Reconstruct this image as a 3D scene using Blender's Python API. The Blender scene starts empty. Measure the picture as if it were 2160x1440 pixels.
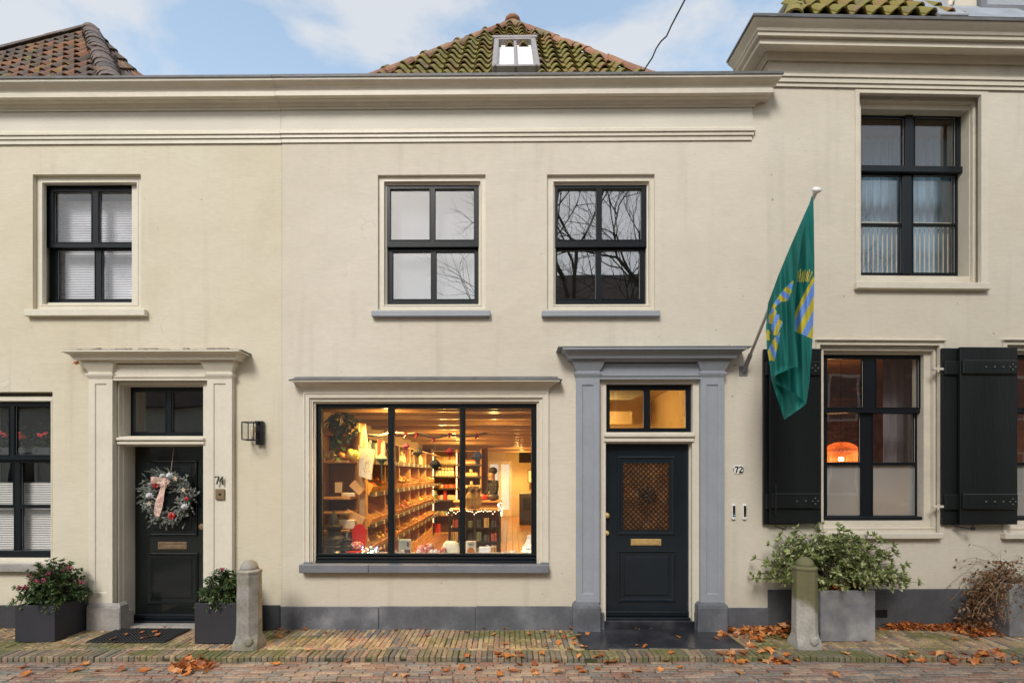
import bpy, math, random
from mathutils import Vector, Matrix, Euler
random.seed(7)
C = bpy.context.scene
COL = C.collection
R = math.radians
# ---------------------------------------------------------------- camera
F, CX, HY, D, H = 1098.0, 1070.0, 998.0, 6.0, 1.79
cam = bpy.data.objects.new('camera', bpy.data.cameras.new('camera')); COL.objects.link(cam)
cam.location = (0, -D, H); cam.rotation_euler = (R(90), 0, 0)
cam.data.sensor_width = 36; cam.data.lens = 36*F/2160
cam.data.shift_x = 10/2160; cam.data.shift_y = (HY-720)/2160
cam.data.clip_end = 2000; cam.data.clip_start = 0.05
C.camera = cam
C.view_settings.view_transform = 'Standard'; C.view_settings.look = 'None'
C.view_settings.gamma = 1; C.view_settings.exposure = 0.76
C.view_settings.use_curve_mapping = False
C.cycles.use_denoising = True
C.cycles.max_bounces = 8; C.cycles.transparent_max_bounces = 16
C.cycles.sample_clamp_indirect = 3.0; C.cycles.blur_glossy = 0.5
C.cycles.caustics_reflective = False; C.cycles.caustics_refractive = False
# ---------------------------------------------------------------- sky and sun
SUN_EL, SUN_ROT = 41, 199
w = bpy.data.worlds.new("World"); C.world = w; w.use_nodes = True
nt = w.node_tree; nt.nodes.clear(); N = nt.nodes.new; L = nt.links.new
out = N('ShaderNodeOutputWorld'); bg = N('ShaderNodeBackground'); bg.inputs[1].default_value = 0.1
sky = N('ShaderNodeTexSky'); sky.sky_type = 'NISHITA'; sky.sun_disc = False
sky.sun_elevation = R(SUN_EL); sky.sun_rotation = R(SUN_ROT); sky.air_density = 1.0; sky.dust_density = 1.2
tc = N('ShaderNodeTexCoord'); sep = N('ShaderNodeSeparateXYZ'); L(tc.outputs['Generated'], sep.inputs[0])
# clouds lie on a flat layer: direction divided by its height
mx = N('ShaderNodeMath'); mx.operation = 'MAXIMUM'; L(sep.outputs[2], mx.inputs[0]); mx.inputs[1].default_value = 0.06
dx = N('ShaderNodeMath'); dx.operation = 'DIVIDE'; L(sep.outputs[0], dx.inputs[0]); L(mx.outputs[0], dx.inputs[1])
dy = N('ShaderNodeMath'); dy.operation = 'DIVIDE'; L(sep.outputs[1], dy.inputs[0]); L(mx.outputs[0], dy.inputs[1])
cb = N('ShaderNodeCombineXYZ'); L(dx.outputs[0], cb.inputs[0]); L(dy.outputs[0], cb.inputs[1]); cb.inputs[2].default_value = 3.1
n1 = N('ShaderNodeTexNoise'); n1.inputs['Scale'].default_value = 2.3; n1.inputs['Detail'].default_value = 8; n1.inputs['Roughness'].default_value = 0.55
n1.inputs['Distortion'].default_value = 0.25
L(cb.outputs[0], n1.inputs['Vector'])
rp = N('ShaderNodeValToRGB'); rp.color_ramp.elements[0].position = 0.47; rp.color_ramp.elements[1].position = 0.60
rp.color_ramp.elements[0].color = (.08, .08, .08, 1); rp.color_ramp.elements[1].color = (.85, .85, .85, 1)
# the overcast sheet thickens towards the south (behind the photographer)
ns = N('ShaderNodeMapRange'); ns.inputs['From Min'].default_value = 1.0; ns.inputs['From Max'].default_value = -1.2
ns.inputs['To Min'].default_value = 0.0; ns.inputs['To Max'].default_value = 0.35; L(sep.outputs[1], ns.inputs[0])
ad = N('ShaderNodeMath'); L(n1.outputs[0], ad.inputs[0]); L(ns.outputs[0], ad.inputs[1])
ad2 = N('ShaderNodeMath'); ad2.operation = 'SUBTRACT'; L(ad.outputs[0], ad2.inputs[0]); ad2.inputs[1].default_value = 0.02
L(ad2.outputs[0], rp.inputs[0])
mxc = N('ShaderNodeMix'); mxc.data_type = 'RGBA'
tint = N('ShaderNodeMix'); tint.data_type = 'RGBA'; tint.blend_type = 'MULTIPLY'; tint.inputs[0].default_value = 1
L(sky.outputs[0], tint.inputs[6]); tint.inputs[7].default_value = (2.55, 2.3, 1.85, 1)
L(rp.outputs[0], mxc.inputs[0]); L(tint.outputs[2], mxc.inputs[6]); mxc.inputs[7].default_value = (4.55, 4.65, 4.85, 1)
L(mxc.outputs[2], bg.inputs[0]); L(bg.outputs[0], out.inputs[0])
sl = bpy.data.lights.new('sun', 'SUN'); sl.energy = 1.5; sl.angle = R(18); sl.color = (1, .965, .9)
so = bpy.data.objects.new('sun', sl); COL.objects.link(so)
az = R(SUN_ROT)   # Nishita rotation: clockwise from +Y
sd = Vector((math.sin(az)*math.cos(R(SUN_EL)), math.cos(az)*math.cos(R(SUN_EL)), math.sin(R(SUN_EL))))
so.rotation_euler = sd.to_track_quat('Z', 'Y').to_euler()

# ---------------------------------------------------------------- materials
def s2l(c):
    return tuple(((v/12.92) if v <= .04045 else ((v+.055)/1.055)**2.4) for v in c)
MATS = {}
def M(key, col=None, rough=.6, var=.12, vs=4., bump=0., bs=60., metal=0., emit=None, es=0., rnd=0., spec=.5, coat=0., world=False,
      col2=None, stretch=(1, 1, 1), c2lo=.5, c2hi=.7, c2s=3., trans=0., alpha=1., fine=0.):
    """procedural principled material: two-scale colour variation, optional second colour in patches, bump, per-piece variation"""
    if key in MATS: return MATS[key]
    m = bpy.data.materials.new(key); m.use_nodes = True; t = m.node_tree; b = t.nodes['Principled BSDF']
    n = t.nodes.new; l = t.links.new
    b.inputs['Roughness'].default_value = rough; b.inputs['Metallic'].default_value = metal
    b.inputs['Specular IOR Level'].default_value = spec; b.inputs['Coat Weight'].default_value = coat
    b.inputs['Coat Roughness'].default_value = .08
    co = n('ShaderNodeNewGeometry').outputs['Position'] if world else n('ShaderNodeTexCoord').outputs['Object']
    mp = n('ShaderNodeMapping'); mp.inputs['Scale'].default_value = stretch; l(co, mp.inputs[0]); co = mp.outputs[0]
    def noise(s, d=4):
        x = n('ShaderNodeTexNoise'); x.inputs['Scale'].default_value = s; x.inputs['Detail'].default_value = d; l(co, x.inputs['Vector']); return x.outputs[0]
    cur = n('ShaderNodeRGB'); cur.outputs[0].default_value = (*col, 1); cur = cur.outputs[0]
    if col2 is not None:
        mr = n('ShaderNodeMapRange'); mr.inputs['From Min'].default_value = c2lo; mr.inputs['From Max'].default_value = c2hi
        l(noise(c2s, 6), mr.inputs[0]); mi = n('ShaderNodeMix'); mi.data_type = 'RGBA'; l(mr.outputs[0], mi.inputs[0]); l(cur, mi.inputs[6]); mi.inputs[7].default_value = (*col2, 1); cur = mi.outputs[2]
    def scale(fac_out, lo, hi, cur, fmin=.3, fmax=.7):
        mr = n('ShaderNodeMapRange'); mr.inputs['From Min'].default_value = fmin; mr.inputs['From Max'].default_value = fmax
        mr.inputs['To Min'].default_value = lo; mr.inputs['To Max'].default_value = hi; l(fac_out, mr.inputs[0])
        mi = n('ShaderNodeVectorMath'); mi.operation = 'SCALE'; l(cur, mi.inputs[0]); l(mr.outputs[0], mi.inputs['Scale']); return mi.outputs[0]
    if var: cur = scale(noise(vs, 5), 1-var, 1+var, cur)
    if fine: cur = scale(noise(bs*.5, 3), 1-fine, 1+fine, cur)
    if rnd:
        oi = n('ShaderNodeObjectInfo'); at = n('ShaderNodeAttribute'); at.attribute_name = 'v'
        a = n('ShaderNodeMath'); l(oi.outputs['Random'], a.inputs[0]); l(at.outputs['Fac'], a.inputs[1])
        fr = n('ShaderNodeMath'); fr.operation = 'FRACT'; l(a.outputs[0], fr.inputs[0])
        cur = scale(fr.outputs[0], 1-rnd, 1+rnd, cur, 0, 1)
    l(cur, b.inputs['Base Color'])
    if bump:
        bp = n('ShaderNodeBump'); bp.inputs['Strength'].default_value = bump; bp.inputs['Distance'].default_value = .01
        l(noise(bs, 4), bp.inputs['Height']); l(bp.outputs[0], b.inputs['Normal'])
    if emit is not None:
        b.inputs['Emission Color'].default_value = (*emit, 1); b.inputs['Emission Strength'].default_value = es
    if trans: b.inputs['Transmission Weight'].default_value = trans
    MATS[key] = m; return m
def ramp_mat(key, cols, rough=.8, bump=.5, bs=90, moss=None, mlo=.5, mhi=.65, ms=1.3, wet=False, mstretch=(1,1,1)):
    """pieces (bricks, tiles): one colour per piece picked from a list, blotches, moss laid over in world-space patches"""
    m = bpy.data.materials.new(key); m.use_nodes = True; t = m.node_tree; b = t.nodes['Principled BSDF']; n = t.nodes.new; l = t.links.new
    oi = n('ShaderNodeObjectInfo'); at = n('ShaderNodeAttribute'); at.attribute_name = 'v'
    a = n('ShaderNodeMath'); l(oi.outputs['Random'], a.inputs[0]); l(at.outputs['Fac'], a.inputs[1])
    fr = n('ShaderNodeMath'); fr.operation = 'FRACT'; l(a.outputs[0], fr.inputs[0])
    r = n('ShaderNodeValToRGB'); r.color_ramp.interpolation = 'CONSTANT'; e = r.color_ramp.elements
    while len(e) < len(cols): e.new(.5)
    for i, c in enumerate(cols): e[i].position = i/len(cols); e[i].color = (*c, 1)
    l(fr.outputs[0], r.inputs[0]); cur = r.outputs[0]
    pos = n('ShaderNodeNewGeometry').outputs['Position']
    def noise(s, d=5, v=None):
        x = n('ShaderNodeTexNoise'); x.inputs['Scale'].default_value = s; x.inputs['Detail'].default_value = d; l(v or pos, x.inputs['Vector']); return x.outputs[0]
    def scale(fo, lo, hi, cur, a0=.3, a1=.7):
        mr = n('ShaderNodeMapRange'); mr.inputs['From Min'].default_value = a0; mr.inputs['From Max'].default_value = a1
        mr.inputs['To Min'].default_value = lo; mr.inputs['To Max'].default_value = hi; l(fo, mr.inputs[0])
        mi = n('ShaderNodeVectorMath'); mi.operation = 'SCALE'; l(cur, mi.inputs[0]); l(mr.outputs[0], mi.inputs['Scale']); return mi.outputs[0]
    cur = scale(noise(38), .72, 1.25, cur); cur = scale(noise(3), .8, 1.2, cur)
    if moss:
        mp = n('ShaderNodeMapping'); mp.inputs['Scale'].default_value = mstretch; l(pos, mp.inputs[0])
        big = noise(ms, 4, mp.outputs[0]); sm = noise(25, 4)
        ml = n('ShaderNodeMath'); ml.operation = 'MULTIPLY_ADD'; l(sm, ml.inputs[0]); ml.inputs[1].default_value = .35; l(big, ml.inputs[2])
        mr = n('ShaderNodeMapRange'); mr.inputs['From Min'].default_value = mlo+.17; mr.inputs['From Max'].default_value = mhi+.17; mr.inputs['To Max'].default_value = .85; l(ml.outputs[0], mr.inputs[0])
        mi = n('ShaderNodeMix'); mi.data_type = 'RGBA'; l(mr.outputs[0], mi.inputs[0]); l(cur, mi.inputs[6]); mi.inputs[7].default_value = (*moss, 1); cur = mi.outputs[2]
    l(cur, b.inputs['Base Color']); b.inputs['Roughness'].default_value = rough
    if wet:
        mr = n('ShaderNodeMapRange'); mr.inputs['From Min'].default_value = .5; mr.inputs['From Max'].default_value = .62; mr.inputs['To Min'].default_value = rough; mr.inputs['To Max'].default_value = .25
        l(noise(1.1, 3), mr.inputs[0]); l(mr.outputs[0], b.inputs['Roughness'])
    bp = n('ShaderNodeBump'); bp.inputs['Strength'].default_value = bump; bp.inputs['Distance'].default_value = .006
    l(noise(bs, 4), bp.inputs['Height']); l(bp.outputs[0], b.inputs['Normal'])
    MATS[key] = m; return m
def glass_mat(key, refl=.1, wav=.02, tint=(1, 1, 1), rough=0., ws=3.5):
    m = bpy.data.materials.new(key); m.use_nodes = True; t = m.node_tree; t.nodes.clear(); n = t.nodes.new; l = t.links.new
    o = n('ShaderNodeOutputMaterial'); mix = n('ShaderNodeMixShader'); tr = n('ShaderNodeBsdfTransparent'); gl = n('ShaderNodeBsdfGlossy')
    tr.inputs[0].default_value = (*tint, 1); gl.inputs['Roughness'].default_value = rough
    fr = n('ShaderNodeFresnel'); gb = n('ShaderNodeNewGeometry'); mi = n('ShaderNodeMapRange'); mi.inputs['To Min'].default_value = 1.5; mi.inputs['To Max'].default_value = 1/1.5
    l(gb.outputs['Backfacing'], mi.inputs[0]); l(mi.outputs[0], fr.inputs[0])   # a thin pane mirrors the same from both sides
    ma = n('ShaderNodeMath'); ma.operation = 'ADD'; l(fr.outputs[0], ma.inputs[0]); ma.inputs[1].default_value = refl; ma.use_clamp = True
    no = n('ShaderNodeTexNoise'); no.inputs['Scale'].default_value = ws; no.inputs['Detail'].default_value = 1
    l(n('ShaderNodeNewGeometry').outputs['Position'], no.inputs['Vector'])
    bp = n('ShaderNodeBump'); bp.inputs['Strength'].default_value = 1; bp.inputs['Distance'].default_value = wav; l(no.outputs[0], bp.inputs['Height'])
    l(bp.outputs[0], gl.inputs['Normal']); l(ma.outputs[0], mix.inputs[0]); l(tr.outputs[0], mix.inputs[1]); l(gl.outputs[0], mix.inputs[2]); l(mix.outputs[0], o.inputs[0])
    MATS[key] = m; return m
def wall_mat(key, base, low, patch):
    """smooth masonry render: soft blotches, a horizontally brushed relief and faint rain streaks below ledges"""
    m = bpy.data.materials.new(key); m.use_nodes = True; t = m.node_tree; b = t.nodes['Principled BSDF']; n = t.nodes.new; l = t.links.new
    pos = n('ShaderNodeNewGeometry').outputs['Position']
    def noise(s, d, st):
        mp = n('ShaderNodeMapping'); mp.inputs['Scale'].default_value = st; l(pos, mp.inputs[0])
        x = n('ShaderNodeTexNoise'); x.inputs['Scale'].default_value = s; x.inputs['Detail'].default_value = d; l(mp.outputs[0], x.inputs['Vector']); return x.outputs[0]
    mi = n('ShaderNodeMix'); mi.data_type = 'RGBA'; mr = n('ShaderNodeMapRange'); mr.inputs['From Min'].default_value = .38; mr.inputs['From Max'].default_value = .62
    l(noise(.45, 5, (1, 1, 1)), mr.inputs[0]); l(mr.outputs[0], mi.inputs[0]); mi.inputs[6].default_value = (*base, 1); mi.inputs[7].default_value = (*low, 1)
    m2 = n('ShaderNodeMix'); m2.data_type = 'RGBA'; r2 = n('ShaderNodeMapRange'); r2.inputs['From Min'].default_value = .58; r2.inputs['From Max'].default_value = .8; r2.inputs['To Max'].default_value = .45
    l(noise(1.3, 7, (1, 1, .5)), r2.inputs[0]); l(r2.outputs[0], m2.inputs[0]); l(mi.outputs[2], m2.inputs[6]); m2.inputs[7].default_value = (*patch, 1)
    m3 = n('ShaderNodeVectorMath'); m3.operation = 'SCALE'; r3 = n('ShaderNodeMapRange'); r3.inputs['From Min'].default_value = .3; r3.inputs['From Max'].default_value = .7
    r3.inputs['To Min'].default_value = .955; r3.inputs['To Max'].default_value = 1.03; l(noise(22, 5, (.5, 1, 2.2)), r3.inputs[0]); l(m2.outputs[2], m3.inputs[0]); l(r3.outputs[0], m3.inputs['Scale'])
    # a few small pits and specks
    vo = n('ShaderNodeTexNoise'); vo.inputs['Scale'].default_value = 14; vo.inputs['Detail'].default_value = 2; l(pos, vo.inputs['Vector'])
    r4 = n('ShaderNodeMapRange'); r4.inputs['From Min'].default_value = .755; r4.inputs['From Max'].default_value = .8; r4.inputs['To Min'].default_value = 1; r4.inputs['To Max'].default_value = .55; l(vo.outputs[0], r4.inputs[0])
    m4 = n('ShaderNodeVectorMath'); m4.operation = 'SCALE'; l(m3.outputs[0], m4.inputs[0]); l(r4.outputs[0], m4.inputs['Scale'])
    # splash dirt near the ground, rain streaks, hairline cracks
    sp = n('ShaderNodeSeparateXYZ'); l(pos, sp.inputs[0])
    r5 = n('ShaderNodeMapRange'); r5.inputs['From Min'].default_value = .75; r5.inputs['From Max'].default_value = .1; r5.inputs['To Max'].default_value = .32; l(sp.outputs[2], r5.inputs[0])
    a5 = n('ShaderNodeMath'); a5.operation = 'MULTIPLY'; l(r5.outputs[0], a5.inputs[0]); l(noise(4.5, 8, (1, 1, .6)), a5.inputs[1])
    r6 = n('ShaderNodeMapRange'); r6.inputs['From Min'].default_value = .57; r6.inputs['From Max'].default_value = .8; r6.inputs['To Max'].default_value = .2; l(noise(7, 6, (1, 1, .07)), r6.inputs[0])
    a6 = n('ShaderNodeMath'); l(a5.outputs[0], a6.inputs[0]); l(r6.outputs[0], a6.inputs[1])
    vn = n('ShaderNodeTexVoronoi'); vn.feature = 'DISTANCE_TO_EDGE'; vn.inputs['Scale'].default_value = .62
    nd_ = n('ShaderNodeTexNoise'); nd_.inputs['Scale'].default_value = 3; nd_.inputs['Detail'].default_value = 8; l(pos, nd_.inputs['Vector'])
    va = n('ShaderNodeVectorMath'); va.operation = 'MULTIPLY_ADD'; l(nd_.outputs['Color'], va.inputs[0]); va.inputs[1].default_value = (.5, .5, .5); l(pos, va.inputs[2]); l(va.outputs[0], vn.inputs['Vector'])
    r7 = n('ShaderNodeMapRange'); r7.inputs['From Min'].default_value = .006; r7.inputs['From Max'].default_value = .0; r7.inputs['To Max'].default_value = .6; l(vn.outputs['Distance'], r7.inputs[0])
    r8 = n('ShaderNodeMapRange'); r8.inputs['From Min'].default_value = .6; r8.inputs['From Max'].default_value = .7; r8.inputs['To Max'].default_value = .5; l(noise(.9, 3, (1, 1, 1)), r8.inputs[0])
    a7 = n('ShaderNodeMath'); a7.operation = 'MULTIPLY_ADD'; l(r7.outputs[0], a7.inputs[0]); l(r8.outputs[0], a7.inputs[1]); l(a6.outputs[0], a7.inputs[2]); a7.use_clamp = True
    m9 = n('ShaderNodeMix'); m9.data_type = 'RGBA'; l(a7.outputs[0], m9.inputs[0]); l(m4.outputs[0], m9.inputs[6]); m9.inputs[7].default_value = (.26, .23, .175, 1)
    l(m9.outputs[2], b.inputs['Base Color']); b.inputs['Roughness'].default_value = .78
    bp = n('ShaderNodeBump'); bp.inputs['Strength'].default_value = .4; bp.inputs['Distance'].default_value = .003; l(noise(36, 6, (.45, 1, 2)), bp.inputs['Height'])
    b2 = n('ShaderNodeBump'); b2.inputs['Strength'].default_value = .5; b2.inputs['Distance'].default_value = .05; l(noise(1.6, 3, (1, 1, 1)), b2.inputs['Height']); l(bp.outputs[0], b2.inputs['Normal'])
    l(b2.outputs[0], b.inputs['Normal']); MATS[key] = m; return m

wall_mat('render_middle', (.61, .555, .455), (.66, .605, .51), (.53, .48, .40))
wall_mat('render_left', (.62, .555, .42), (.66, .61, .485), (.52, .45, .31))
wall_mat('render_right', (.59, .54, .44), (.64, .59, .50), (.52, .45, .36))
M('trim', (.66, .61, .51), .42, .05, 3, .12, 40, fine=.03)
M('trim_left', (.68, .635, .53), .42, .05, 3, .12, 40, fine=.03)
M('trim_cornice', (.63, .58, .485), .5, .09, 2.5, .2, 35, stretch=(.5, 1, 1), fine=.04, world=True)
M('frieze', (.64, .60, .52), .6, .05, 1.5, .3, 45, world=True)
M('grey_paint', (.30, .325, .365), .38, .05, 3, .1, 40, fine=.03)
M('grey_dark', (.17, .18, .20), .45, .1, 3, .15, 40)
M('black_green', (.0095, .0145, .0145), .16, .15, 3, .05, 15, spec=.5)
M('black_frame', (.008, .011, .014), .3, .15, 3, .08, 25, spec=.3)
M('shutter', (.010, .013, .013), .34, .3, 3, .2, 40, stretch=(1, 1, .15), spec=.3)
M('lead', (.11, .11, .115), .55, .25, 6, .3, 40)
M('bluestone', (.115, .122, .14), .5, .3, 3, .3, 60, col2=(.17, .175, .19), c2lo=.5, c2hi=.75, fine=.1)
M('bluestone_wet', (.022, .023, .028), .16, .35, 3, .08, 25, col2=(.05, .05, .055))
M('stone_sill', (.165, .175, .20), .5, .15, 4, .2, 60, fine=.05)
M('stone_light', (.33, .31, .29), .7, .2, 5, .3, 60, fine=.12)
M('plinth_black', (.035, .037, .043), .6, .2, 3, .3, 40)
M('plinth_dark', (.075, .077, .085), .6, .2, 3, .35, 40, fine=.1)
M('brass', (.72, .50, .20), .38, .15, 20, .1, 60, metal=.55)
M('old_brass', (.30, .21, .13), .42, .2, 20, .1, 60, metal=.6)
M('steel', (.42, .42, .42), .35, .1, 10, metal=1)
M('iron', (.012, .012, .013), .35, .1, 10)
M('putty', (.5, .5, .5), .5, .05)
glass_mat('glass_up', .30, .0007, ws=2.0)
glass_mat('glass', .05, .0011, ws=2.5)
glass_mat('glass_shop', .02, .0008, ws=1.5)
M('white_plaster', (.6, .57, .5), .8, .05)
M('grey_room', (.35, .36, .38), .8, .1)
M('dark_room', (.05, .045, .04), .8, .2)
M('skylight_grey', (.30, .275, .275), .5, .1, 8)

# ---------------------------------------------------------------- mesh builder
ORG = {}
class MB:
    def __init__(s): s.v = []; s.f = []; s.m = []; s.a = []; s.cv = 0.
    def face(s, pts, m=0):
        i = len(s.v); s.v += [tuple(p) for p in pts]; s.f.append(tuple(range(i, i+len(pts)))); s.m.append(m); s.a.append(s.cv)
    def add(s, vs, fs, m=0):
        i = len(s.v); s.v += [tuple(p) for p in vs]
        for f in fs: s.f.append(tuple(k+i for k in f)); s.m.append(m); s.a.append(s.cv)
    def box(s, x0, x1, y0, y1, z0, z1, m=0, b=0., mx=None):
        if x1 < x0: x0, x1 = x1, x0
        if y1 < y0: y0, y1 = y1, y0
        if z1 < z0: z0, z1 = z1, z0
        if b <= 0:
            vs = [(x, y, z) for z in (z0, z1) for y in (y0, y1) for x in (x0, x1)]
            fs = [(0, 2, 3, 1), (4, 5, 7, 6), (0, 1, 5, 4), (2, 6, 7, 3), (0, 4, 6, 2), (1, 3, 7, 5)]
        else:
            b = min(b, (x1-x0)*.45, (y1-y0)*.45, (z1-z0)*.45)
            X, Y, Z = (x0, x1), (y0, y1), (z0, z1); vs = []; idx = {}
            for i in (0, 1):
                for j in (0, 1):
                    for k in (0, 1):
                        sx, sy, sz = (1, -1)[i]*b, (1, -1)[j]*b, (1, -1)[k]*b
                        idx[i, j, k] = len(vs)
                        vs += [(X[i], Y[j]+sy, Z[k]+sz), (X[i]+sx, Y[j], Z[k]+sz), (X[i]+sx, Y[j]+sy, Z[k])]
            q = lambda i, j, k, a: idx[i, j, k]+a
            fs = [(q(0,0,0,0), q(0,0,1,0), q(0,1,1,0), q(0,1,0,0)), (q(1,0,0,0), q(1,1,0,0), q(1,1,1,0), q(1,0,1,0)),
                  (q(0,0,0,1), q(1,0,0,1), q(1,0,1,1), q(0,0,1,1)), (q(0,1,0,1), q(0,1,1,1), q(1,1,1,1), q(1,1,0,1)),
                  (q(0,0,0,2), q(0,1,0,2), q(1,1,0,2), q(1,0,0,2)), (q(0,0,1,2), q(1,0,1,2), q(1,1,1,2), q(0,1,1,2))]
            for i in (0, 1):
                for j in (0, 1): fs.append((q(i,j,0,0), q(i,j,0,1), q(i,j,1,1), q(i,j,1,0)))
            for i in (0, 1):
                for k in (0, 1): fs.append((q(i,0,k,0), q(i,0,k,2), q(i,1,k,2), q(i,1,k,0)))
            for j in (0, 1):
                for k in (0, 1): fs.append((q(0,j,k,1), q(0,j,k,2), q(1,j,k,2), q(1,j,k,1)))
            for i in (0, 1):
                for j in (0, 1):
                    for k in (0, 1): fs.append((q(i,j,k,0), q(i,j,k,1), q(i,j,k,2)))
        if mx is not None: vs = [mx @ Vector(p) for p in vs]
        s.add(vs, fs, m); return s
    def loft(s, rings, m=0, closed=True, cap=True):
        n = len(rings[0]); vs = [p for r in rings for p in r]; fs = []
        for a in range(len(rings)-1):
            for i in range(n if closed else n-1):
                j = (i+1) % n; fs.append((a*n+i, a*n+j, (a+1)*n+j, (a+1)*n+i))
        if cap and closed: fs += [tuple(range(n))[::-1], tuple(range((len(rings)-1)*n, len(rings)*n))]
        s.add(vs, fs, m); return s
    def lathe(s, c, prof, seg=12, m=0, axis='z', mx=None):
        rings = []
        for r, h in prof:
            ring = []
            for i in range(seg):
                a = 2*math.pi*i/seg; x, y = r*math.cos(a), r*math.sin(a)
                p = {'z': (x, y, h), 'y': (x, h, -y), 'x': (h, x, y)}[axis]
                p = Vector(p)
                if mx is not None: p = mx @ p
                ring.append(tuple(p+Vector(c)))
            rings.append(ring)
        return s.loft(rings, m)
    def tube(s, pts, r, seg=6, m=0, taper=None):
        P = [Vector(p) for p in pts]; rings = []
        for i, p in enumerate(P):
            t = (P[min(i+1, len(P)-1)]-P[max(i-1, 0)])
            if t.length < 1e-9: t = Vector((0, 0, 1))
            t.normalize(); u = t.cross(Vector((.13, .22, 1)) if abs(t.z) < .95 else Vector((1, .1, 0))).normalized(); v = t.cross(u)
            rr = r if taper is None else r+(taper-r)*i/max(1, len(P)-1)
            rings.append([tuple(p+rr*(u*math.cos(2*math.pi*k/seg)+v*math.sin(2*math.pi*k/seg))) for k in range(seg)])
        return s.loft(rings, m)
    def ball(s, c, r, m=0, seg=10, sq=(1, 1, 1), rg=6):
        prof = [(max(1e-4, r*math.sin(math.pi*i/rg)), -r*math.cos(math.pi*i/rg)) for i in range(rg+1)]
        return s.lathe(c, prof, seg, m, mx=Matrix.Diagonal(sq))
    def plate(s, x0, x1, z0, z1, holes, y0, y1, m=0, bev=0.):
        """a slab in the facade plane with rectangular holes cut through it"""
        xs = sorted({x0, x1, *[h[0] for h in holes], *[h[1] for h in holes]}); zs = sorted({z0, z1, *[h[2] for h in holes], *[h[3] for h in holes]})
        xs = [x for x in xs if x0 <= x <= x1]; zs = [z for z in zs if z0 <= z <= z1]
        def solid(i, j):
            if i < 0 or j < 0 or i >= len(xs)-1 or j >= len(zs)-1: return False
            cx, cz = (xs[i]+xs[i+1])/2, (zs[j]+zs[j+1])/2
            return not any(h[0] < cx < h[1] and h[2] < cz < h[3] for h in holes)
        for i in range(len(xs)-1):
            for j in range(len(zs)-1):
                if not solid(i, j): continue
                a, b, c, d = xs[i], xs[i+1], zs[j], zs[j+1]
                s.face([(a, y0, c), (b, y0, c), (b, y0, d), (a, y0, d)], m); s.face([(a, y1, c), (a, y1, d), (b, y1, d), (b, y1, c)], m)
                if not solid(i-1, j): s.face([(a, y0, c), (a, y0, d), (a, y1, d), (a, y1, c)], m)
                if not solid(i+1, j): s.face([(b, y0, c), (b, y1, c), (b, y1, d), (b, y0, d)], m)
                if not solid(i, j-1): s.face([(a, y0, c), (a, y1, c), (b, y1, c), (b, y0, c)], m)
                if not solid(i, j+1): s.face([(a, y0, d), (b, y0, d), (b, y1, d), (a, y1, d)], m)
        return s
    def mould(s, prof, xL, xR, y0=0., rear=0.03, m=0, ends=(1, 1)):
        """a straight moulding with mitred returns; prof = [(projection, z)]"""
        A = [(xL-p*ends[0], rear, z) for p, z in prof]; B = [(xL-p*ends[0], y0-p, z) for p, z in prof]
        Cc = [(xR+p*ends[1], y0-p, z) for p, z in prof]; Dd = [(xR+p*ends[1], rear, z) for p, z in prof]
        return s.loft([A, B, Cc, Dd], m, closed=True)
    def ring(s, x0, x1, z0, z1, prof, y, m=0):
        """mitred picture-frame moulding; prof = [(inset, y offset)]"""
        loops = [[(x0+t, y+o, z0+t), (x1-t, y+o, z0+t), (x1-t, y+o, z1-t), (x0+t, y+o, z1-t)] for t, o in prof]
        vs = [p for l_ in loops for p in l_]; fs = []
        for a in range(len(loops)-1):
            for i in range(4): fs.append((a*4+i, a*4+(i+1) % 4, (a+1)*4+(i+1) % 4, (a+1)*4+i))
        s.add(vs, fs, m); return s
    def mesh(s, name, mats, org=(0, 0, 0), smooth=False):
        me = bpy.data.meshes.new(name); o = Vector(org)
        me.from_pydata([tuple(Vector(p)-o) for p in s.v], [], s.f)
        for mt in (mats if isinstance(mats, (list, tuple)) else [mats]): me.materials.append(MATS[mt] if isinstance(mt, str) else mt)
        if any(s.m): me.polygons.foreach_set('material_index', s.m)
        if any(s.a): at = me.attributes.new('v', 'FLOAT', 'FACE'); at.data.foreach_set('value', s.a)
        if smooth: me.polygons.foreach_set('use_smooth', [True]*len(me.polygons))
        me.update(); return me
    def build(s, name, mats, parent=None, smooth=False, kind=None, auto=None):
        org = ORG.get(parent.name, (0, 0, 0)) if parent else (0, 0, 0)
        me = s.mesh(name, mats, org, smooth or auto is not None)
        if auto is not None:
            import bmesh
            bm = bmesh.new(); bm.from_mesh(me); bmesh.ops.remove_doubles(bm, verts=bm.verts, dist=1e-5)
            bmesh.ops.recalc_face_normals(bm, faces=bm.faces)
            for e in bm.edges: e.smooth = (len(e.link_faces) == 2 and e.calc_face_angle(0) < R(auto))
            bm.to_mesh(me); bm.free()
        o = bpy.data.objects.new(name, me); COL.objects.link(o)
        if parent: o.parent = parent
        ORG[o.name] = org
        if kind: o['kind'] = kind
        return o
def tag(o, label=None, cat=None, group=None, kind=None):
    if label: o['label'] = label
    if cat: o['category'] = cat
    if group: o['group'] = group
    if kind: o['kind'] = kind
    return o
def empty(name, loc, label=None, cat=None, group=None, rz=0, kind=None):
    o = bpy.data.objects.new(name, None); COL.objects.link(o); o.location = loc; o.rotation_euler = (0, 0, rz); o.empty_display_size = .1
    ORG[o.name] = tuple(loc); return tag(o, label, cat, group, kind)
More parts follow.
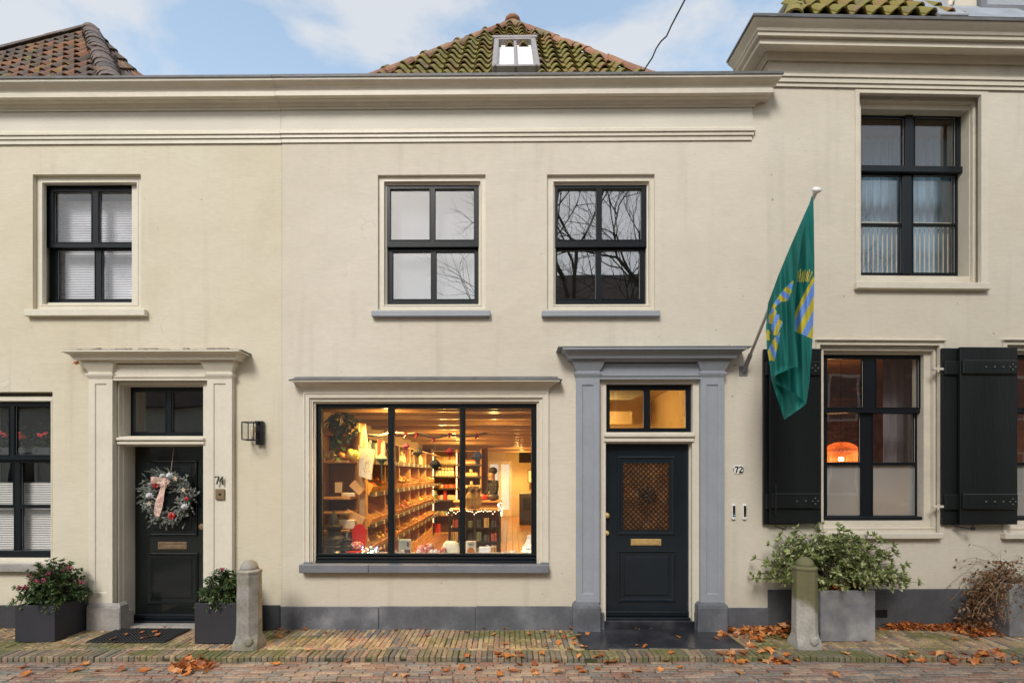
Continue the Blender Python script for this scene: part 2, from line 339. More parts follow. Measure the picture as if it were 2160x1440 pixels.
def solo(name, mb, mats, label, cat, group=None, loc=None, smooth=False, auto=None, kind=None):
    """a thing that is one mesh, origin at its base"""
    n = len(mb.v); c = loc or (sum(p[0] for p in mb.v)/n, sum(p[1] for p in mb.v)/n, min(p[2] for p in mb.v))
    class P: pass
    key = '_tmp'; ORG[key] = tuple(c); P.name = key
    me = mb.mesh(name, mats, c, smooth or auto is not None)
    if auto is not None:
        import bmesh
        bm = bmesh.new(); bm.from_mesh(me); bmesh.ops.remove_doubles(bm, verts=bm.verts, dist=1e-5); bmesh.ops.recalc_face_normals(bm, faces=bm.faces)
        for e in bm.edges: e.smooth = (len(e.link_faces) == 2 and e.calc_face_angle(0) < R(auto))
        bm.to_mesh(me); bm.free()
    o = bpy.data.objects.new(name, me); COL.objects.link(o); o.location = c; ORG[o.name] = tuple(c)
    return tag(o, label, cat, group, kind)
def inst(name, me, parent, loc, rot=(0, 0, 0), sc=(1, 1, 1)):
    o = bpy.data.objects.new(name, me); COL.objects.link(o)
    if parent: o.parent = parent; g = ORG.get(parent.name, (0, 0, 0)); loc = (loc[0]-g[0], loc[1]-g[1], loc[2]-g[2])
    o.location = loc; o.rotation_euler = rot; o.scale = sc; return o

# ---------------------------------------------------------------- from the photograph's pixels to the place
def U(px, py, d):
    """point seen at pixel (px, py), d metres in front of the lens"""
    return Vector(((px-CX)*d/F, d-D, H+(HY-py)*d/F))
class House:
    def __init__(s, name, pv, ang, label, cat='house'):
        s.pv = pv; s.a = R(ang)
        s.root = empty(name, (pv[0], pv[1], 0), label, cat); s.root.rotation_euler = (0, 0, s.a)
        ORG[s.root.name] = (pv[0], 0, 0)
    def P(s, px, py, d=0.):
        rx = (px-CX)/F; ca, sa = math.cos(s.a), math.sin(s.a); X0, Y0 = s.pv
        # local y of (t rx, t-D) = -sa (X-X0) + ca (Y-Y0)
        t = (d - sa*X0 + ca*(D+Y0))/(ca - sa*rx)
        return (X0+ca*(t*rx-X0)+sa*(t-D-Y0), H+t*(HY-py)/F)
    def rect(s, x0, y0, x1, y1, d=0.):
        a = s.P(x0, y1, d); b = s.P(x1, y0, d); return (a[0], b[0], a[1], b[1])
    def z(s, py, d=0., px=1100): return s.P(px, py, d)[1]
    def fix(s, o):
        # a thing built in this facade's own frame is turned with the facade
        l_ = o.location; ca, sa = math.cos(s.a), math.sin(s.a); dx_, dy_ = l_.x-s.pv[0], l_.y
        o.location = (s.pv[0]+ca*dx_-sa*dy_, s.pv[1]+sa*dx_+ca*dy_, l_.z); o.rotation_euler = (0, 0, s.a); return o
    def x(s, px, d=0.): return s.P(px, 998, d)[0]
H1 = House('cream_house', (-2.596, 0.), -.5, 'cream yellow rendered house numbered 74 with a wreath on its black door', 'house')
H2 = House('shop_house', (-2.596, 0.), -.5, 'cream rendered house with lit shop window and grey pilasters round door 72', 'house')
H3 = House('shuttered_house', (2.99, -.045), 1.3, 'taller cream house with dark shutters and a projecting upper cornice', 'house')
# ================================================================ FACADES
def wall(h, xl, xr, zt, holes, mat, th=.3, zb=-.05):
    mb = MB(); mb.plate(xl, xr, zb, zt, holes, 0, th); return mb.build('facade_wall', mat, h.root)
def gpane(win, r, y, mat='glass', name='pane'):
    return MB().box(r[0]-.006, r[1]+.006, y, y+.005, r[2]-.006, r[3]+.006).build(name, mat, win)
def sash(h, win, outer, panes, d, th=.045, mat='black_frame', glass='glass', name='sash', putty=True):
    """a dark wooden sash cut round its panes, rounded glazing beads, spacer lines and glass"""
    O = h.rect(*outer, d); P_ = [h.rect(*p, d) for p in panes]
    mb = MB(); mb.plate(*O, P_, d, d+th)
    for p in P_:
        mb.ring(p[0]-.008, p[1]+.008, p[2]-.008, p[3]+.008, [(0, .001), (0, -.006), (.008, -.006), (.012, .01)], d)
    o = mb.build(name, [mat], win)
    for p in P_:
        g = gpane(win, p, d+.022, glass)
    if putty:
        m2 = MB()
        for p in P_: m2.ring(p[0], p[1], p[2], p[3], [(.0, .0185), (.004, .0185), (.004, .021)], d)
        m2.build('glazing_bead', 'putty', win)
    return o
def room(h, x0, x1, z0, z1, y0, y1, mats, name='room', parts=True):
    """inside surfaces of a room, named by surface, as parts of the house"""
    g = {'floor': [(x0, y0, z0), (x1, y0, z0), (x1, y1, z0), (x0, y1, z0)], 'ceiling': [(x0, y0, z1), (x0, y1, z1), (x1, y1, z1), (x1, y0, z1)],
         'a': [(x0, y0, z0), (x0, y1, z0), (x0, y1, z1), (x0, y0, z1)], 'b': [(x1, y0, z0), (x1, y0, z1), (x1, y1, z1), (x1, y1, z0)],
         'back': [(x0, y1, z0), (x1, y1, z0), (x1, y1, z1), (x0, y1, z1)]}
    m = MB()
    for i, k in enumerate(('floor', 'ceiling', 'a', 'b', 'back')): m.face(g[k], i)
    ms = mats if isinstance(mats, list) else [mats]*5
    return m.build(name, ms, h.root)
def sill(h, px, d0, proj, mat, parent, name='sill', b=.008):
    x0, z0 = h.P(px[0], px[3], -proj); x1, z1 = h.P(px[2], px[1], -proj)
    return MB().box(x0, x1, -proj, d0, z0, z1, b=b).build(name, mat, parent)
def emptypart(name, h, x=0, z=0):
    return None
TH = .34
# ---- shop house (72): openings
h = H2
wA = h.rect(797, 368, 1024, 653); wB = h.rect(1154, 367, 1381, 653)
wS = h.rect(641, 832, 1157, 1192); wD = h.rect(1256, 800, 1478, 1330)
HOLES2 = [wA, wB, wS, wD]
xr2 = h.x(1617); xl2 = -2.596
wall(h, xl2, xr2+.006, h.z(160), HOLES2, 'render_middle', TH)
for (dx, glass) in ((0, 'glass_up'), (1, 'glass_up')):
    win = None
    def sx(a): return a+dx*(357 if a < 900 else 356)
    fr = MB()
    O = h.rect(sx(797)-6, 362, sx(1024)+6, 662, .035)
    fr.plate(*O, [h.rect(sx(808), 380, sx(1016), 646, .035)], .035, .09)
    fr.plate(O[0], O[1], O[2], O[3], [h.rect(sx(815.5), 387, sx(1009), 642, .05)], .0905, .2)
    i1 = h.rect(sx(808), 380, sx(1016), 646, .035)
    fr.ring(i1[0]-.001, i1[1]+.001, i1[2]-.001, i1[3]+.001, [(0, 0), (.004, -.006), (.014, -.006), (.02, .03), (.035, .04)], .035)
    win = fr.build('window', 'trim', h.root); ORG[win.name] = ORG[h.root.name]
    if dx == 0:
        sash(h, win, (813, 386, 1010, 521), [(823, 398.5, 906, 506), (917.5, 398.5, 1000, 506)], .075, glass=glass)
        sash(h, win, (816, 515, 1009, 643), [(828, 530.5, 909, 631), (920, 530.5, 1001, 631)], .122, glass=glass)
    else:
        sash(h, win, (1166, 386, 1364, 521), [(1176, 398.5, 1258, 506), (1269.5, 398.5, 1353, 506)], .075, glass=glass)
        sash(h, win, (1168, 515, 1360, 643), [(1175, 527, 1257, 631), (1268, 527, 1350, 631)], .122, glass=glass)
    so_ = MB(); X0, Z0 = h.P(sx(783)+dx*3, 667, -.06); X1, Z1 = h.P(sx(1034)+dx*3, 655, -.06)
    so_.box(X0, X1, -.06, .036, Z0, Z1+.004, b=.006); so_.build('sill', 'grey_paint', win)
# upper rooms
M('blind_pale', (.50, .52, .58), .9, .03); M('room_grey_up', (.2, .2, .2), .8, .1)
room(h, -1.9, -.06, 3.1, 5.4, TH+.001, 3.3, 'room_grey_up'); room(h, .06, 2.2, 3.1, 5.4, TH+.001, 3.3, 'room_grey_up')
M('room_pale', (.26, .27, .27), .9, .05)
bl = h.rect(822, 395, 1003, 634, .3); MB().box(bl[0]-.05, bl[1]+.08, .29, .294, bl[2]-.05, bl[3]+.05).build('roller_blind', 'blind_pale', h.root)
b2 = h.rect(1196, 385, 1262, 506, .3); MB().box(b2[0]-.02, h.x(1345, .3), .29, .294, h.z(490, .3), b2[3]+.02).build('roller_blind', 'room_pale', h.root)
# ---- shop window
fr = MB(); d = .01
A = h.rect(640, 826, 1157.5, 1191, -.015)
inn = h.rect(666, 850, 1132, 1192, .06)
m1 = h.rect(652, 838, 1145, 1191, -.015)
fr.plate(A[0], A[1], A[2], A[3], [m1], -.015, .03)
m2_ = h.rect(660, 846, 1137, 1191, .012); fr.plate(m1[0]-.01, m1[1]+.01, A[2], m1[3]+.01, [m2_], .012, .05)
fr.plate(m2_[0]-.02, m2_[1]+.02, A[2]+.001, m2_[3]+.02, [inn], .045, .2)
for r_, y in ((A, -.015), (m1, .012), (m2_, .045)):
    fr.ring(r_[0]+(.001), r_[1]-.001, r_[2]-.02, r_[3]-.001, [(0, 0), (0, -.008), (.012, -.010), (.02, -.004), (.022, .002)], y)
win = fr.build('shop_window', 'trim', h.root)
panes = [(678, 861, 818.5, 1167), (831, 861, 970, 1167), (981, 861, 1121, 1167)]
sash(h, win, (664, 848, 1134, 1190), panes, .08, th=.07, glass='glass_shop')
mm = MB()
for k, (a, b_) in enumerate(((818.5, 831), (970, 981))):
    x0, x1 = h.x(a, .06), h.x(b_, .06); mm.box(x0+.003, x1-.003, .055, .082, h.z(1172, .06), h.z(861, .06), b=.012)
for (py0, py1, o) in ((1168, 1173, .03), (1175, 1180, .015), (1181, 1187, .0)):
    x0, z0 = h.P(667, py1, .05-o); x1, z1 = h.P(1131, py0, .05-o); mm.box(x0, x1, .02+o, .082, z0, z1, b=.008)
mm.build('mullion', 'black_frame', win)
x0, z0 = h.P(630, 1208, -.10); x1, z1 = h.P(1158, 1191.5, -.10)
for (a, b_) in ((x0, h.x(782)), (h.x(782)+.002, x1)):
    MB().box(a, b_, -.10, .02, z0, z1, b=.006).build('stone_sill', 'stone_sill', win)
for a in (640, 1140): MB().box(h.x(a, -.03), h.x(a+17, -.03), -.035, .0, z1-.002, z1+.02, b=.004).build('sill_stop', 'stone_sill', win)
# shop window cornice
x0, x1 = h.x(640, -.1)+.02, h.x(1157, -.1)-.02
zz = lambda py, p: h.z(py, -p)
pr = [(-.01, zz(828, 0)), (.02, zz(828, .02)), (.03, zz(825, .03)), (.035, zz(820, .035)), (.06, zz(815, .06)), (.10, zz(808, .1)), (.13, zz(804.5, .13)), (.145, zz(804, .14)), (.145, zz(801, .14)), (.13, zz(800.5, .13)), (-.01, zz(799.5, .05))]
MB().mould(pr, x0, x1, m=0).build('window_cornice', 'trim_cornice', h.root, auto=50)
mb = MB(); pr = [(-.01, zz(800.5, .14)), (.15, zz(801.2, .15)), (.15, zz(799.5, .15)), (.11, zz(797.5, .1)), (.1, zz(794, .1)), (-.01, zz(793, .0))]
mb.mould(pr, x0-.02, x1+.02).build('lead_flashing', 'lead', h.root)
# ---- plinth of 72 in stone slabs
for a, b_, t in ((592, 798, 1279), (799.5, 1003, 1278.5), (1004.5, 1211, 1278)):
    X0, Z1 = h.P(a, t, -.02); X1 = h.x(b_, -.02)
    MB().box(X0, X1, -.02, .05, -.04, Z1, b=.004).build('plinth_slab', 'bluestone', h.root)
X0, Z1 = h.P(1535, 1281.5, -.02); MB().box(X0, h.x(1622, -.02), -.02, .05, -.04, Z1, b=.004).build('plinth_slab', 'bluestone', h.root)
# ---- doorcase 72 and 74
def doorcase(h, shaft_l, shaft_r, cap_y, base_y0, corn, col, base_mat, cap_l, cap_r, base_l, base_r, top_mat, basez, plate_panel=(811, 1252)):
    p1 = .07
    def pil(sx0, sx1, cx0, cx1, bx0, bx1):
        x0, x1 = h.x(sx0, -p1), h.x(sx1, -p1); zb, zt = h.z(base_y0-2, -p1), h.z(cap_y[1], -p1)
        mb = MB(); w_ = x1-x0
        hole = (x0+w_*.24, x1-w_*.24, h.z(plate_panel[1], -p1), h.z(plate_panel[0], -p1))
        mb.plate(x0, x1, zb, zt, [hole], -p1, -p1+.012); mb.box(x0+.001, x1-.001, -p1+.013, .02, zb, zt-.001)
        mb.ring(*hole, [(0, 0), (.006, .003), (.009, .012)], -p1)
        pp = mb.build('pilaster', col, h.root)
        # capital: block, with moulded band under and over
        mb = MB(); cz = lambda py: h.z(py, -p1-.01); bx = (x0+.005, x1-.005)
        mb.mould([(-.02, cz(cap_y[1]+1)), (.0, cz(cap_y[1]+1)), (.006, cz(cap_y[1]-2)), (.022, cz(cap_y[1]-6)), (.026, cz(cap_y[1]-8)), (.026, cz(cap_y[1]-11)), (.008, cz(cap_y[1]-12)), (.004, cz(cap_y[1]-14)), (.004, cz(cap_y[0]+8)), (.01, cz(cap_y[0]+6)), (.03, cz(cap_y[0]-1)), (.045, cz(cap_y[0]-7)), (.05, cz(cap_y[0]-9)), (.05, cz(cap_y[0]-12)), (-.02, cz(cap_y[0]-12))], bx[0], bx[1], y0=-p1, rear=.02)
        mb.build('capital', col, pp, auto=50)
        mb = MB(); b0, b1 = h.x(bx0, -.12), h.x(bx1, -.12); zt2 = h.z(base_y0+8, -.12)
        mb.box(b0, b1, -.115, .03, basez, zt2, b=.01)
        mb.mould([(-.03, zt2-.002), (.0, zt2-.002), (-.005, zt2+.02), (-.02, zt2+.035), (-.03, zt2+.045), (-.05, zt2+.047)], b0+.0, b1-.0, y0=-.11, rear=.02)
        mb.build('pedestal', base_mat, pp)
        return x0, x1
    a = pil(shaft_l[0], shaft_l[1], *cap_l, *base_l); b = pil(shaft_r[0], shaft_r[1], *cap_r, *base_r)
    # frieze between capitals and the cornice
    cz = lambda py, p: h.z(py, -p)
    mb = MB(); mb.box(a[0]+.02, b[1]-.02, -.055, .02, cz(cap_y[1]-4, .05), cz(cap_y[0]-8, .05))
    mb.mould([(-.02, cz(cap_y[1]+4, .06)), (.01, cz(cap_y[1]+4, .06)), (.012, cz(cap_y[1]-1, .07)), (.024, cz(cap_y[1]-3, .07)), (.024, cz(cap_y[1]-6, .07)), (-.02, cz(cap_y[1]-8, .07))], a[1]+.01, b[0]-.01, y0=-.055, rear=.0)
    fz = mb.build('frieze', col, h.root, auto=40)
    e0, e1, ty = corn; cy = cap_y[0]-12; hh = cy-ty
    z_ = lambda f_, p: h.z(cy-hh*f_, -p)
    mb = MB(); mb.mould([(-.04, z_(0, .1)), (.07, z_(0, .1)), (.075, z_(.12, .12)), (.09, z_(.2, .13)), (.125, z_(.25, .16)), (.13, z_(.4, .17)), (.15, z_(.65, .2)), (.19, z_(.85, .22)), (.205, z_(.88, .23)), (.205, z_(1.0, .23)), (-.04, z_(1.02, .23))], a[0]+.03, b[1]-.03, y0=-.045, rear=.02)
    cc = mb.build('entablature_cornice', col, h.root, auto=50)
    zt = z_(1.0, .23)
    return a, b, zt
a72, b72, zt72 = doorcase(h, (1216, 1265), (1478, 1528), (775, 796), 1272, (1183, 1575, 734), 'grey_paint', 'bluestone', (1210, 1272), (1471, 1537), (1209, 1268), (1473, 1537), 'lead', -.04)
mb = MB(); mb.mould([(-.01, zt72+.002), (.255, zt72+.004), (.255, zt72+.014), (.0, zt72+.055)], a72[0]+.03, b72[1]-.03, rear=.0); mb.build('lead_flashing', 'grey_dark', h.root)
def doorframe(h, px, doors, fan, fanpanes, trans, mat, dd, name='door_frame'):
    """cream timber frame with a stepped inner edge, transom rail, fanlight"""
    mb = MB(); O = h.rect(*px, .0)
    dr = h.rect(*doors, .05); fn = h.rect(*fan, .05)
    mb.plate(O[0], O[1], O[2], O[3], [(dr[0], dr[1], -.2, dr[3]), fn], .0, .06)
    s = .02; dr2 = h.rect(*doors, .08); fn2 = h.rect(*fan, .08)
    mb.plate(O[0]+.001, O[1]-.001, O[2]+.001, O[3]-.001, [(dr[0]+.012, dr[1]-.012, -.2, dr[3]-.012), (fn[0]+.01, fn[1]-.01, fn[2]+.01, fn[3]-.01)], .0605, dd+.1)
    tz0, tz1 = h.z(trans[1], 0), h.z(trans[0], 0)
    mb.box(dr[0]-.02, dr[1]+.02, -.02, .02, tz0, tz0+(tz1-tz0)*.4, b=.006); mb.box(dr[0]-.02, dr[1]+.02, -.035, .02, tz0+(tz1-tz0)*.55, tz1, b=.008)
    mb.ring(O[0]+.0, O[1]-.0, -.035, O[3]-.0, [(0, 0), (.002, -.012), (.016, -.012), (.026, .001)], .0)
    f_ = mb.build(name, mat, h.root)
    fp = sash(h, f_, fan, fanpanes, dd-.03, name='fanlight')
    return f_
df72 = doorframe(h, (1266, 797, 1477, 1330), (1276, 933, 1457, 1340), (1277, 811, 1458, 912), [(1286, 822, 1358.5, 903), (1371, 822, 1447.5, 903)], (914, 932), 'trim', .09)
M('door_blue', (.010, .016, .021), .2, .15, 2, .06, 20)
def panelled(h, leaf, d, mat, rings, th=.05, holes=()):
    mb = MB(); L_ = h.rect(*leaf, d); mb.plate(*L_, [h.rect(*q, d) for q in holes], d, d+th)
    o = mb.build('door', mat, h.root)
    for i, q in enumerate(rings):
        r_ = h.rect(*q[:4], d); m = MB()
        m.ring(*r_, [(0, .001), (0, -.014), (.012, -.018), (.02, -.006), (.03, -.003), (.034, .001)], d)
        if q[4]:
            m.box(r_[0]+.075, r_[1]-.075, d-.010, d+.002, r_[2]+.075, r_[3]-.075, b=.009)
            m.ring(r_[0]+.072, r_[1]-.072, r_[2]+.072, r_[3]-.072, [(0, .0), (.0, -.004), (.006, -.005), (.01, -.002)], d)
        m.build('moulding', mat, o)
    return o
d_ = .1
door72 = panelled(h, (1275, 933, 1458, 1300), d_, 'door_blue', [(1303, 962, 1423, 1127, 0), (1303, 1160, 1424, 1268, 1)], holes=[(1312, 974, 1414, 1119)])
g = h.rect(1312, 974, 1414, 1119, d_)
ag = M('amber_glass', (.50, .38, .22), .25, .5, 8, .5, 70, col2=(.66, .56, .42), c2lo=.4, c2hi=.6, c2s=9)
t = ag.node_tree; b = t.nodes['Principled BSDF']; src = b.inputs['Base Color'].links[0].from_socket; tl = t.nodes.new('ShaderNodeBsdfTranslucent'); t.links.new(src, tl.inputs[0]); tp = t.nodes.new('ShaderNodeBsdfTransparent'); tp.inputs[0].default_value = (.85, .72, .52, 1)
x1_ = t.nodes.new('ShaderNodeMixShader'); x1_.inputs[0].default_value = .45; t.links.new(tl.outputs[0], x1_.inputs[1]); t.links.new(tp.outputs[0], x1_.inputs[2]); x2_ = t.nodes.new('ShaderNodeMixShader'); x2_.inputs[0].default_value = .75; t.links.new(b.outputs[0], x2_.inputs[1]); t.links.new(x1_.outputs[0], x2_.inputs[2]); t.links.new(x2_.outputs[0], t.nodes['Material Output'].inputs[0])
MB().box(g[0]-.01, g[1]+.01, d_+.04, d_+.046, g[2]-.01, g[3]+.01).build('door_glass', 'amber_glass', door72)
mb = MB(); pitch = .0585; cxg, czg = (g[0]+g[1])/2, (g[2]+g[3])/2; hw, hh = (g[1]-g[0])/2, (g[3]-g[2])/2
# diagonal cast-iron lattice with a boss on every crossing
for s_ in (1, -1):
    for k in range(-30, 31):
        c0 = k*pitch; pts = []
        # line: u + s_*v = c0 ; clip to rect
        cand = []
        for u in (-hw, hw):
            v = (c0-u)*s_
            if abs(v) <= hh: cand.append((u, v))
        for v in (-hh, hh):
            u = c0-s_*v
            if abs(u) <= hw: cand.append((u, v))
        cand = sorted(set((round(a, 5), round(b, 5)) for a, b in cand))
        if len(cand) >= 2:
            a, b = cand[0], cand[-1]
            mb.tube([(cxg+a[0], d_+.012, czg+a[1]), (cxg+b[0], d_+.012, czg+b[1])], .0075, 5)
for i in range(-12, 13):
    for j in range(-16, 17):
        if (i+j) % 2 == 0:
            u, v = i*pitch/2, j*pitch/2
            if abs(u) < hw and abs(v) < hh: mb.box(cxg+u-.01, cxg+u+.01, d_-.004, d_+.01, czg+v-.01, czg+v+.01, b=.006)
mb.plate(g[0], g[1], g[2], g[3], [(g[0]+.018, g[1]-.018, g[2]+.018, g[3]-.018)], d_+.0, d_+.02)
mb.build('iron_grille', 'iron', door72)
mb = MB()
for k in range(8):
    a = k*math.pi/4; u, v = math.cos(a), math.sin(a)
    loop = []
    for q in range(13):
        b = 2*math.pi*q/12; rr = .075+.045*math.cos(b); tt = .028*math.sin(b)
        loop.append((cxg+u*rr-v*tt, d_-.012, czg+v*rr+u*tt))
    mb.tube(loop, .0065, 5); mb.ball((cxg+u*.12, d_-.014, czg+v*.12), .014); mb.ball((cxg+u*.04, d_-.014, czg+v*.04), .011)
mb.ball((cxg, d_-.018, czg), .02)
mb.build('rosette', 'iron', door72)
def letterbox(h, r, d, door, mat, flap='brass'):
    q = h.rect(*r, d); mb = MB(); mb.box(q[0], q[1], d-.008, d+.002, q[2], q[3], b=.004)
    mb.ring(q[0]+.008, q[1]-.008, q[2]+.008, q[3]-.008, [(0, 0), (.003, -.006), (.012, -.006), (.016, -.001)], d-.008)
    mb.box(q[0]+.03, q[1]-.03, d-.016, d-.006, q[2]+.02, q[2]+.05, b=.004); return mb.build('letterbox', mat, door)
letterbox(h, (1330.5, 1136, 1394.5, 1150), d_, door72, 'brass')
for py in (1087, 1124):
    x_, z_ = h.P(1280, py, d_-.02); mb = MB(); r_ = .034 if py < 1100 else .03
    mb.lathe((x_, 0, z_), [(r_, d_+.001), (r_, d_-.006), (r_*.8, d_-.012), (r_*.35, d_-.016), (r_*.3, d_-.03), (r_*.62, d_-.036), (r_*.65, d_-.05), (.003, d_-.056)], 16, axis='y')
    mb.build('door_knob' if py < 1100 else 'door_lock', 'brass', door72, auto=40)
mb = MB(); q = h.rect(1274, 1290, 1458, 1310, d_-.05)
mb.box(q[0], q[1], d_-.05, d_+.05, q[2], q[2]+(q[3]-q[2])*.4, b=.01); mb.box(q[0]+.003, q[1]-.003, d_-.025, d_+.05, q[2]+(q[3]-q[2])*.4, q[3], b=.012)
mb.build('weather_bar', 'black_frame', door72)
mb = MB(); q = h.rect(1268, 1310, 1476, 1327, -.02); mb.box(q[0], q[1], -.02, .3, -.04, q[3], b=.006); mb.build('threshold', 'bluestone_wet', h.root)
for a in (1262, 1466):
    q = h.rect(a, 1292, a+13, 1326, -.03); MB().box(q[0], q[1], -.03, .03, -.02, q[3], b=.004).build('frame_foot', 'bluestone', df72)

# hall behind door 72 (lit) and the shop come later

# ---- cream house (74)
h = H1
w1 = h.rect(69, 367, 297, 652); w2 = h.rect(-80, 826, 111, 1186); d1 = h.rect(250, 800, 436, 1332)
wall(h, -9.2, -2.598, h.z(165, 0, 300), [w1, w2, d1], 'render_left', .45)
d = .05
fr = MB(); O = h.rect(60, 372, 297.5, 655, d)
fr.plate(O[0], O[1]+.1, O[2], O[3]+.1, [h.rect(90, 385, 289, 642, d)], d, d+.05)
fr.plate(O[0], O[1]+.1, O[2], O[3]+.1, [h.rect(99, 392, 291, 644, .2)], d+.0505, .2)
q = h.rect(90, 385, 289, 642, d); fr.ring(q[0]-.02, q[1]+.02, q[2]-.02, q[3]+.02, [(0, 0), (.004, -.006), (.018, -.006), (.024, .012)], d)
win = fr.build('window', 'trim_left', h.root)
sash(h, win, (97, 391, 296, 522), [(113, 404, 193, 511), (208, 404, 294, 511)], .13)
sash(h, win, (104, 516, 296, 643), [(120, 527, 200, 631), (214, 527, 294, 631)], .18)
X0, Z0 = h.P(50, 666, -.06); X1, Z1 = h.P(304.5, 652, -.06); MB().box(X0, X1, -.06, .051, Z0, Z1+.006, b=.006).build('sill', 'trim_left', win)
# ribbed film screen behind the glass
def ribbed(h, r, y, n, mat, parent, name='pleated_blind'):
    q = h.rect(*r, y); mb = MB(); dz = (q[3]-q[2])/n
    for i in range(n):
        z = q[2]+i*dz; mb.face([(q[0], y, z), (q[1], y, z), (q[1], y+.012, z+dz*.5), (q[0], y+.012, z+dz*.5)]); mb.face([(q[0], y+.012, z+dz*.5), (q[1], y+.012, z+dz*.5), (q[1], y, z+dz), (q[0], y, z+dz)])
    return mb.build(name, mat, parent)
M('blind_white', (.74, .74, .79), .8, .12, 2.2, col2=(.55, .56, .62), c2lo=.5, c2hi=.7, c2s=2.5); M('blind_warm', (.72, .71, .70), .8, .08, 2)
ribbed(h, (92, 424, 310, 650), .3, 44, 'blind_white', win)
M('blind_white2', (.8, .8, .83), .8, .05)
room(h, -5.6, -4.0, 3.5, 5.3, .452, 2.5, 'grey_room')
# lower window
fr = MB(); O = h.rect(-90, 836, 112, 1196, d)
fr.plate(O[0]-.1, O[1]+.08, O[2]-.1, O[3], [h.rect(-60, 846, 107, 1176, d)], d, d+.1)
q = h.rect(-60, 846, 107, 1176, d); fr.ring(q[0]-.02, q[1]+.02, q[2]-.02, q[3]+.02, [(0, 0), (.004, -.006), (.014, -.006), (.02, .012)], d)
win = fr.build('window', 'trim_left', h.root)
sash(h, win, (-70, 844, 112, 969), [(-60, 856, 19, 959), (31, 856, 107, 959)], .1)
sash(h, win, (-70, 962, 112, 1176), [(-60, 975, 28, 1064), (43, 975, 112, 1064), (-60, 1071, 30, 1160), (44, 1071, 112, 1160)], .145)
q = h.rect(-70, 1160, 112, 1176, .1); MB().box(q[0], q[1], .08, .14, q[2], q[3], b=.012).build('bottom_rail', 'black_frame', win)
X0, Z0 = h.P(-90, 1206, -.08); X1, Z1 = h.P(127, 1189, -.08); MB().box(X0, X1, -.08, .051, Z0, Z1, b=.008).build('stone_sill', 'stone_light', win)
X0, Z0 = h.P(-90, 1189, -.03); X1, Z1 = h.P(112, 1181, -.03); MB().box(X0, X1, -.03, .06, Z0+.001, Z1, b=.006).build('sill_board', 'trim_left', win)
ribbed(h, (-70, 1017, 125, 1180), .24, 34, 'blind_warm', win)
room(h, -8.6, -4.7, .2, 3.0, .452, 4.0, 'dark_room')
# doorcase 74
a74, b74, zt74 = doorcase(h, (187, 237), (437, 489), (775, 797), 1276, (128, 522, 737), 'trim_left', 'stone_light', (173, 238), (430, 497), (180, 252), (437, 500), 'lead', -.04, (807, 1252))
mb = MB(); mb.mould([(-.01, zt74+.002), (.22, zt74+.003), (.22, zt74+.010), (.0, zt74+.03)], a74[0]+.03, b74[1]-.03, rear=.0); mb.build('lead_flashing', 'lead', h.root)
mb = MB(); random.seed(3)   # crumbling mortar ridge on top
x = h.x(172, -.05)
while x < h.x(512, -.05):
    w_ = random.uniform(.04, .16); hh = random.uniform(.02, .045); mb.box(x, x+w_*.97, -.13-random.uniform(0, .03), .01, zt74+.004, zt74+.01+hh, b=.012, mx=None); x += w_
M('mortar', (.32, .28, .24), .9, .4, 10, .8, 50, col2=(.42, .3, .22))
mb.build('mortar_ridge', 'mortar', h.root)
df74 = doorframe(h, (237, 797, 440, 1332), (258, 938, 434, 1340), (258, 811, 434, 921), [(280, 826, 349, 911), (362, 826, 431, 911)], (922, 937), 'trim_left', .2)
d_ = .24
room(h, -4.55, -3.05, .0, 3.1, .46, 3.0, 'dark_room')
M('door_black', (.008, .011, .011), .1, .2, 2, .05, 12)
door74 = panelled(h, (266, 938, 436, 1302), d_, 'door_black', [(311, 971, 417, 1130, 1), (312, 1165, 418, 1273, 1)])
letterbox(h, (333.5, 1142, 394.5, 1158), d_, door74, 'old_brass')
x_, z_ = h.P(427, 1110, d_-.05); mb = MB(); mb.lathe((x_, 0, z_), [(.03, d_+.001), (.03, d_-.006), (.012, d_-.012), (.012, d_-.035), (.03, d_-.045), (.038, d_-.06), (.032, d_-.075), (.003, d_-.08)], 16, axis='y', m=0); mb.build('door_knob', 'old_brass', door74, auto=40)
mb = MB(); q = h.rect(264, 1297, 440, 1318, d_-.06)
mb.box(q[0], q[1], d_-.07, d_+.05, q[2], q[2]+(q[3]-q[2])*.45, b=.012); mb.box(q[0], q[1], d_-.03, d_+.05, q[2]+(q[3]-q[2])*.45, q[3], b=.012); mb.build('weather_bar', 'black_frame', door74)
mb = MB(); q = h.rect(250, 1318, 445, 1326, .05); mb.box(q[0], q[1], .02, .5, -.04, q[3]-.01, b=.006); mb.build('threshold', 'stone_light', h.root)
q = h.rect(252, 1290, 262, 1326, -.01); MB().box(q[0], q[1]+.02, -.01, .12, -.02, q[3], b=.006).build('frame_foot', 'stone_light', df74)
for a, b_ in ((-100, 181), (499, 590)):
    X0, Z1 = h.P(a, 1276, -.02); X1 = h.x(b_, -.02); MB().box(X0, X1, -.02, .05, -.04, Z1, b=.004).build('plinth_slab', 'plinth_black', h.root)
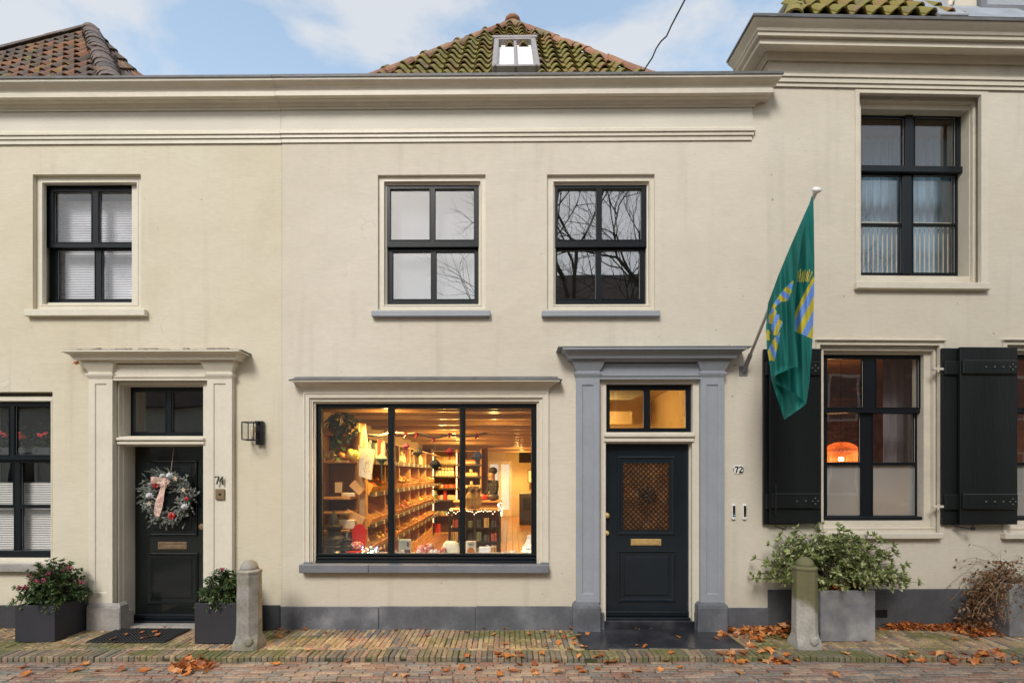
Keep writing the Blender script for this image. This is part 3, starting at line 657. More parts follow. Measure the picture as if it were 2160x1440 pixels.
# ---- shuttered house
h = H3
w3 = h.rect(1807, 194, 2079, 597); w4 = h.rect(1724, 722, 1992, 1125); w5 = h.rect(2122, 722, 2300, 1125)
zt3 = h.z(120, 0, 1900)
wall(h, 2.972, 8.5, zt3, [w3, w4, w5], 'render_right', .45)
mb = MB(); mb.box(2.991, 3.3, .452, 3.0, 5.6, zt3-.01); mb.build('side_wall', 'render_right', h.root)
fr = MB(); O = h.rect(1790, 190, 2085, 600, -.012)
q = h.rect(1813, 200, 2070, 600, -.012); fr.plate(O[0]+.08, O[1], O[2], O[3]-.02, [(q[0], q[1], q[2]-.2, q[3])], -.012, .03)
q2 = h.rect(1816, 218, 2052, 596, .09); fr.plate(O[0]+.05, O[1]+.05, O[2]-.05, O[3]+.05, [q2], .09, .13)
q3 = h.rect(1816, 232, 2046, 580, .12); fr.plate(O[0]+.05, O[1]+.05, O[2]-.05, O[3]+.05, [q3], .1305, .28)
fr.ring(q2[0]-.03, q2[1]+.03, q2[2]-.03, q2[3]+.03, [(0, 0), (.004, -.008), (.022, -.008), (.03, .012)], .09)
win = fr.build('window', 'trim_cornice', h.root)
sash(h, win, (1806, 235, 2034, 361), [(1816, 248, 1908, 351), (1930, 248, 2017, 351)], .24)
sash(h, win, (1806, 356, 2029, 580), [(1816, 370, 1903, 471), (1926, 370, 2016, 471), (1816, 476, 1903, 575), (1926, 476, 2016, 575)], .285)
mb = MB(); q = h.rect(1910, 240, 1928, 356, .22); mb.box(q[0], q[1], .22, .245, q[2], q[3], b=.01); q = h.rect(1806, 350, 2034, 362, .215); mb.box(q[0], q[1], .215, .245, q[2], q[3], b=.01)
q = h.rect(1904, 362, 1924, 578, .26); mb.box(q[0], q[1], .26, .29, q[2], q[3], b=.01); mb.build('mullion', 'black_frame', win)
X0, Z0 = h.P(1808, 608, -.06); X1, Z1 = h.P(2091, 595, -.06); MB().box(X0, X1, -.06, .1, Z0, Z1, b=.008).build('sill', 'trim_cornice', win)
# curtain inside, with cream bars in place of a reflected railing
M('curtain_blue', (.16, .27, .36), .9, .35, 3, stretch=(4, 1, .3)); M('curtain_grey', (.20, .185, .2), .9, .3, 3, stretch=(4, 1, .3))
M('room_ochre', (.42, .28, .12), .8, .1)
def curtain(x0, x1, z0, z1, y, amp, per, mat, parent, name='curtain', ph=0.):
    mb = MB(); n = max(8, int((x1-x0)/per*8)); A_, B_ = [], []
    for i in range(n+1):
        x = x0+(x1-x0)*i/n; yy = y+amp*math.sin(2*math.pi*(x-x0)/per+ph+.7*math.sin(5*x)); A_.append((x, yy, z0)); B_.append((x+.01*math.sin(9*x), y+(yy-y)*.6, z1))
    mb.loft([A_, B_], closed=False, cap=False); return mb.build(name, mat, parent, smooth=True)
q = h.rect(1800, 288, 2060, 590, .55); curtain(q[0], q[1], q[2]-.1, q[3], .62, .03, .1, 'curtain_blue', h.root)
room(h, q[0]-.6, q[1]+.9, q[2]-.5, q[3]+.75, .452, 3.2, 'room_ochre')
mb = MB(); q = h.rect(1812, 472, 2020, 578, .36)
x = q[0]
while x < q[1]: mb.tube([(x, .36, q[2]-.1), (x, .36, q[3])], .006, 5); x += .058
mb.tube([(q[0], .36, q[3]), (q[1], .36, q[3])], .009, 6); M('rail_cream', (.62, .56, .42), .4)
mb.build('reflection_railing', 'rail_cream', win)
# lower windows
def low_window(px0, ctr, right, full=True):
    h = H3
    fr = MB(); O = h.rect(px0, 720, right+42, 1140, -.02)
    a = h.rect(px0+8, 728, right+32, 1122, -.02); fr.plate(O[0], O[1], O[2]+.04, O[3], [(a[0], a[1], a[2]-.3, a[3])], -.02, .02)
    b = h.rect(px0+15, 741, right+18, 1112, .04); fr.plate(O[0]-.0, O[1]+.02, O[2], O[3], [b], .04, .08)
    c = h.rect(px0+16, 747, right-0, 1098, .07); fr.plate(O[0]-.0, O[1]+.02, O[2], O[3], [c], .0805, .25)
    fr.ring(b[0]-.025, b[1]+.025, b[2]-.025, b[3]+.025, [(0, 0), (.004, -.008), (.02, -.008), (.027, .012)], .04)
    fr.box(O[0]-.01, O[1]+.01, -.05, .0, O[3]-.001, O[3]+.022, b=.006)
    w_ = fr.build('window', 'trim_cornice', h.root)
    L_ = px0+14
    sash(h, w_, (L_, 746, right+1, 870), [(L_+8, 757, ctr-12, 859), (ctr+14, 757, right-10, 859)], .13)
    sash(h, w_, (L_, 864, right-4, 1097), [(L_+8, 872, ctr-18, 975), (ctr+7, 872, right-18, 975), (L_+8, 981, ctr-18, 1087), (ctr+7, 981, right-18, 1087)], .175)
    for (r_) in ((L_+8, 981, ctr-18, 1087), (ctr+7, 981, right-18, 1087)):
        q = h.rect(*r_, .197); MB().box(q[0]-.003, q[1]+.003, .204, .207, q[2]-.003, q[3]+.003).build('frosted_film', 'frost', w_)
    mb = MB(); X0, Z0 = h.P(px0+16, 1097, .1); X1, Z1 = h.P(right, 1089, .1); mb.box(X0, X1, .1, .17, Z0, Z1, b=.01); mb.build('bottom_rail', 'black_frame', w_)
    X0, Z0 = h.P(px0+5, 1137, -.07); X1, Z1 = h.P(right+41, 1124, -.07); MB().box(X0, X1, -.07, .05, Z0, Z1, b=.008).build('sill', 'trim_cornice', w_)
    return w_
fm = M('frost', (.56, .58, .57), .6, .1, 3); tn = fm.node_tree; b = tn.nodes['Principled BSDF']; tr_ = tn.nodes.new('ShaderNodeBsdfTranslucent'); tr_.inputs[0].default_value = (.75, .75, .72, 1)
ms_ = tn.nodes.new('ShaderNodeMixShader'); ms_.inputs[0].default_value = .5; tn.links.new(b.outputs[0], ms_.inputs[1]); tn.links.new(tr_.outputs[0], ms_.inputs[2]); tn.links.new(ms_.outputs[0], tn.nodes['Material Output'].inputs[0])
low_window(1722, 1834, 1950); low_window(2117, 2230, 2330)
# plinth
X0, Z1 = h.P(1622, 1244, -.03); MB().box(X0, 8.5, -.03, .05, -.04, Z1, b=.004).build('plinth_slab', 'plinth_dark', h.root)
mb = MB(); q = h.rect(1838, 1285, 1872, 1302, -.035); mb.box(q[0], q[1], -.034, -.02, q[2], q[3])
x = q[0]+.01
while x < q[1]-.01: mb.box(x, x+.006, -.04, -.034, q[2]+.01, q[3]-.01); x += .018
mb.build('vent_grate', 'iron', h.root)
# shutters
M('rivet_dull', (.12, .125, .12), .35, .1)
def shutter(px, d, th, straps=True, strap_l=0, name='shutter'):
    h = H3; q = h.rect(*px, -d); mb = MB(); mb.box(q[0], q[1], -d, -d+th, q[2], q[3], b=.006)
    o = mb.build(name, 'shutter', h.root)
    n = 3; wd = (q[1]-q[0])/n
    for zf in ((.76-.0), ):
        pass
    for f0, f1 in ((.80+.045, .925), (.085, .175)):
        z0, z1 = q[2]+(q[3]-q[2])*f0, q[2]+(q[3]-q[2])*f1
        m = MB(); m.box(q[0]+.01+strap_l, q[1]-.02, -d-.03, -d+.002, z0, z1, b=.012); s_ = m.build('batten', 'shutter', o)
        m = MB(); xs = [q[1]-.06, q[1]-.09, q[1]-.12, q[1]-.09, q[1]-.09]; zs_ = [0, .03, 0, -.03, 0]
        zc = (z0+z1)/2
        for xx, z_ in zip(xs[:4], zs_[:4]): m.ball((xx, -d-.032, zc+z_), .009, seg=6, rg=4)
        xx = q[1]-.2
        while xx > q[0]+.2: m.ball((xx, -d-.032, zc), .010, seg=6, rg=4); xx -= .1
        m.build('rivets', 'rivet_dull', o, kind='stuff')
    return o, q
s1, q = shutter((1624, 735, 1733, 1104), .10, .035)
s1b, qb = shutter((1611, 736, 1690, 1106), .055, .035)
m = MB(); m.tube([(q[0]+.05, -.13, q[2]+.45), (q[0]+.05, -.13, q[2]+.1)], .007); m.tube([(q[0]+.03, -.14, q[2]-.02), (q[0]+.14, -.17, q[2]-.06), (q[0]+.14, -.17, q[2]-.02)], .008); m.build('latch_bolt', 'iron', s1)
s2b, qb = shutter((1988, 734, 2070, 1107), .055, .035)
s2, q = shutter((2026, 732, 2147, 1106), .11, .04)
m = MB(); m.tube([(q[0]-.02, -.05, q[2]-.02), (q[0]+.12, -.14, q[2]-.05), (q[0]+.12, -.14, q[2]+.0)], .009); m.box(q[0]+.1, q[0]+.14, -.15, -.12, q[2]-.06, q[2]-.02, b=.005); m.build('holdback', 'iron', s2)
for py in (776, 1066):
    X0, Z0 = h.P(1974, py+5, -.05); m = MB(); m.box(X0-.03, X0+.09, -.06, -.03, Z0, Z0+.03, b=.004); m.tube([(X0+.02, -.06, Z0-.02), (X0+.02, -.06, Z0+.05)], .012, 8); m.build('hinge', 'trim_cornice', h.root)
# ================================================================ CORNICES
def prof_of(h, L_, px): return [(p, h.z(py, -p, px)) for p, py in L_]
PA = [(-.05, 298), (.015, 298), (.015, 288), (.03, 287), (.03, 279), (.045, 278), (.045, 272.5), (.022, 270), (-.05, 270)]
PF = [(-.05, 270.5), (.02, 270.5), (.02, 227), (-.05, 227)]
PC = [(-.05, 228.5), (.035, 228.5), (.04, 222.5), (.05, 221.5), (.055, 219), (.07, 213), (.10, 208), (.115, 207), (.12, 205), (.175, 198.5), (.175, 189.5), (.165, 188.5), (.168, 186.5), (.175, 182), (.195, 176), (.225, 170), (.24, 165), (.243, 161), (.243, 158.5), (-.05, 158.5)]
PT = [(-.01, 158.3), (.255, 158.3), (.255, 153.5), (-.01, 153)]
h = H2; j = 2
zfix = lambda L_: prof_of(H2, L_, 1100)
xL = H2.x(592); xR = H2.x(1586)-.02
for nm, pl, mt in (('architrave', PA, 'trim'), ('frieze', PF, 'frieze'), ('cornice', PC, 'trim_cornice'), ('gutter_edge', PT, 'lead')):
    pr = zfix(pl); MB().mould(pr, xL, xR, rear=.02, ends=(0, 1)).build(nm, mt, H2.root, auto=30)
    pr = [(p+(.004 if p > 0 else 0), z-.006 if nm != 'gutter_edge' else z-.004) for p, z in pr]
    MB().mould(pr, -9.2, H1.x(594), rear=.02, ends=(0, 0)).build(nm, {'trim': 'trim_left'}.get(mt, mt), H1.root, auto=30)
h = H3
PA3 = [(-.05, 182), (.02, 182), (.02, 173), (.035, 172), (.035, 161), (.05, 160), (.05, 156), (.025, 153), (-.05, 153)]
PF3 = [(-.05, 153.5), (.02, 153.5), (.02, 127), (-.05, 127)]
PC3 = [(-.05, 128), (.045, 128), (.06, 109), (.09, 108), (.22, 93), (.22, 81), (.235, 80), (.24, 77.5), (.26, 75), (.262, 67), (.275, 65), (.285, 58), (.31, 50), (.335, 42), (.345, 38), (.345, 34), (-.05, 34)]
PT3 = [(-.01, 33.8), (.36, 33.8), (.36, 28.5), (-.01, 28)]
for nm, pl, mt in (('architrave', PA3, 'trim_cornice'), ('frieze', PF3, 'trim_cornice'), ('cornice', PC3, 'trim_cornice'), ('gutter_edge', PT3, 'lead')):
    pr = [(p, h.z(py, -p, 1640)) for p, py in pl]
    MB().mould(pr, 2.995, 8.5, rear=.30 if nm in ('cornice', 'gutter_edge') else .02, ends=(1, 0)).build(nm, mt, h.root, auto=30)
# ================================================================ GROUND
KY = -.92                     # outer edge of the pavement
RZ = -.045                    # the roadway lies lower
tan_, pink, grey, ochre = (.36, .255, .155), (.33, .20, .15), (.20, .17, .15), (.42, .33, .19)
MOSS = (.13, .135, .04)
ramp_mat('brick_pave', [ochre, (.33, .22, .13), tan_, (.44, .30, .18), grey, (.38, .28, .14), (.26, .19, .12), (.36, .22, .15)], .75, .5, 70, MOSS, .50, .60, .9, mstretch=(1, 2.2, 1))
ramp_mat('brick_kerb', [(.25, .20, .13), (.28, .19, .14), (.19, .16, .12), (.32, .24, .16), (.16, .14, .11)], .75, .6, 70, MOSS, .47, .60, 1.6)
ramp_mat('brick_road', [(.25, .165, .125), (.30, .215, .16), (.23, .185, .155), (.17, .135, .115), (.34, .25, .185), (.25, .145, .11), (.21, .19, .165)], .6, .5, 70, MOSS, .62, .75, 1.2, wet=True)
M('joint_soil', (.055, .045, .03), .95, .4, 9, .6, 80, col2=(.05, .06, .02), c2lo=.45, c2hi=.6, world=True)
M('asphalt_far', (.14, .12, .11), .9, .2, 2, .3, 60)
def structure(name, mb, mat, **k):
    o = mb.build(name, mat, None, **k); o['kind'] = 'structure'; return o
ground = structure('ground', MB().box(-300, 300, -300, 300, -.6, -.16), 'asphalt_far')
pave = structure('pavement', MB().box(-12, 12, KY+.02, .045, -.15, -.012), 'joint_soil')
M('bounce_paving', (.30, .255, .20), .9, .2, 3, .4, 40)  # unseen outer road, pale sheet added to bounce light up the facades
road = structure('road', MB().box(-14, 14, -5.2, KY+.035, RZ-.09, RZ-.011), 'joint_soil')
MB().box(-34, 34, -13.9, -5.21, RZ-.09, RZ-.003).build('far_bounce_paving', 'bounce_paving', road)
for a_, b_ in ((-34, -14.01), (14.01, 34)): MB().box(a_, b_, -5.2, -.1, RZ-.09, RZ-.003).build('far_bounce_paving', 'bounce_paving', road)
kerb = structure('kerb', MB().box(-12, 12, KY-.0-.0+.012, KY+.2, -.16, -.018), 'joint_soil')
def brick_mesh(name, l_, w_, h_, mat, n=4, top_dir='y'):
    out = []
    for k in range(n):
        mb = MB(); q = random.uniform(-.0015, .0015)
        if top_dir == 'y': mb.box(-w_/2+q, w_/2-q, -l_/2, l_/2, -h_, 0, b=.006)
        else: mb.box(-l_/2, l_/2, -w_/2, w_/2, -h_, 0, b=.006)
        mb.v = [(x+random.uniform(-.0015, .0015), y+random.uniform(-.0015, .0015), z+random.uniform(-.0018, .0018)) for x, y, z in mb.v]
        out.append(mb.mesh(name, mat))
    return out
def lay(rows, parent, mat, limit, name='paving_brick', zb=0., jit=.003):
    """rows: list of (cx, cy, orient, l, w, h); first `limit` (shown largest) become objects, the rest one joined part"""
    rnd = random.Random(5)
    allb = rows
    meshes = {}
    for i, (x, y, o_, l_, w_, h_) in enumerate(allb[:limit]):
        key = (o_, round(l_, 3), round(w_, 3))
        if key not in meshes: meshes[key] = brick_mesh(name, l_, w_, h_, mat, 5, o_)
        inst(name, rnd.choice(meshes[key]), parent, (x, y, zb+rnd.uniform(-jit, jit)+und(x, y)), (rnd.gauss(0, .012), rnd.gauss(0, .012), rnd.gauss(0, .009)))
    mb = MB()
    for (x, y, o_, l_, w_, h_) in allb[limit:]:
        mb.cv = rnd.random(); mx = Matrix.Translation((x, y, zb+rnd.uniform(-jit, jit)+und(x, y))) @ Euler((rnd.gauss(0, .012), rnd.gauss(0, .012), rnd.gauss(0, .009))).to_matrix().to_4x4()
        a, b = (w_/2, l_/2) if o_ == 'y' else (l_/2, w_/2); mb.box(-a, a, -b, b, -h_, 0, b=.006, mx=mx)
    mb.build(name+'s', mat, parent, kind='stuff')
def und(x, y): return .006*math.sin(1.7*x+.6)*math.sin(2.3*y+x*.4)+.004*math.sin(5.1*x)
rnd = random.Random(11)
def visx(y): return 1125*(6+y)/F+.15          # half-width seen at that depth
def inslab(x, y): return .77 < x < 2.45 and y > -.70
p = .0565
rows = []
# perpendicular running bond from the wall to the stretcher course
lines = [-.635+.205*k for k in range(4)]
for i in range(int(-11.5/p), int(11.5/p)):
    x = i*p; off = .1025 if i % 2 else 0
    y = -.640+(.1025 if i % 2 else 0)
    if i % 2:
        if not inslab(x, -.69): rows.append((x, -.64+.049-.0, 'y', .0975, .051, .06))
        y += .0
    k = 0
    y0 = -.64+off
    while y0 < 0.02:
        y1 = min(y0+.202, .04)
        if y1-y0 > .05 and not inslab(x, (y0+y1)/2): rows.append((x+rnd.gauss(0, .001), (y0+y1)/2, 'y', y1-y0-.004, .051, .06))
        y0 += .205
    # stretcher course
x = -11.5
while x < 11.5: rows.append((x+.1, -.671, 'x', .199, .050, .06)); x += .2055
rows.sort(key=lambda r: (abs(r[0]) > visx(r[1]), (6+r[1])))
lay(rows, pave, 'brick_pave', 300)
krows = []
i = int(-11.5/p)
while i < int(11.5/p): krows.append((i*p+rnd.gauss(0, .0015), -.808+rnd.gauss(0, .004), 'y', .212, .0525, .085)); i += 1
krows.sort(key=lambda r: abs(r[0]) > visx(r[1]))
lay(krows, kerb, 'brick_kerb', 300, name='kerb_brick', zb=.001, jit=.004)
rrows = []
y = KY-.031
for r_ in range(8):
    x = -9+rnd.uniform(-.1, .1)
    while x < 9: rrows.append((x, y+rnd.gauss(0, .0012), 'x', .202, .0525, .05)); x += .2085
    y -= .0575
y1 = y+.0575-.029
for r_ in range(3):
    yy = y1-.105-r_*.208
    i = int(-6.5/p)
    for i in range(int(-6.5/p), int(6.5/p)): rrows.append((i*p+(.028 if r_ % 2 else 0), yy+(rnd.choice((0, .05, .1)) if False else 0), 'y', .202, .052, .05))
y2 = y1-3*.208
yy = y2-.03
while yy > -5.2:
    x = -6.5
    while x < 6.5: rrows.append((x, yy, 'x', .202, .0525, .05)); x += .2085
    yy -= .0575*1
rrows.sort(key=lambda r: (not(abs(r[0]) < visx(r[1]) and r[1] > -1.5), 6+r[1]))
lay(rrows, road, 'brick_road', 300, zb=RZ)
# bluestone slab before door 72
M('slab_wet', (.03, .031, .037), .22, .4, 2.5, .25, 30, col2=(.07, .072, .08), c2lo=.5, c2hi=.8)
MB().box(.79, 2.43, -.69, -.02, -.1, .012, b=.006).build('door_slab', 'slab_wet', pave)
# ================================================================ ROOFS
ramp_mat('tile_moss', [(.28, .13, .06), (.20, .12, .07), (.24, .15, .09), (.16, .11, .08), (.30, .16, .08)], .8, .6, 60, (.20, .185, .035), .34, .50, 3.2)
ramp_mat('tile_red', [(.20, .10, .06), (.14, .08, .055), (.10, .07, .055), (.25, .115, .06), (.12, .09, .075)], .8, .6, 60, (.20, .19, .05), .60, .70, 3.5)
ramp_mat('ridge_orange', [(.34, .16, .09), (.28, .13, .08), (.38, .20, .12), (.25, .15, .09)], .75, .5, 60, (.14, .13, .06), .50, .66, 3)
ramp_mat('ridge_brown', [(.11, .08, .065), (.085, .068, .06), (.14, .10, .08)], .7, .6, 60, (.22, .21, .2), .62, .75, 6)
M('roof_bed', (.06, .05, .035), .95, .3, 8, .8, 50, col2=(.13, .13, .03), c2lo=.45, c2hi=.6)
def pantile(name, mat, wd=.2, ln=.36):
    mb = MB(); n = 10; tops = []; rings = []
    for v in (0, 1):
        ring = []
        for i in range(n+1):
            u = i/n; x = (u-.5)*wd*1.16; hgt = .04*math.sin(2*math.pi*u*1.08-.3)*(1 if v == 0 else .85)
            ring.append((x, v*ln, hgt+(.038 if v == 0 else -.01)))
        lo = [(a, b, c-.017) for a, b, c in ring][::-1]
        rings.append(ring+lo)
    mb.loft(rings); return mb.mesh(name, mat, smooth=False)
def roof_tiles(parent, orgP, ax_u, ax_v, nrm, cols, rows_, inside, mat, wd=.2, gauge=.3, skip=None, seed=1, name='roof_tile'):
    me = pantile(name, mat, wd); rn = random.Random(seed)
    base = Matrix((ax_u, ax_v, nrm)).transposed()
    g = ORG[parent.name]; n = 0
    for r_ in range(rows_):
        for c in range(*cols):
            u, v = (c+(.5 if False else 0))*wd, r_*gauge
            if not inside(u, v): continue
            if skip and skip(u, v): continue
            p_ = Vector(orgP)+Vector(ax_u)*u+Vector(ax_v)*v+Vector(nrm)*.03
            o = bpy.data.objects.new(name, me); COL.objects.link(o); o.parent = parent
            m = base.to_4x4() @ Euler((rn.gauss(.03, .012), rn.gauss(0, .015), rn.gauss(0, .012))).to_matrix().to_4x4()
            o.matrix_basis = Matrix.Translation(p_-Vector(g)) @ m; n += 1
    return n
def ridge(parent, A, B, mat, r=.1, ln=.34, over=.06, up=(0, 0, 1), name='ridge_tile', r2=None):
    """half-round tiles from A down to B, each lapping over the one below"""
    A, B = Vector(A), Vector(B); dv = (B-A); L_ = dv.length; dv.normalize(); s = dv.cross(Vector(up)).normalized(); n_ = s.cross(dv).normalized()
    mb = MB(); k = 8; rings = []
    for v, rr in ((0, r*.86), (ln+over, r*1.06)):
        ring = [(rr*math.cos(math.pi*i/k), v, rr*math.sin(math.pi*i/k)*.85) for i in range(k+1)]
        inn = [((rr-.02)*math.cos(math.pi*i/k), v, (rr-.02)*math.sin(math.pi*i/k)*.85) for i in range(k+1)][::-1]
        rings.append(ring+inn)
    mb.loft(rings); me = mb.mesh(name, mat)
    for p_ in me.polygons: p_.use_smooth = False
    base = Matrix((s, dv, n_)).transposed(); g = Vector(ORG[parent.name]); t = 0; rn = random.Random(3)
    if n_.z < 0: base = Matrix((-s, dv, -n_)).transposed(); n_ = -n_
    while t < L_-.05:
        o = bpy.data.objects.new(name, me); COL.objects.link(o); o.parent = parent
        o.matrix_basis = Matrix.Translation(A+dv*t+n_*(.0+rn.uniform(-.006, .006))-g) @ (base.to_4x4() @ Euler((rn.gauss(-.05, .01), rn.gauss(0, .02), rn.gauss(0, .015))).to_matrix().to_4x4()); t += ln
# shop house: mossy hip end. house-local frame is turned a hair, so work in the root's own frame
AP = U(1078, 54, 9.16)
tanp = (AP.z-6.15)/(AP.y-.25)
bl_, br_ = U(836, 152, 6.84), U(1314, 150, 6.84)
def down(P0, P1, y): t = (y-P0.y)/(P1.y-P0.y); return P0+(P1-P0)*t
BL, BR = down(AP, bl_, .25), down(AP, br_, .25)
mb = MB(); nn = (BR-BL).cross(AP-BL).normalized()
if nn.z < 0: nn = -nn
back = Vector((0, 5, 0)); mb.face([BL, BR, AP]); mb.face([BR-nn*.03, BR+back, AP+back, AP-nn*.03]); mb.face([BL-nn*.03, AP-nn*.03, AP+back, BL+back]); mb.face([BL+back, AP+back, BR+back]); mb.face([BL, BL+back, BR+back, BR])
roof2 = mb.build('roof', 'roof_bed', H2.root)
axu = (BR-BL).normalized(); axv = (nn.cross(axu)).normalized()
if axv.z < 0: axv = -axv
Ls = (AP-BL).dot(axv)
def tri(u, v):
    P_ = Oc+axu*u+axv*(v+.15)
    t = (P_-BL).dot(axv)/Ls
    if t > 1: return False
    l0 = (BL+(AP-BL)*t-Oc).dot(axu); l1 = (BR+(AP-BR)*t-Oc).dot(axu)
    return l0-.02 < u < l1+.02 and t < .965
Oc = BL+axu*((AP-BL).dot(axu)); Oc = BL+(Oc-BL)
def uv_of(px, py):
    o = Vector((0, -D, H)); r_ = Vector(((px-CX)/F, 1, (HY-py)/F)); t = (BL-o).dot(nn)/r_.dot(nn); P_ = o+r_*t-Oc; return P_.dot(axu), P_.dot(axv), P_+Oc
s0, s1_ = uv_of(1041, 153), uv_of(1124, 104)
roof_tiles(roof2, Oc, axu, axv, nn, (-16, 17), 15, tri, 'tile_moss', gauge=.305, skip=lambda u, v: s0[0]-.04 < u < s1_[0]+.06 and v+.2 < s1_[1] and v > -9)
ridge(roof2, AP+nn*.02, BL+nn*.02, 'ridge_orange', r=.09); ridge(roof2, AP+nn*.02, BR+nn*.02, 'ridge_orange', r=.09)
mb = MB(); mb.ball(AP+Vector((0, 0, .06)), .14, sq=(1, 1, .5)); mb.build('finial', 'ridge_orange', roof2, smooth=True)
# skylight on the slope
mb = MB(); base = Matrix((axu, axv, nn)).transposed().to_4x4(); u0, u1, v0, v1 = s0[0], s1_[0], s0[1]-.32, s1_[1]
T = Matrix.Translation(Oc) @ base
for a, b_, c, d__ in ((u0-.02, u0+.05, v0, v1), (u1-.05, u1+.02, v0, v1), (u0-.02, u1+.02, v1-.06, v1+.02), (u0, u1, v0, v0+.04)): mb.box(a, b_, c, d__, -.02, .12, b=.01, mx=T)
mb.box(u0-.05, u1+.05, v1-.0, v1+.10, .06, .135, b=.01, mx=T)
sk = mb.build('skylight', 'skylight_grey', roof2)
M('sky_blindw', (.85, .85, .85), .7, .02)
uc = (u0+u1)/2
mb = MB(); mb.box(uc-.02, uc+.02, v0, v1-.1, .03, .1, b=.004, mx=T); mb.box(u0+.09, u1-.09, v0+.06, v1-.1, .0, .02, mx=T, m=1); mb.build
x_ = MB(); x_.box(uc-.02, uc+.02, v0, v1-.1, .03, .1, b=.004, mx=T); x_.build('skylight_bar', 'skylight_grey', roof2)
x_ = MB(); x_.box(u0+.05, u1-.05, v0+.04, v1-.06, .0, .04, mx=T); x_.build('skylight_glass', 'sky_blindw', roof2)
# cream house: hip roof with ridge along the street
A1 = U(186, 64, 9.0); F1 = U(224, 158, 6.9); R1p = U(272, 158, 8.5); B1 = Vector((A1.x-5.5, A1.y+1.3, A1.z))
dn = (F1-A1); F1 = A1+dn*1.25
n1_ = (B1-A1).cross(F1-A1).normalized(); n1_ = n1_ if n1_.z > 0 else -n1_
mb = MB(); FL = Vector((B1.x+2, F1.y+1.75, F1.z)); R1q = A1+(R1p-A1)*1.5
mb.face([A1-n1_*.03, B1-n1_*.03, FL, F1]); n2_ = (F1-A1).cross(R1q-A1).normalized(); n2_ = n2_ if n2_.x > 0 else -n2_
Rb = Vector((F1.x, A1.y*2-F1.y, F1.z)); mb.face([A1-n2_*.03, F1, Rb]); mb.face([A1, Rb, Vector((B1.x, Rb.y, Rb.z)), B1])
roof1 = mb.build('roof', 'roof_bed', H1.root)
au = (A1-B1).normalized(); av = n1_.cross(au).normalized(); av = av if av.z > 0 else -av
O1 = F1.copy()
def in1(u, v):
    P_ = O1+au*u+av*(v+.15); t = (P_.z-F1.z)/(A1.z-F1.z)
    if t > .96: return False
    xe = F1.x+(A1.x-F1.x)*t; return P_.x < xe-.02 and P_.x > -9.6
roof_tiles(roof1, O1, au, av, n1_, (-28, 4), 16, in1, 'tile_red', gauge=.29, seed=4, wd=.22)
rn_ = n2_ if n2_.z > 0 else -n2_
au2 = Vector((0, 0, 1)).cross(n2_).normalized(); au2 = au2 if au2.y > 0 else -au2; av2 = n2_.cross(au2).normalized(); av2 = av2 if av2.z > 0 else -av2
def in2(u, v):
    P_ = F1+au2*u+av2*(v+.15); t = (P_.z-F1.z)/(A1.z-F1.z)
    ye = F1.y+(A1.y-F1.y)*t; return t < .95 and P_.y > ye and P_.y < A1.y*1.02
roof_tiles(roof1, F1, au2, av2, rn_, (0, 18), 14, in2, 'tile_red', gauge=.29, seed=6, wd=.22)
ridge(roof1, A1+Vector((0, 0, .03)), F1+Vector((0, 0, .05)), 'ridge_brown', r=.15, ln=.3, over=.08); ridge(roof1, A1+Vector((.05, 0, .03)), B1+Vector((0, 0, .03)), 'ridge_brown', r=.14, ln=.42, over=.1)
# shuttered house: slope, lead hip and dormer above the gutter
S3 = U(1655, 28, 6.5); ztop = S3.z-.1
mb = MB(); T3 = Vector((4.1, 2.6, ztop+2.9)); Lf, Rt = Vector((3.46, .35, ztop-.1)), Vector((9, .35, ztop-.1))
mb.face([Lf, Rt, Vector((9, 2.8, ztop+3)), Vector((5.2, 2.8, ztop+3))]); mb.face([Lf, Vector((5.2, 2.8, ztop+3)), Vector((3.15, 5.2, ztop-.1))])
roof3 = mb.build('roof', 'roof_bed', H3.root)
n3 = (Rt-Lf).cross(Vector((9, 2.8, ztop+3))-Lf).normalized(); n3 = n3 if n3.z > 0 else -n3
a3 = (Rt-Lf).normalized(); v3 = n3.cross(a3).normalized(); v3 = v3 if v3.z > 0 else -v3
roof_tiles(roof3, Lf, a3, v3, n3, (0, 11), 5, lambda u, v: u > v*.6 and u < 2.1-v*.35, 'tile_moss', gauge=.3, seed=9, wd=.22)
ridge(roof3, Vector((5.2, 2.8, ztop+3)), Lf, 'tile_moss', r=.12)
M('lead_sheet', (.30, .33, .38), .45, .2, 4, .3, 30)
mb = MB(); T = Matrix.Translation(Lf) @ Matrix((a3, v3, n3)).transposed().to_4x4()
mb.box(1.75, 2.1, -.1, 3, .03, .07, b=.01, mx=T @ Matrix.Shear('XZ', 4, (0, 0)) if False else T); mb.box(2.1, 3.0, -.1, 3, .02, .05, mx=T); mb.build('lead_valley', 'lead_sheet', roof3)
mb = MB(); a, b_ = U(2020, 30, 6.6), U(2066, 0, 6.6)
mb.box(a.x, b_.x+.01, .6, 1.6, a.z-.3, a.z+1.2, b=.01); mb.build('dormer_cheek', 'trim_cornice', roof3)
mb = MB()
pts = []
for i in range(13):
    t = i/12*math.pi; pts.append((a.x-.02-.07*math.sin(t), .62, a.z-.12+.34*i/12))
mb.tube(pts, .035, 8); mb.build('scroll', 'trim_cornice', roof3, smooth=True)
mb = MB(); b2 = U(2165, 5, 6.6); mb.plate(b_.x+.011, b_.x+1.3, a.z-.3, a.z+1.2, [(b_.x+.09, b_.x+1.2, b_.z-.08, b_.z+1.0)], .55, .65); mb.build('dormer_window', 'grey_dark', roof3)
MB().box(b_.x+.08, b_.x+1.21, .6, .605, b_.z-.09, b_.z+1.0).build('pane', 'glass_up', roof3); MB().box(b_.x+.08, b_.x+1.21, .64, .66, b_.z-.09, b_.z+1.0).build('dormer_blind', 'blind_pale', roof3)
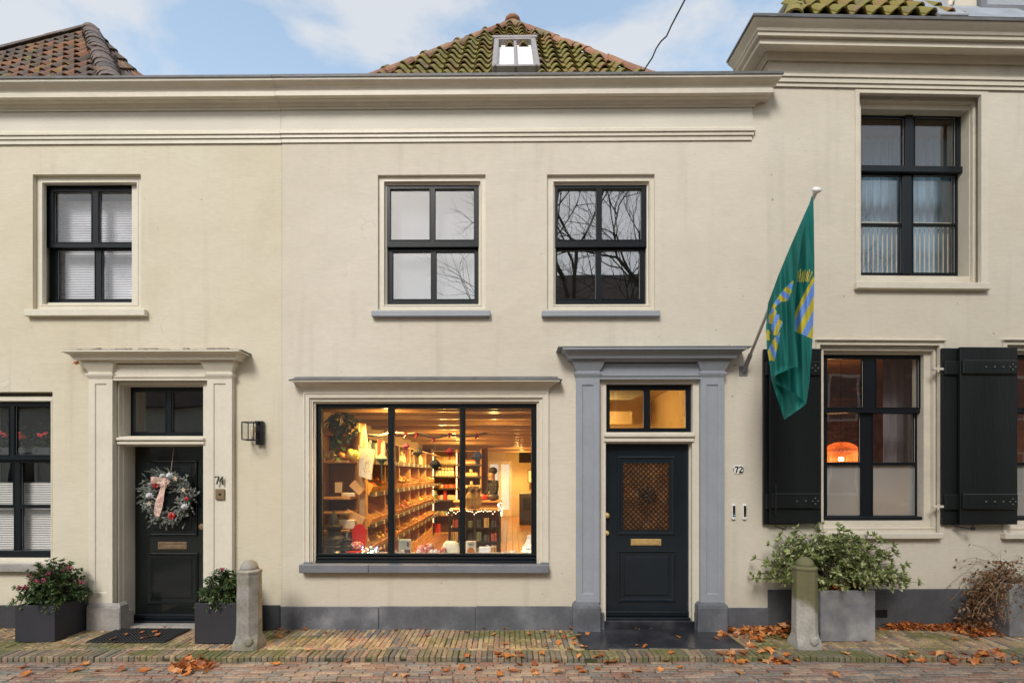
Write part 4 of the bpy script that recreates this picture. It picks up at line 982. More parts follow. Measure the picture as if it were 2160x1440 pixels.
# cable in the air
pts = [U(1358, 150, 6.3), U(1362, 143, 6.3), U(1376, 122, 6.25), U(1384, 103, 6.2), U(1394, 88, 6.2), U(1406, 77, 6.1), U(1416, 55, 6.1), U(1428, 32, 6.), U(1437, 15, 5.9), U(1452, -14, 5.8), U(1520, -120, 5.6)]
solo('cable', MB().tube(pts, .0095, 6), 'iron', 'thin black cable rising crookedly from the gutter into the sky', 'cable', smooth=True)
# ================================================================ ACROSS THE STREET (seen in the window panes)
M('brick_far', (.24, .135, .10), .85, .35, 6, .5, 20, stretch=(1, 1, 3)); M('roof_far', (.09, .065, .055), .85, .3, 5, .5, 20); M('white_far', (.62, .6, .55), .6, .05); M('glass_dark', (.02, .022, .025), .08, .1)
def opposite(name, x0, x1, ze, zr, label, mat, nwin):
    r_ = empty(name, ((x0+x1)/2, -14, 0), label, 'house')
    MB().box(x0, x1, -20, -14, -.05, ze).build('wall', mat, r_)
    m = MB(); e = .25; m.face([(x0, -14+e, ze), (x1, -14+e, ze), (x1, -17, zr), (x0, -17, zr)]); m.face([(x1, -20-e, ze), (x0, -20-e, ze), (x0, -17, zr), (x1, -17, zr)]); m.face([(x0, -14+e, ze), (x0, -17, zr), (x0, -20-e, ze)]); m.face([(x1, -14+e, ze), (x1, -20-e, ze), (x1, -17, zr)]); m.face([(x0, -14+e, ze), (x0, -20-e, ze), (x1, -20-e, ze), (x1, -14+e, ze)])
    m.build('roof', 'roof_far', r_)
    dx = (x1-x0)/nwin
    for i in range(nwin):
        for zb in ((.9, 3.9) if ze > 5 else (.9,)):
            xc = x0+dx*(i+.5); w_ = MB().box(xc-.6, xc+.6, -14, -13.93, zb, zb+1.8).build('window', 'white_far', r_)
            MB().box(xc-.5, xc+.5, -13.935, -13.92, zb+.1, zb+1.7).build('pane', 'glass_dark', w_)
M('bounce_render_far', (.55, .52, .46), .85, .1, 2, .3, 20)  # pale wall tone put in to throw light back across the street
opposite('pale_bounce_house', -32, 1.6, 4.4, 6.8, 'low house across the street, made pale to bounce light, mirrored in the shop panes', 'bounce_render_far', 12)
opposite('brick_house', 1.6, 30, 6.6, 10.6, 'tall brick house across the street, mirrored in the upper panes', 'brick_far', 8)
# bare tree
def bare_tree(x, y, hgt, seed, label, fx=1.):
    rn = random.Random(seed); r_ = empty('bare_tree', (x, y, 0), label, 'tree')
    tk = MB(); br = MB()
    def grow(p, d, ln, rad, dep):
        pts = [p]; dd = d.copy()
        for i in range(3):
            dd = (dd+Vector((rn.gauss(0, .16), rn.gauss(0, .16), rn.gauss(.02, .1)))).normalized(); pts.append(pts[-1]+dd*ln/3)
        (tk if dep == 0 else br).tube(pts, rad, 5 if dep > 2 else 8, taper=rad*.68)
        if dep >= 7: return
        n = 3 if dep < 6 else 2
        for k in range(n):
            a = rn.uniform(0, 6.28); sp = rn.uniform(.35, .85)
            u = dd.orthogonal().normalized(); v = dd.cross(u)
            nd = (dd+(u*math.cos(a)+v*math.sin(a))*sp+Vector((0, 0, .04))).normalized()
            st = pts[-1] if k < 2 else pts[2]
            grow(st, nd, ln*rn.uniform(.62, .82), rad*.55, dep+1)
    grow(Vector((x, y, 0)), Vector((-.05, 0, 1)), hgt*.3, .24, 0)
    for q in (tk, br): q.v = [(x+(a-x)*fx, y+(b_-y)*.55, c) for a, b_, c in q.v]
    tk.build('trunk', 'bark', r_, smooth=True); br.build('crown', 'bark', r_, kind='stuff', smooth=True)
M('bark', (.045, .038, .03), .9, .3, 5, .5, 20)
bare_tree(5.2, -11.0, 14.5, 3, 'bare leafless tree across the street, mirrored in the upper panes', -1.)
bare_tree(9.5, -11.5, 11.5, 8, 'second bare tree further along the far side of the street')
# ================================================================ THINGS ON THE STREET
M('planter_grey', (.028, .028, .036), .55, .15, 3, .1, 60); M('planter_zinc', (.23, .235, .25), .5, .3, 3.5, .25, 25, col2=(.34, .335, .33), c2lo=.45, c2hi=.7, c2s=5, metal=.1, fine=.05)
M('soil', (.05, .035, .02), .95, .4, 12, .8, 60)
def planter(x0, x1, y0, y1, hz, mat, label, taper=.0, soilm='soil'):
    c = ((x0+x1)/2, (y0+y1)/2, .006); r_ = empty('planter', c, label, 'planter')
    mb = MB(); t = .02; a = taper
    def rg(ins, z, tp): return [(x0+ins+tp, y0+ins+tp, z), (x1-ins-tp, y0+ins+tp, z), (x1-ins-tp, y1-ins-tp, z), (x0+ins+tp, y1-ins-tp, z)]
    mb.loft([rg(0, .006, a), rg(-.0, hz-.004, 0), rg(.004, hz, 0), rg(t, hz, 0), rg(t, hz-.08, 0)], cap=True)
    mb.build('box', mat, r_)
    s_ = MB(); s_.box(x0+t+.002, x1-t-.002, y0+t+.002, y1-t-.002, hz-.11, hz-.03, b=.01); s_.build('soil', soilm, r_)
    return r_, c
planter(-5.22, -4.80, -.48, -.06, .39, 'planter_grey', 'dark grey square planter with pink-flowered shrub beside the stone base of door 74')
planter(-3.285, -2.84, -.53, -.12, .425, 'planter_grey', 'dark grey square planter between door 74 and the plain stone bollard')
planter(3.335, 3.915, -.46, .0-.06, .545, 'planter_zinc', 'grey zinc planter with a variegated shrub behind the mossy bollard')
planter(5.50, 6.10, -.30, .0-.02+.0, .58, 'planter_zinc', 'grey zinc planter holding a dried brown creeper')
def leafmesh(w_, l_, curl=.15, fold=.2):
    vs, fs = [], []; n = 4
    prof = [0.05, .8, 1, .65, .02]
    for i in range(n+1):
        t = i/n; ww = w_*.5*prof[i]; z = -curl*l_*t*t
        vs += [(-ww, t*l_, z+fold*ww), (0, t*l_, z), (ww, t*l_, z+fold*ww)]
    for i in range(n): a = i*3; fs += [(a, a+1, a+4, a+3), (a+1, a+2, a+5, a+4)]
    return vs, fs
def addleaf(mb, p, d, w_, l_, rn, m=0, curl=.15):
    vs, fs = leafmesh(w_, l_, curl); d = Vector(d).normalized(); q = d.to_track_quat('Y', 'Z') @ Euler((0, rn.uniform(-.8, .8), 0)).to_quaternion()
    mb.cv = rn.random(); mb.add([Vector(p)+q @ Vector(v) for v in vs], fs, m)
def shrub(name, c, rx, ry, rz, seed, leafm, stemm, label, nst, lw, ll, whorl=6, dens=1., lift=.0, flowers=None, single=0, droop=0., group=None, low=.1, cat='shrub'):
    rn = random.Random(seed); r_ = empty(name, c, label, cat, group)
    st = MB(); lf = MB(); fl = MB(); singles = []
    C0 = Vector(c)
    for i in range(nst):
        a = rn.uniform(0, 2*math.pi); e = math.asin(rn.uniform(low, 1)); rr = rn.uniform(.72, 1.0) if rn.random() < .72 else rn.uniform(.35, .75)
        tip = C0+Vector((math.cos(a)*math.cos(e)*rx*rr, math.sin(a)*math.cos(e)*ry*rr, math.sin(e)*rz*rr+lift-droop*rr*math.cos(e)))
        b0 = C0+Vector((rn.uniform(-.06, .06), rn.uniform(-.06, .06), 0)); mid = (b0*.55+tip*.45)+Vector((rn.gauss(0, .03), rn.gauss(0, .03), .06+rn.uniform(0, .04)))
        pts = [b0, b0*.7+mid*.3+Vector((0, 0, .02)), mid, mid*.5+tip*.5+Vector((rn.gauss(0, .015), rn.gauss(0, .015), rn.gauss(.01, .01))), tip]
        st.tube(pts, .0065, 5, taper=.002)
        d = (tip-mid).normalized()
        for q in range(int(3*dens)):
            f_ = .5+.5*(q+1)/int(3*dens) if dens >= 1 else 1
            p_ = mid*(1-(f_-.5)*2)+tip*((f_-.5)*2) if q < int(3*dens)-1 else tip
            for k in range(whorl):
                a2 = k*2*math.pi/whorl+rn.uniform(-.3, .3); u = d.orthogonal().normalized(); v = d.cross(u)
                dd = d*rn.uniform(.2, .9)+(u*math.cos(a2)+v*math.sin(a2))*rn.uniform(.7, 1.1)+Vector((0, 0, rn.uniform(0, .35)))
                if single and len(singles) < single and tip.y < C0.y+.05 and rn.random() < .5: singles.append((p_.copy(), dd.copy()))
                else: addleaf(lf, p_, dd, lw*rn.uniform(.7, 1.2), ll*rn.uniform(.7, 1.25), rn)
        if flowers and rn.random() < flowers[1] and e > .3:
            for k in range(14):
                p_ = tip+Vector((rn.gauss(0, .012), rn.gauss(0, .012), rn.uniform(0, .04))); fl.box(p_.x-.005, p_.x+.005, p_.y-.005, p_.y+.005, p_.z-.005, p_.z+.005, b=.002)
    st.build('stems', stemm, r_, kind='stuff'); lf.build('leaves', leafm, r_, kind='stuff', smooth=True)
    if fl.v: fl.build('blossoms', flowers[0], r_, kind='stuff')
    if singles:
        mm = MB(); vs, fs = leafmesh(lw, ll); mm.add(vs, fs); me = mm.mesh('leaf', leafm, smooth=True)
        for p_, dd in singles:
            q = dd.to_track_quat('Y', 'Z') @ Euler((0, rn.uniform(-.8, .8), 0)).to_quaternion(); o = inst('leaf', me, r_, p_, q.to_euler(), (rn.uniform(.7, 1.2),)*3)
    return r_
def leaf_mat(key, cols, tr=.25, rough=.4):
    m = ramp_mat(key, cols, rough, .1, 40); t = m.node_tree; b = t.nodes['Principled BSDF']; tl = t.nodes.new('ShaderNodeBsdfTranslucent'); tl.inputs[0].default_value = (*cols[0], 1)
    mx_ = t.nodes.new('ShaderNodeMixShader'); mx_.inputs[0].default_value = tr; t.links.new(b.outputs[0], mx_.inputs[1]); t.links.new(tl.outputs[0], mx_.inputs[2]); t.links.new(mx_.outputs[0], t.nodes['Material Output'].inputs[0]); return m
leaf_mat('leaf_dark', [(.075, .13, .04), (.10, .16, .055), (.055, .10, .04), (.16, .20, .075), (.08, .14, .05), (.04, .075, .03)])
leaf_mat('leaf_vari', [(.33, .38, .14), (.42, .46, .21), (.22, .28, .09), (.52, .54, .30), (.16, .21, .06), (.28, .33, .12), (.12, .17, .05)])
leaf_mat('leaf_brown', [(.24, .13, .06), (.17, .09, .04), (.30, .17, .09), (.32, .20, .11), (.12, .07, .035)])
leaf_mat('leaf_orange', [(.58, .20, .05), (.66, .28, .09), (.48, .15, .04), (.36, .12, .045), (.72, .36, .15), (.30, .10, .04), (.62, .23, .06)], .2, .5)
M('twig', (.10, .075, .055), .8, .3, 20); M('twig_pale', (.27, .2, .13), .8, .3, 20); M('pink', (.52, .06, .16), .6, .4, 30, col2=(.6, .2, .28))
shrub('flowering_shrub', (-5.0, -.28, .36), .36, .30, .50, 5, 'leaf_dark', 'twig', 'bushy green shrub with small pink flowers in the dark planter by door 74', 170, .019, .044, 7, 1.4, flowers=('pink', .16), low=-.05)
shrub('evergreen_shrub', (-3.08, -.33, .40), .29, .25, .36, 9, 'leaf_dark', 'twig', 'rounded green shrub without flowers beside the plain stone bollard', 130, .019, .046, 7, 1.4, flowers=('pink', .03), low=-.1)
shrub('variegated_shrub', (3.56, -.27, .50), .93, .40, .70, 12, 'leaf_vari', 'twig', 'wide spreading shrub with pale green edged leaves in the zinc planter', 300, .027, .056, 7, 1.3, single=290, low=.06, lift=.05)
# dried creeper spilling over the last planter
rn = random.Random(31); r_ = empty('dried_creeper', (5.75, -.16, .54), 'tangled dried brown creeper spilling over the zinc planter', 'dried plant')
st = MB(); lf = MB()
for i in range(150):
    a = rn.uniform(0, 6.28); p0 = Vector((5.75+rn.uniform(-.2, .3), -.16+rn.uniform(-.1, .1), .53)); d0 = Vector((math.cos(a)*.8-.35, math.sin(a)*.5-.15, rn.uniform(.4, 1.2))).normalized(); pts = [p0]; ln = rn.uniform(.25, .62)
    for k in range(8):
        d0 = (d0+Vector((rn.gauss(0, .22), rn.gauss(0, .18), -.27))).normalized(); q = pts[-1]+d0*ln/6
        if q.y > -.03: q.y = -.03
        if q.z < .05: break
        pts.append(q)
    if len(pts) < 3: continue
    st.tube(pts, .003, 4, taper=.0018)
    for k in range(rn.randint(2, 8)):
        p_ = rn.choice(pts[2:]); 
        if p_.x < 5.75 or rn.random() < .3: addleaf(lf, p_+Vector((rn.gauss(0, .02), rn.gauss(0, .02), rn.gauss(0, .02))), (rn.gauss(0, 1), rn.gauss(0, 1), rn.gauss(-.4, .6)), .022, .035, rn, curl=.6)
for i in range(900):
    t = rn.random(); p_ = Vector((5.24+rn.gauss(0, .09)+.35*t*t, -.2+rn.gauss(0, .08), .10+.72*t)); addleaf(lf, p_, (rn.gauss(0, 1), rn.gauss(0, 1), rn.gauss(-.4, .6)), .024, .038, rn, curl=.6)
st.build('stems', 'twig_pale', r_, kind='stuff'); lf.build('leaves', 'leaf_brown', r_, kind='stuff')
# bollards
M('bollard_stone', (.30, .285, .26), .85, .2, 6, .5, 80, fine=.15, col2=(.19, .185, .13), c2lo=.45, c2hi=.65, c2s=5)
def bollard(x, y, hgt, mat, label, rot=0.):
    r_ = empty('stone_bollard', (x, y, 0), label, 'bollard', rz=0); mb = MB(); R_ = .108
    def octa(r, z, sq=0.):
        out = []
        for k in range(8):
            a = (k+.5)*math.pi/4; q = r/math.cos(math.pi/8); px_, py_ = q*math.cos(a), q*math.sin(a)
            if sq: # towards a square plan
                s_ = r; px2 = max(-s_, min(s_, px_*1.9)); py2 = max(-s_, min(s_, py_*1.9)); px_ = px_*(1-sq)+px2*sq; py_ = py_*(1-sq)+py2*sq
            out.append((x+px_, y+py_, z))
        return out
    R_ = .105
    mb.loft([octa(.128, 0, 1), octa(.127, .04, 1), octa(.122, .07, .9), octa(.116, .10, .45), octa(.112, .14, .12), octa(.112, .2), octa(.107, hgt-.14), octa(.114, hgt-.135), octa(.115, hgt-.118), octa(.108, hgt-.108), octa(.088, hgt-.10)])
    mb.build('shaft', mat, r_)
    c = MB(); n = 16; rings = []
    for i in range(7):
        t = i/6*math.pi/2; rr = .09*math.cos(t)+.001; rings.append([(x+rr*math.cos(2*math.pi*k/n), y+rr*math.sin(2*math.pi*k/n), hgt-.105+.10*math.sin(t)) for k in range(n)])
    c.loft(rings); c.build('dome_cap', mat, r_, smooth=True)
    if True:
        k = MB(); k.ball((x+(.03 if x > 0 else .05), y-.128, .09), .045, sq=(1, .35, 1.1)); k.build('base_boss', mat, r_, smooth=True)
    return r_
bollard(-2.665, -.62, .905, 'bollard_stone', 'plain grey stone bollard with domed head beside the dark planter of door 74')
# mossy one: green upper half, whitish lower half
m = M('bollard_moss', (.40, .38, .345), .85, .15, 5, .5, 80, fine=.12, world=True); t = m.node_tree; b = t.nodes['Principled BSDF']; src = b.inputs['Base Color'].links[0].from_socket
ge = t.nodes.new('ShaderNodeNewGeometry'); sp = t.nodes.new('ShaderNodeSeparateXYZ'); t.links.new(ge.outputs['Position'], sp.inputs[0])
no = t.nodes.new('ShaderNodeTexNoise'); no.inputs['Scale'].default_value = 7; no.inputs['Detail'].default_value = 5; t.links.new(ge.outputs['Position'], no.inputs['Vector'])
ma = t.nodes.new('ShaderNodeMath'); ma.operation = 'MULTIPLY_ADD'; t.links.new(no.outputs[0], ma.inputs[0]); ma.inputs[1].default_value = .35; t.links.new(sp.outputs[2], ma.inputs[2])
m2 = t.nodes.new('ShaderNodeMath'); m2.operation = 'MULTIPLY_ADD'; t.links.new(sp.outputs[0], m2.inputs[0]); m2.inputs[1].default_value = .9; t.links.new(ma.outputs[0], m2.inputs[2])
mr = t.nodes.new('ShaderNodeMapRange'); mr.inputs['From Min'].default_value = 3.30; mr.inputs['From Max'].default_value = 3.40; mr.inputs['To Max'].default_value = .85; t.links.new(m2.outputs[0], mr.inputs[0])
mi = t.nodes.new('ShaderNodeMix'); mi.data_type = 'RGBA'; t.links.new(mr.outputs[0], mi.inputs[0]); t.links.new(src, mi.inputs[6]); mi.inputs[7].default_value = (.12, .115, .03, 1); t.links.new(mi.outputs[2], b.inputs['Base Color'])
bollard(3.085, -.60, .935, 'bollard_moss', 'moss-stained stone bollard in front of the variegated shrub')
# doormat
M('rubber', (.018, .018, .02), .6, .2, 10, .3, 60)
cs = [U(240, 1324, 6.02), U(386, 1324, 6.02), U(352, 1357, 5.5), U(212, 1357, 5.5)]
mb = MB(); x0, x1, y0, y1 = -4.46, -3.62, -.50, -.03
mb.box(x0, x1, y0, y1, .006, .014, b=.003)
for i in range(22):
    for j in range(13):
        xx, yy = x0+.03+i*(x1-x0-.06)/21, y0+.03+j*(y1-y0-.06)/12
        mb.box(xx-.012, xx+.012, yy-.010, yy+.010, .0145, .024, b=.003)
solo('doormat', mb, 'rubber', 'black ribbed rubber doormat strewn with leaves before door 74', 'doormat')
# fallen leaves
def maple(rn):
    pts = []; n = 10
    for i in range(n):
        a = 2*math.pi*i/n; r = .036*(1.0 if i % 2 == 0 else .62)*rn.uniform(.8, 1.2); pts.append((r*math.cos(a)*1.15, r*math.sin(a)*.85))
    k1, k2, k3 = rn.uniform(-9, 12), rn.uniform(-9, 12), rn.uniform(-.3, .3)
    z = lambda x, y: .004+k1*x*x*.9+k2*y*y*.9+k3*x+.004*rn.random()
    vs = [(0, 0, z(0, 0))]+[(x*.55, y*.55, z(x*.55, y*.55)) for x, y in pts]+[(x, y, z(x, y)+.004) for x, y in pts]
    mz = min(v[2] for v in vs); vs = [(a, b, c-mz+.002) for a, b, c in vs]
    fs = [(0, 1+i, 1+(i+1) % n) for i in range(n)]+[(1+i, 1+n+i, 1+n+(i+1) % n, 1+(i+1) % n) for i in range(n)]
    return vs, fs
rn = random.Random(21); lm = []
for k in range(9):
    mm = MB(); mm.add(*maple(rn)); lm.append(mm.mesh('fallen_leaf', 'leaf_orange', smooth=True))
def gz(x, y): return (RZ if y < KY else .0)+.004+und(x, y)
LC = {}
def drop(px, py, label, group, jit=6, s=1.):
    py_ = py+rn.gauss(0, jit*.5); zz = 0 if py_ < 1386 else RZ
    d = (H-zz)*F/(py_-HY); x = (px+rn.gauss(0, jit)-CX)*d/F; y = min(d-D, -.03)
    if .75 < x < 2.47 and y > -.7: z = .016
    else: z = gz(x, y)
    if -4.46 < x < -3.62 and -.5 < y < -.03: z = .026
    near_ = [(60, 'in front of the flowering planter'), (200, 'near the stone base of door 74'), (330, 'before door 74'), (470, 'near the second dark planter'), (620, 'near the plain stone bollard'), (760, 'below the start of the shop window'), (900, 'below the middle of the shop window'), (1010, 'below the shop window, towards door 72'), (1085, 'below the last shop pane'), (1140, 'under the end of the shop sill'), (1215, 'beside the bluestone slab'), (1300, 'in front of the bluestone slab'), (1440, 'before door 72'), (1560, 'past the slab near the grey pilaster'), (1650, 'next to the mossy bollard'), (1760, 'in front of the zinc planter'), (1900, 'beyond the zinc planter'), (2010, 'below the open dark shutter'), (2400, 'in front of the dried creeper')]
    size_ = rn.uniform(.75, 1.35); where_ = next(t_ for lim_, t_ in near_ if px < lim_); key_ = where_+group; LC[key_] = LC.get(key_, 0)+1
    label = ('broad' if size_ > 1.15 else 'medium' if size_ > .95 else 'small')+' orange leaf '+where_+', '+{'loose leaves on the roadway': 'on the road '+('by the kerb' if py < 1398 else 'midway' if py < 1412 else 'further out'), 'loose leaves on the pavement': 'on the pavement '+('by the plinth' if py < 1332 else 'midway' if py < 1352 else 'by the kerb'), 'leaves on the doormat': 'on the doormat', 'leaves on the door slab': 'on the wet slab'}[group]
    if 'mat' in group: label = {0: 'orange leaf at the back of the doormat', 1: 'orange leaf at the middle of the doormat', 2: 'orange leaf at the street edge of the doormat'}[min(2, max(0, int((py-1326)/9)))]+(', planter side' if px > 305 else ', pedestal side' if px < 275 else '')
    o = inst('fallen_leaf', rn.choice(lm), None, (x, y, z), (rn.gauss(0, .15), rn.gauss(0, .15), rn.uniform(0, 6.28)), (size_*s,)*3)
    tag(o, label, 'leaf', group)
for px, py in [(160, 1415), (45, 1404), (55, 1425), (180, 1402), (205, 1417), (255, 1414), (305, 1418), (380, 1437), (590, 1401), (735, 1396), (975, 1406), (1012, 1411), (1048, 1392), (1062, 1396), (1070, 1390), (1082, 1394), (1092, 1386), (1096, 1402), (1112, 1395), (1120, 1402), (1127, 1416), (1146, 1392), (1178, 1394), (1225, 1394), (1262, 1395), (1272, 1390), (1280, 1394), (1290, 1388), (1218, 1406), (1222, 1417), (1230, 1404), (1260, 1408), (942, 1416), (1053, 1422), (1085, 1414), (1125, 1424), (1175, 1422), (1315, 1428), (1345, 1415), (1390, 1412), (1405, 1386), (1415, 1390), (1432, 1408), (1520, 1388), (1530, 1394), (1545, 1392), (1560, 1398), (1570, 1386), (1580, 1394), (1600, 1392), (1612, 1396), (1625, 1390), (1640, 1398), (1655, 1394), (1660, 1400), (1680, 1392), (1665, 1423), (1755, 1427), (1780, 1388), (1560, 1418), (840, 1422), (855, 1428), (1880, 1390), (1905, 1394), (1925, 1388), (1950, 1396), (1965, 1390), (2030, 1388), (1990, 1392), (2065, 1392), (2140, 1400), (2120, 1410)]:
    drop(px, py, 'dry orange leaf lying on the reddish road bricks below the kerb', 'loose leaves on the roadway', 4, 1.25)
for px, py in [(15, 1325), (190, 1325), (210, 1330), (255, 1327), (340, 1328), (575, 1325), (585, 1330), (600, 1322), (610, 1330), (590, 1342), (640, 1325), (680, 1332), (655, 1370), (735, 1350), (840, 1330), (870, 1326), (900, 1326), (905, 1342), (985, 1330), (1015, 1328), (1042, 1338), (1070, 1325), (1085, 1331), (1110, 1333), (1150, 1330), (1160, 1338), (1175, 1350), (1185, 1335), (1195, 1345), (1205, 1348), (1220, 1360), (1065, 1356), (1075, 1366), (1148, 1362), (1205, 1368), (1222, 1366), (1240, 1371), (985, 1387), (1170, 1325), (1200, 1330), (1210, 1326), (1600, 1368), (1620, 1374), (1545, 1378), (1580, 1366), (1640, 1372), (1820, 1356), (1970, 1333), (2010, 1345), (1940, 1320), (1515, 1350), (125, 1362), (270, 1378), (1215, 1340)]:
    drop(px, py, 'dry orange leaf lying on the mossy pavement bricks', 'loose leaves on the pavement', 5)
for px, py in [(265, 1345), (285, 1332), (300, 1340), (320, 1335), (330, 1345), (290, 1352), (235, 1352), (345, 1330), (310, 1350)]:
    drop(px, py, 'orange leaf lying on the black doormat of door 74', 'leaves on the doormat', 4)
for px, py in [(1238, 1322), (1252, 1330), (1240, 1342), (1275, 1325), (1335, 1325), (1362, 1318), (1358, 1366), (1350, 1363), (1430, 1345), (1460, 1325), (1470, 1329), (1475, 1322)]:
    drop(px, py, 'orange leaf lying on the wet bluestone slab at door 72', 'leaves on the door slab', 4)
def heap(name, spots, label):
    mb = MB(); rr = random.Random(len(label))
    for (px, py, n, sx, sy, hz) in spots:
        for i in range(n):
            qx, qy = px+rr.gauss(0, sx), py+rr.gauss(0, sy); zz = 0 if qy < 1386 else RZ
            d = (H-zz)*F/(qy-HY); x, y = (qx-CX)*d/F, min(d-D, -.05)
            vs, fs = maple(rr); mb.cv = rr.random(); f_ = math.exp(-((qx-px)/(sx+1))**2*.5)
            mx_ = Matrix.Translation((x, y, zz+.008+rr.uniform(0, hz)*f_)) @ Euler((rr.gauss(0, .5), rr.gauss(0, .5), rr.uniform(0, 6.3))).to_matrix().to_4x4() @ Matrix.Scale(rr.uniform(.8, 1.3), 4)
            mb.add([mx_ @ Vector(v) for v in vs], fs)
    return solo(name, mb, 'leaf_orange', label, 'leaves', kind='stuff', smooth=True)
heap('fallen_leaves', [(385, 1412, 26, 22, 5, .05), (405, 1408, 30, 22, 6, .06), (440, 1405, 9, 12, 4, .03)], 'heap of orange leaves in a dip of the road below the black doormat')
heap('fallen_leaves', [(1540, 1334, 45, 22, 4, .02), (1585, 1328, 80, 25, 6, .03), (1630, 1325, 110, 22, 9, .06), (1660, 1318, 120, 12, 12, .10), (1590, 1350, 18, 14, 7, .01)], 'drift of orange leaves against the plinth beside the mossy bollard')
heap('fallen_leaves', [(1860, 1312, 90, 16, 6, .07), (1890, 1310, 60, 16, 5, .04)], 'small drift of orange leaves right behind the zinc planter of the shrub')
heap('fallen_leaves', [(1950, 1312, 60, 25, 5, .03), (2000, 1316, 150, 26, 8, .07), (2050, 1322, 150, 28, 8, .06), (2080, 1335, 60, 18, 6, .03)], 'wide drift of orange leaves under the dried creeper')
heap('fallen_leaves', [(2000, 1391, 20, 20, 4, .015), (2080, 1389, 36, 26, 5, .02), (1930, 1392, 20, 16, 4, .015), (1640, 1396, 12, 16, 3, .015), (1550, 1392, 14, 14, 4, .015)], 'thin scatter of orange leaves in the gutter by the shuttered house')
lb = MB(); rr = random.Random(5)
for i in range(60):
    vs, fs = maple(rr); lb.cv = rr.random(); mx_ = Matrix.Translation((rr.uniform(3.42, 3.85), rr.uniform(-.42, -.12), .53+rr.uniform(0, .05))) @ Euler((rr.gauss(0, .6), rr.gauss(0, .6), rr.uniform(0, 6.3))).to_matrix().to_4x4(); lb.add([mx_ @ Vector(v) for v in vs], fs)
solo('fallen_leaves', lb, 'leaf_orange', 'brown and orange leaves caught in the top of the shrub planter', 'leaves', kind='stuff', smooth=True)

# wall lamp beside door 74
h = H1
def onwall(h, px, py, d=0.): x, z = h.P(px, py, d); return x, z
xr, zr = h.P(541, 887, -.06); xl, zl = h.P(514, 930, -.13)
r_ = empty('wall_lamp', (xr, 0, zl), 'black box-shaped glass wall lantern between door 74 and the shop window', 'wall lamp')
lx0, lx1 = h.P(513, 892, -.16)[0], h.P(538, 892, -.16)[0]; lz0, lz1 = h.P(513, 927, -.16)[1], h.P(513, 890, -.16)[1]
mb = MB()
for xx in (lx0, lx1):
    for yy in (-.19, -.05): mb.box(xx-.005, xx+.005, yy-.005, yy+.005, lz0, lz1, b=.001)
for zz_ in (lz0, lz1):
    for yy in (-.19, -.05): mb.box(lx0, lx1, yy-.005, yy+.005, zz_-.005, zz_+.005)
    for xx in (lx0, lx1): mb.box(xx-.0045, xx+.0045, -.19, -.05, zz_-.0045, zz_+.0045)
mb.build('lantern_frame', 'iron', r_)
mb = MB(); mb.box(lx1-.05, lx1+.035, -.055, -.005, lz0-.05, lz1+.025, b=.006); mb.box(lx1-.035, lx1+.0, -.1, -.05, lz1-.004, lz1+.02, b=.003); mb.build('back_plate', 'iron', r_)
mb = MB(); mb.ball((lx1-.01, -.055, lz0-.02), .012); mb.build('sensor', 'glass_dark', r_)
mb = MB(); mb.box(lx0+.004, lx1-.004, -.188, -.184, lz0+.004, lz1-.004); mb.box(lx0+.001, lx0+.004, -.186, -.054, lz0+.004, lz1-.004); mb.build('lantern_glass', 'glass', r_)
mb = MB(); cx_ = (lx0+lx1)/2+.02; mb.lathe((cx_, -.12, 0), [(.012, lz0+.01), (.016, lz0+.05), (.028, lz0+.09), (.03, lz0+.12), (.02, lz0+.15), (.001, lz0+.16)], 12); mb.build('bulb', 'bulb_glass', r_, smooth=True) if 'bulb_glass' in MATS else (M('bulb_glass', (.75, .6, .4), .1, .05), mb.build('bulb', 'bulb_glass', r_, smooth=True))
h.fix(r_)
# small brown leaf spider-web cluster under the cornice of door 74: a caught leaf
o = inst('fallen_leaf', lm[0], None, (*(lambda a: (a[0], -.05, a[1]))(h.P(165, 767, -.05)),), (1.3, .2, .3)); tag(o, 'single brown leaf caught on a web under the cornice of door 74', 'leaf')
# house numbers built from strokes
M('number_iron', (.05, .048, .042), .5, .1)
def strokes(mb, segs, ox, oz, s, y0, y1, wd):
    for (ax_, az_, bx_, bz_, k) in segs:
        a, b_ = Vector((ox+ax_*s, oz+az_*s)), Vector((ox+bx_*s, oz+bz_*s)); d_ = (b_-a).normalized(); n_ = Vector((-d_.y, d_.x))*wd*k/2
        q = [a-n_, b_-n_, b_+n_, a+n_]; mb.loft([[(p_.x, y0, p_.y) for p_ in q], [(p_.x, y1, p_.y) for p_ in q]])
S7 = [(.02, .97, .50, .97, 1.3), (.04, .99, .04, .80, .7), (.50, .97, .22, .02, 1.25), (.12, .02, .34, .02, .7)]
S4 = [(.38, 1., .38, .03, 1.2), (.36, .98, .0, .34, .7), (-.02, .32, .54, .32, .8), (.26, .02, .50, .02, .7)]
S2 = [(.06, .74, .10, .92, 1.1), (.10, .92, .28, .99, .9), (.28, .99, .5, .92, 1.1), (.5, .92, .56, .74, 1.35), (.56, .74, .44, .52, 1.3), (.44, .52, .08, .10, 1.), (.04, .06, .6, .06, 1.6), (.6, .06, .62, .2, .8)]
a, z0 = h.P(454.5, 1020.5, -.085); s_ = h.P(454, 1004.5, -.085)[1]-z0
mb = MB(); strokes(mb, S7, a, z0, s_, -.10, -.085, .009); strokes(mb, S4, a+s_*.60, z0, s_, -.10, -.085, .009)
pz = -.071
h.fix(solo('house_number', mb, 'number_iron', 'dark metal numerals 74 on the pilaster beside the wreath door', 'house number'))
q = h.rect(454, 1030.5, 474.5, 1053.5, -.075); r_ = empty('doorbell', ((q[0]+q[1])/2, -.08, q[2]), 'square bronze doorbell plate under the numerals 74', 'doorbell')
MB().box(q[0], q[1], -.082, -.068, q[2], q[3], b=.008).build('plate', 'old_brass', r_)
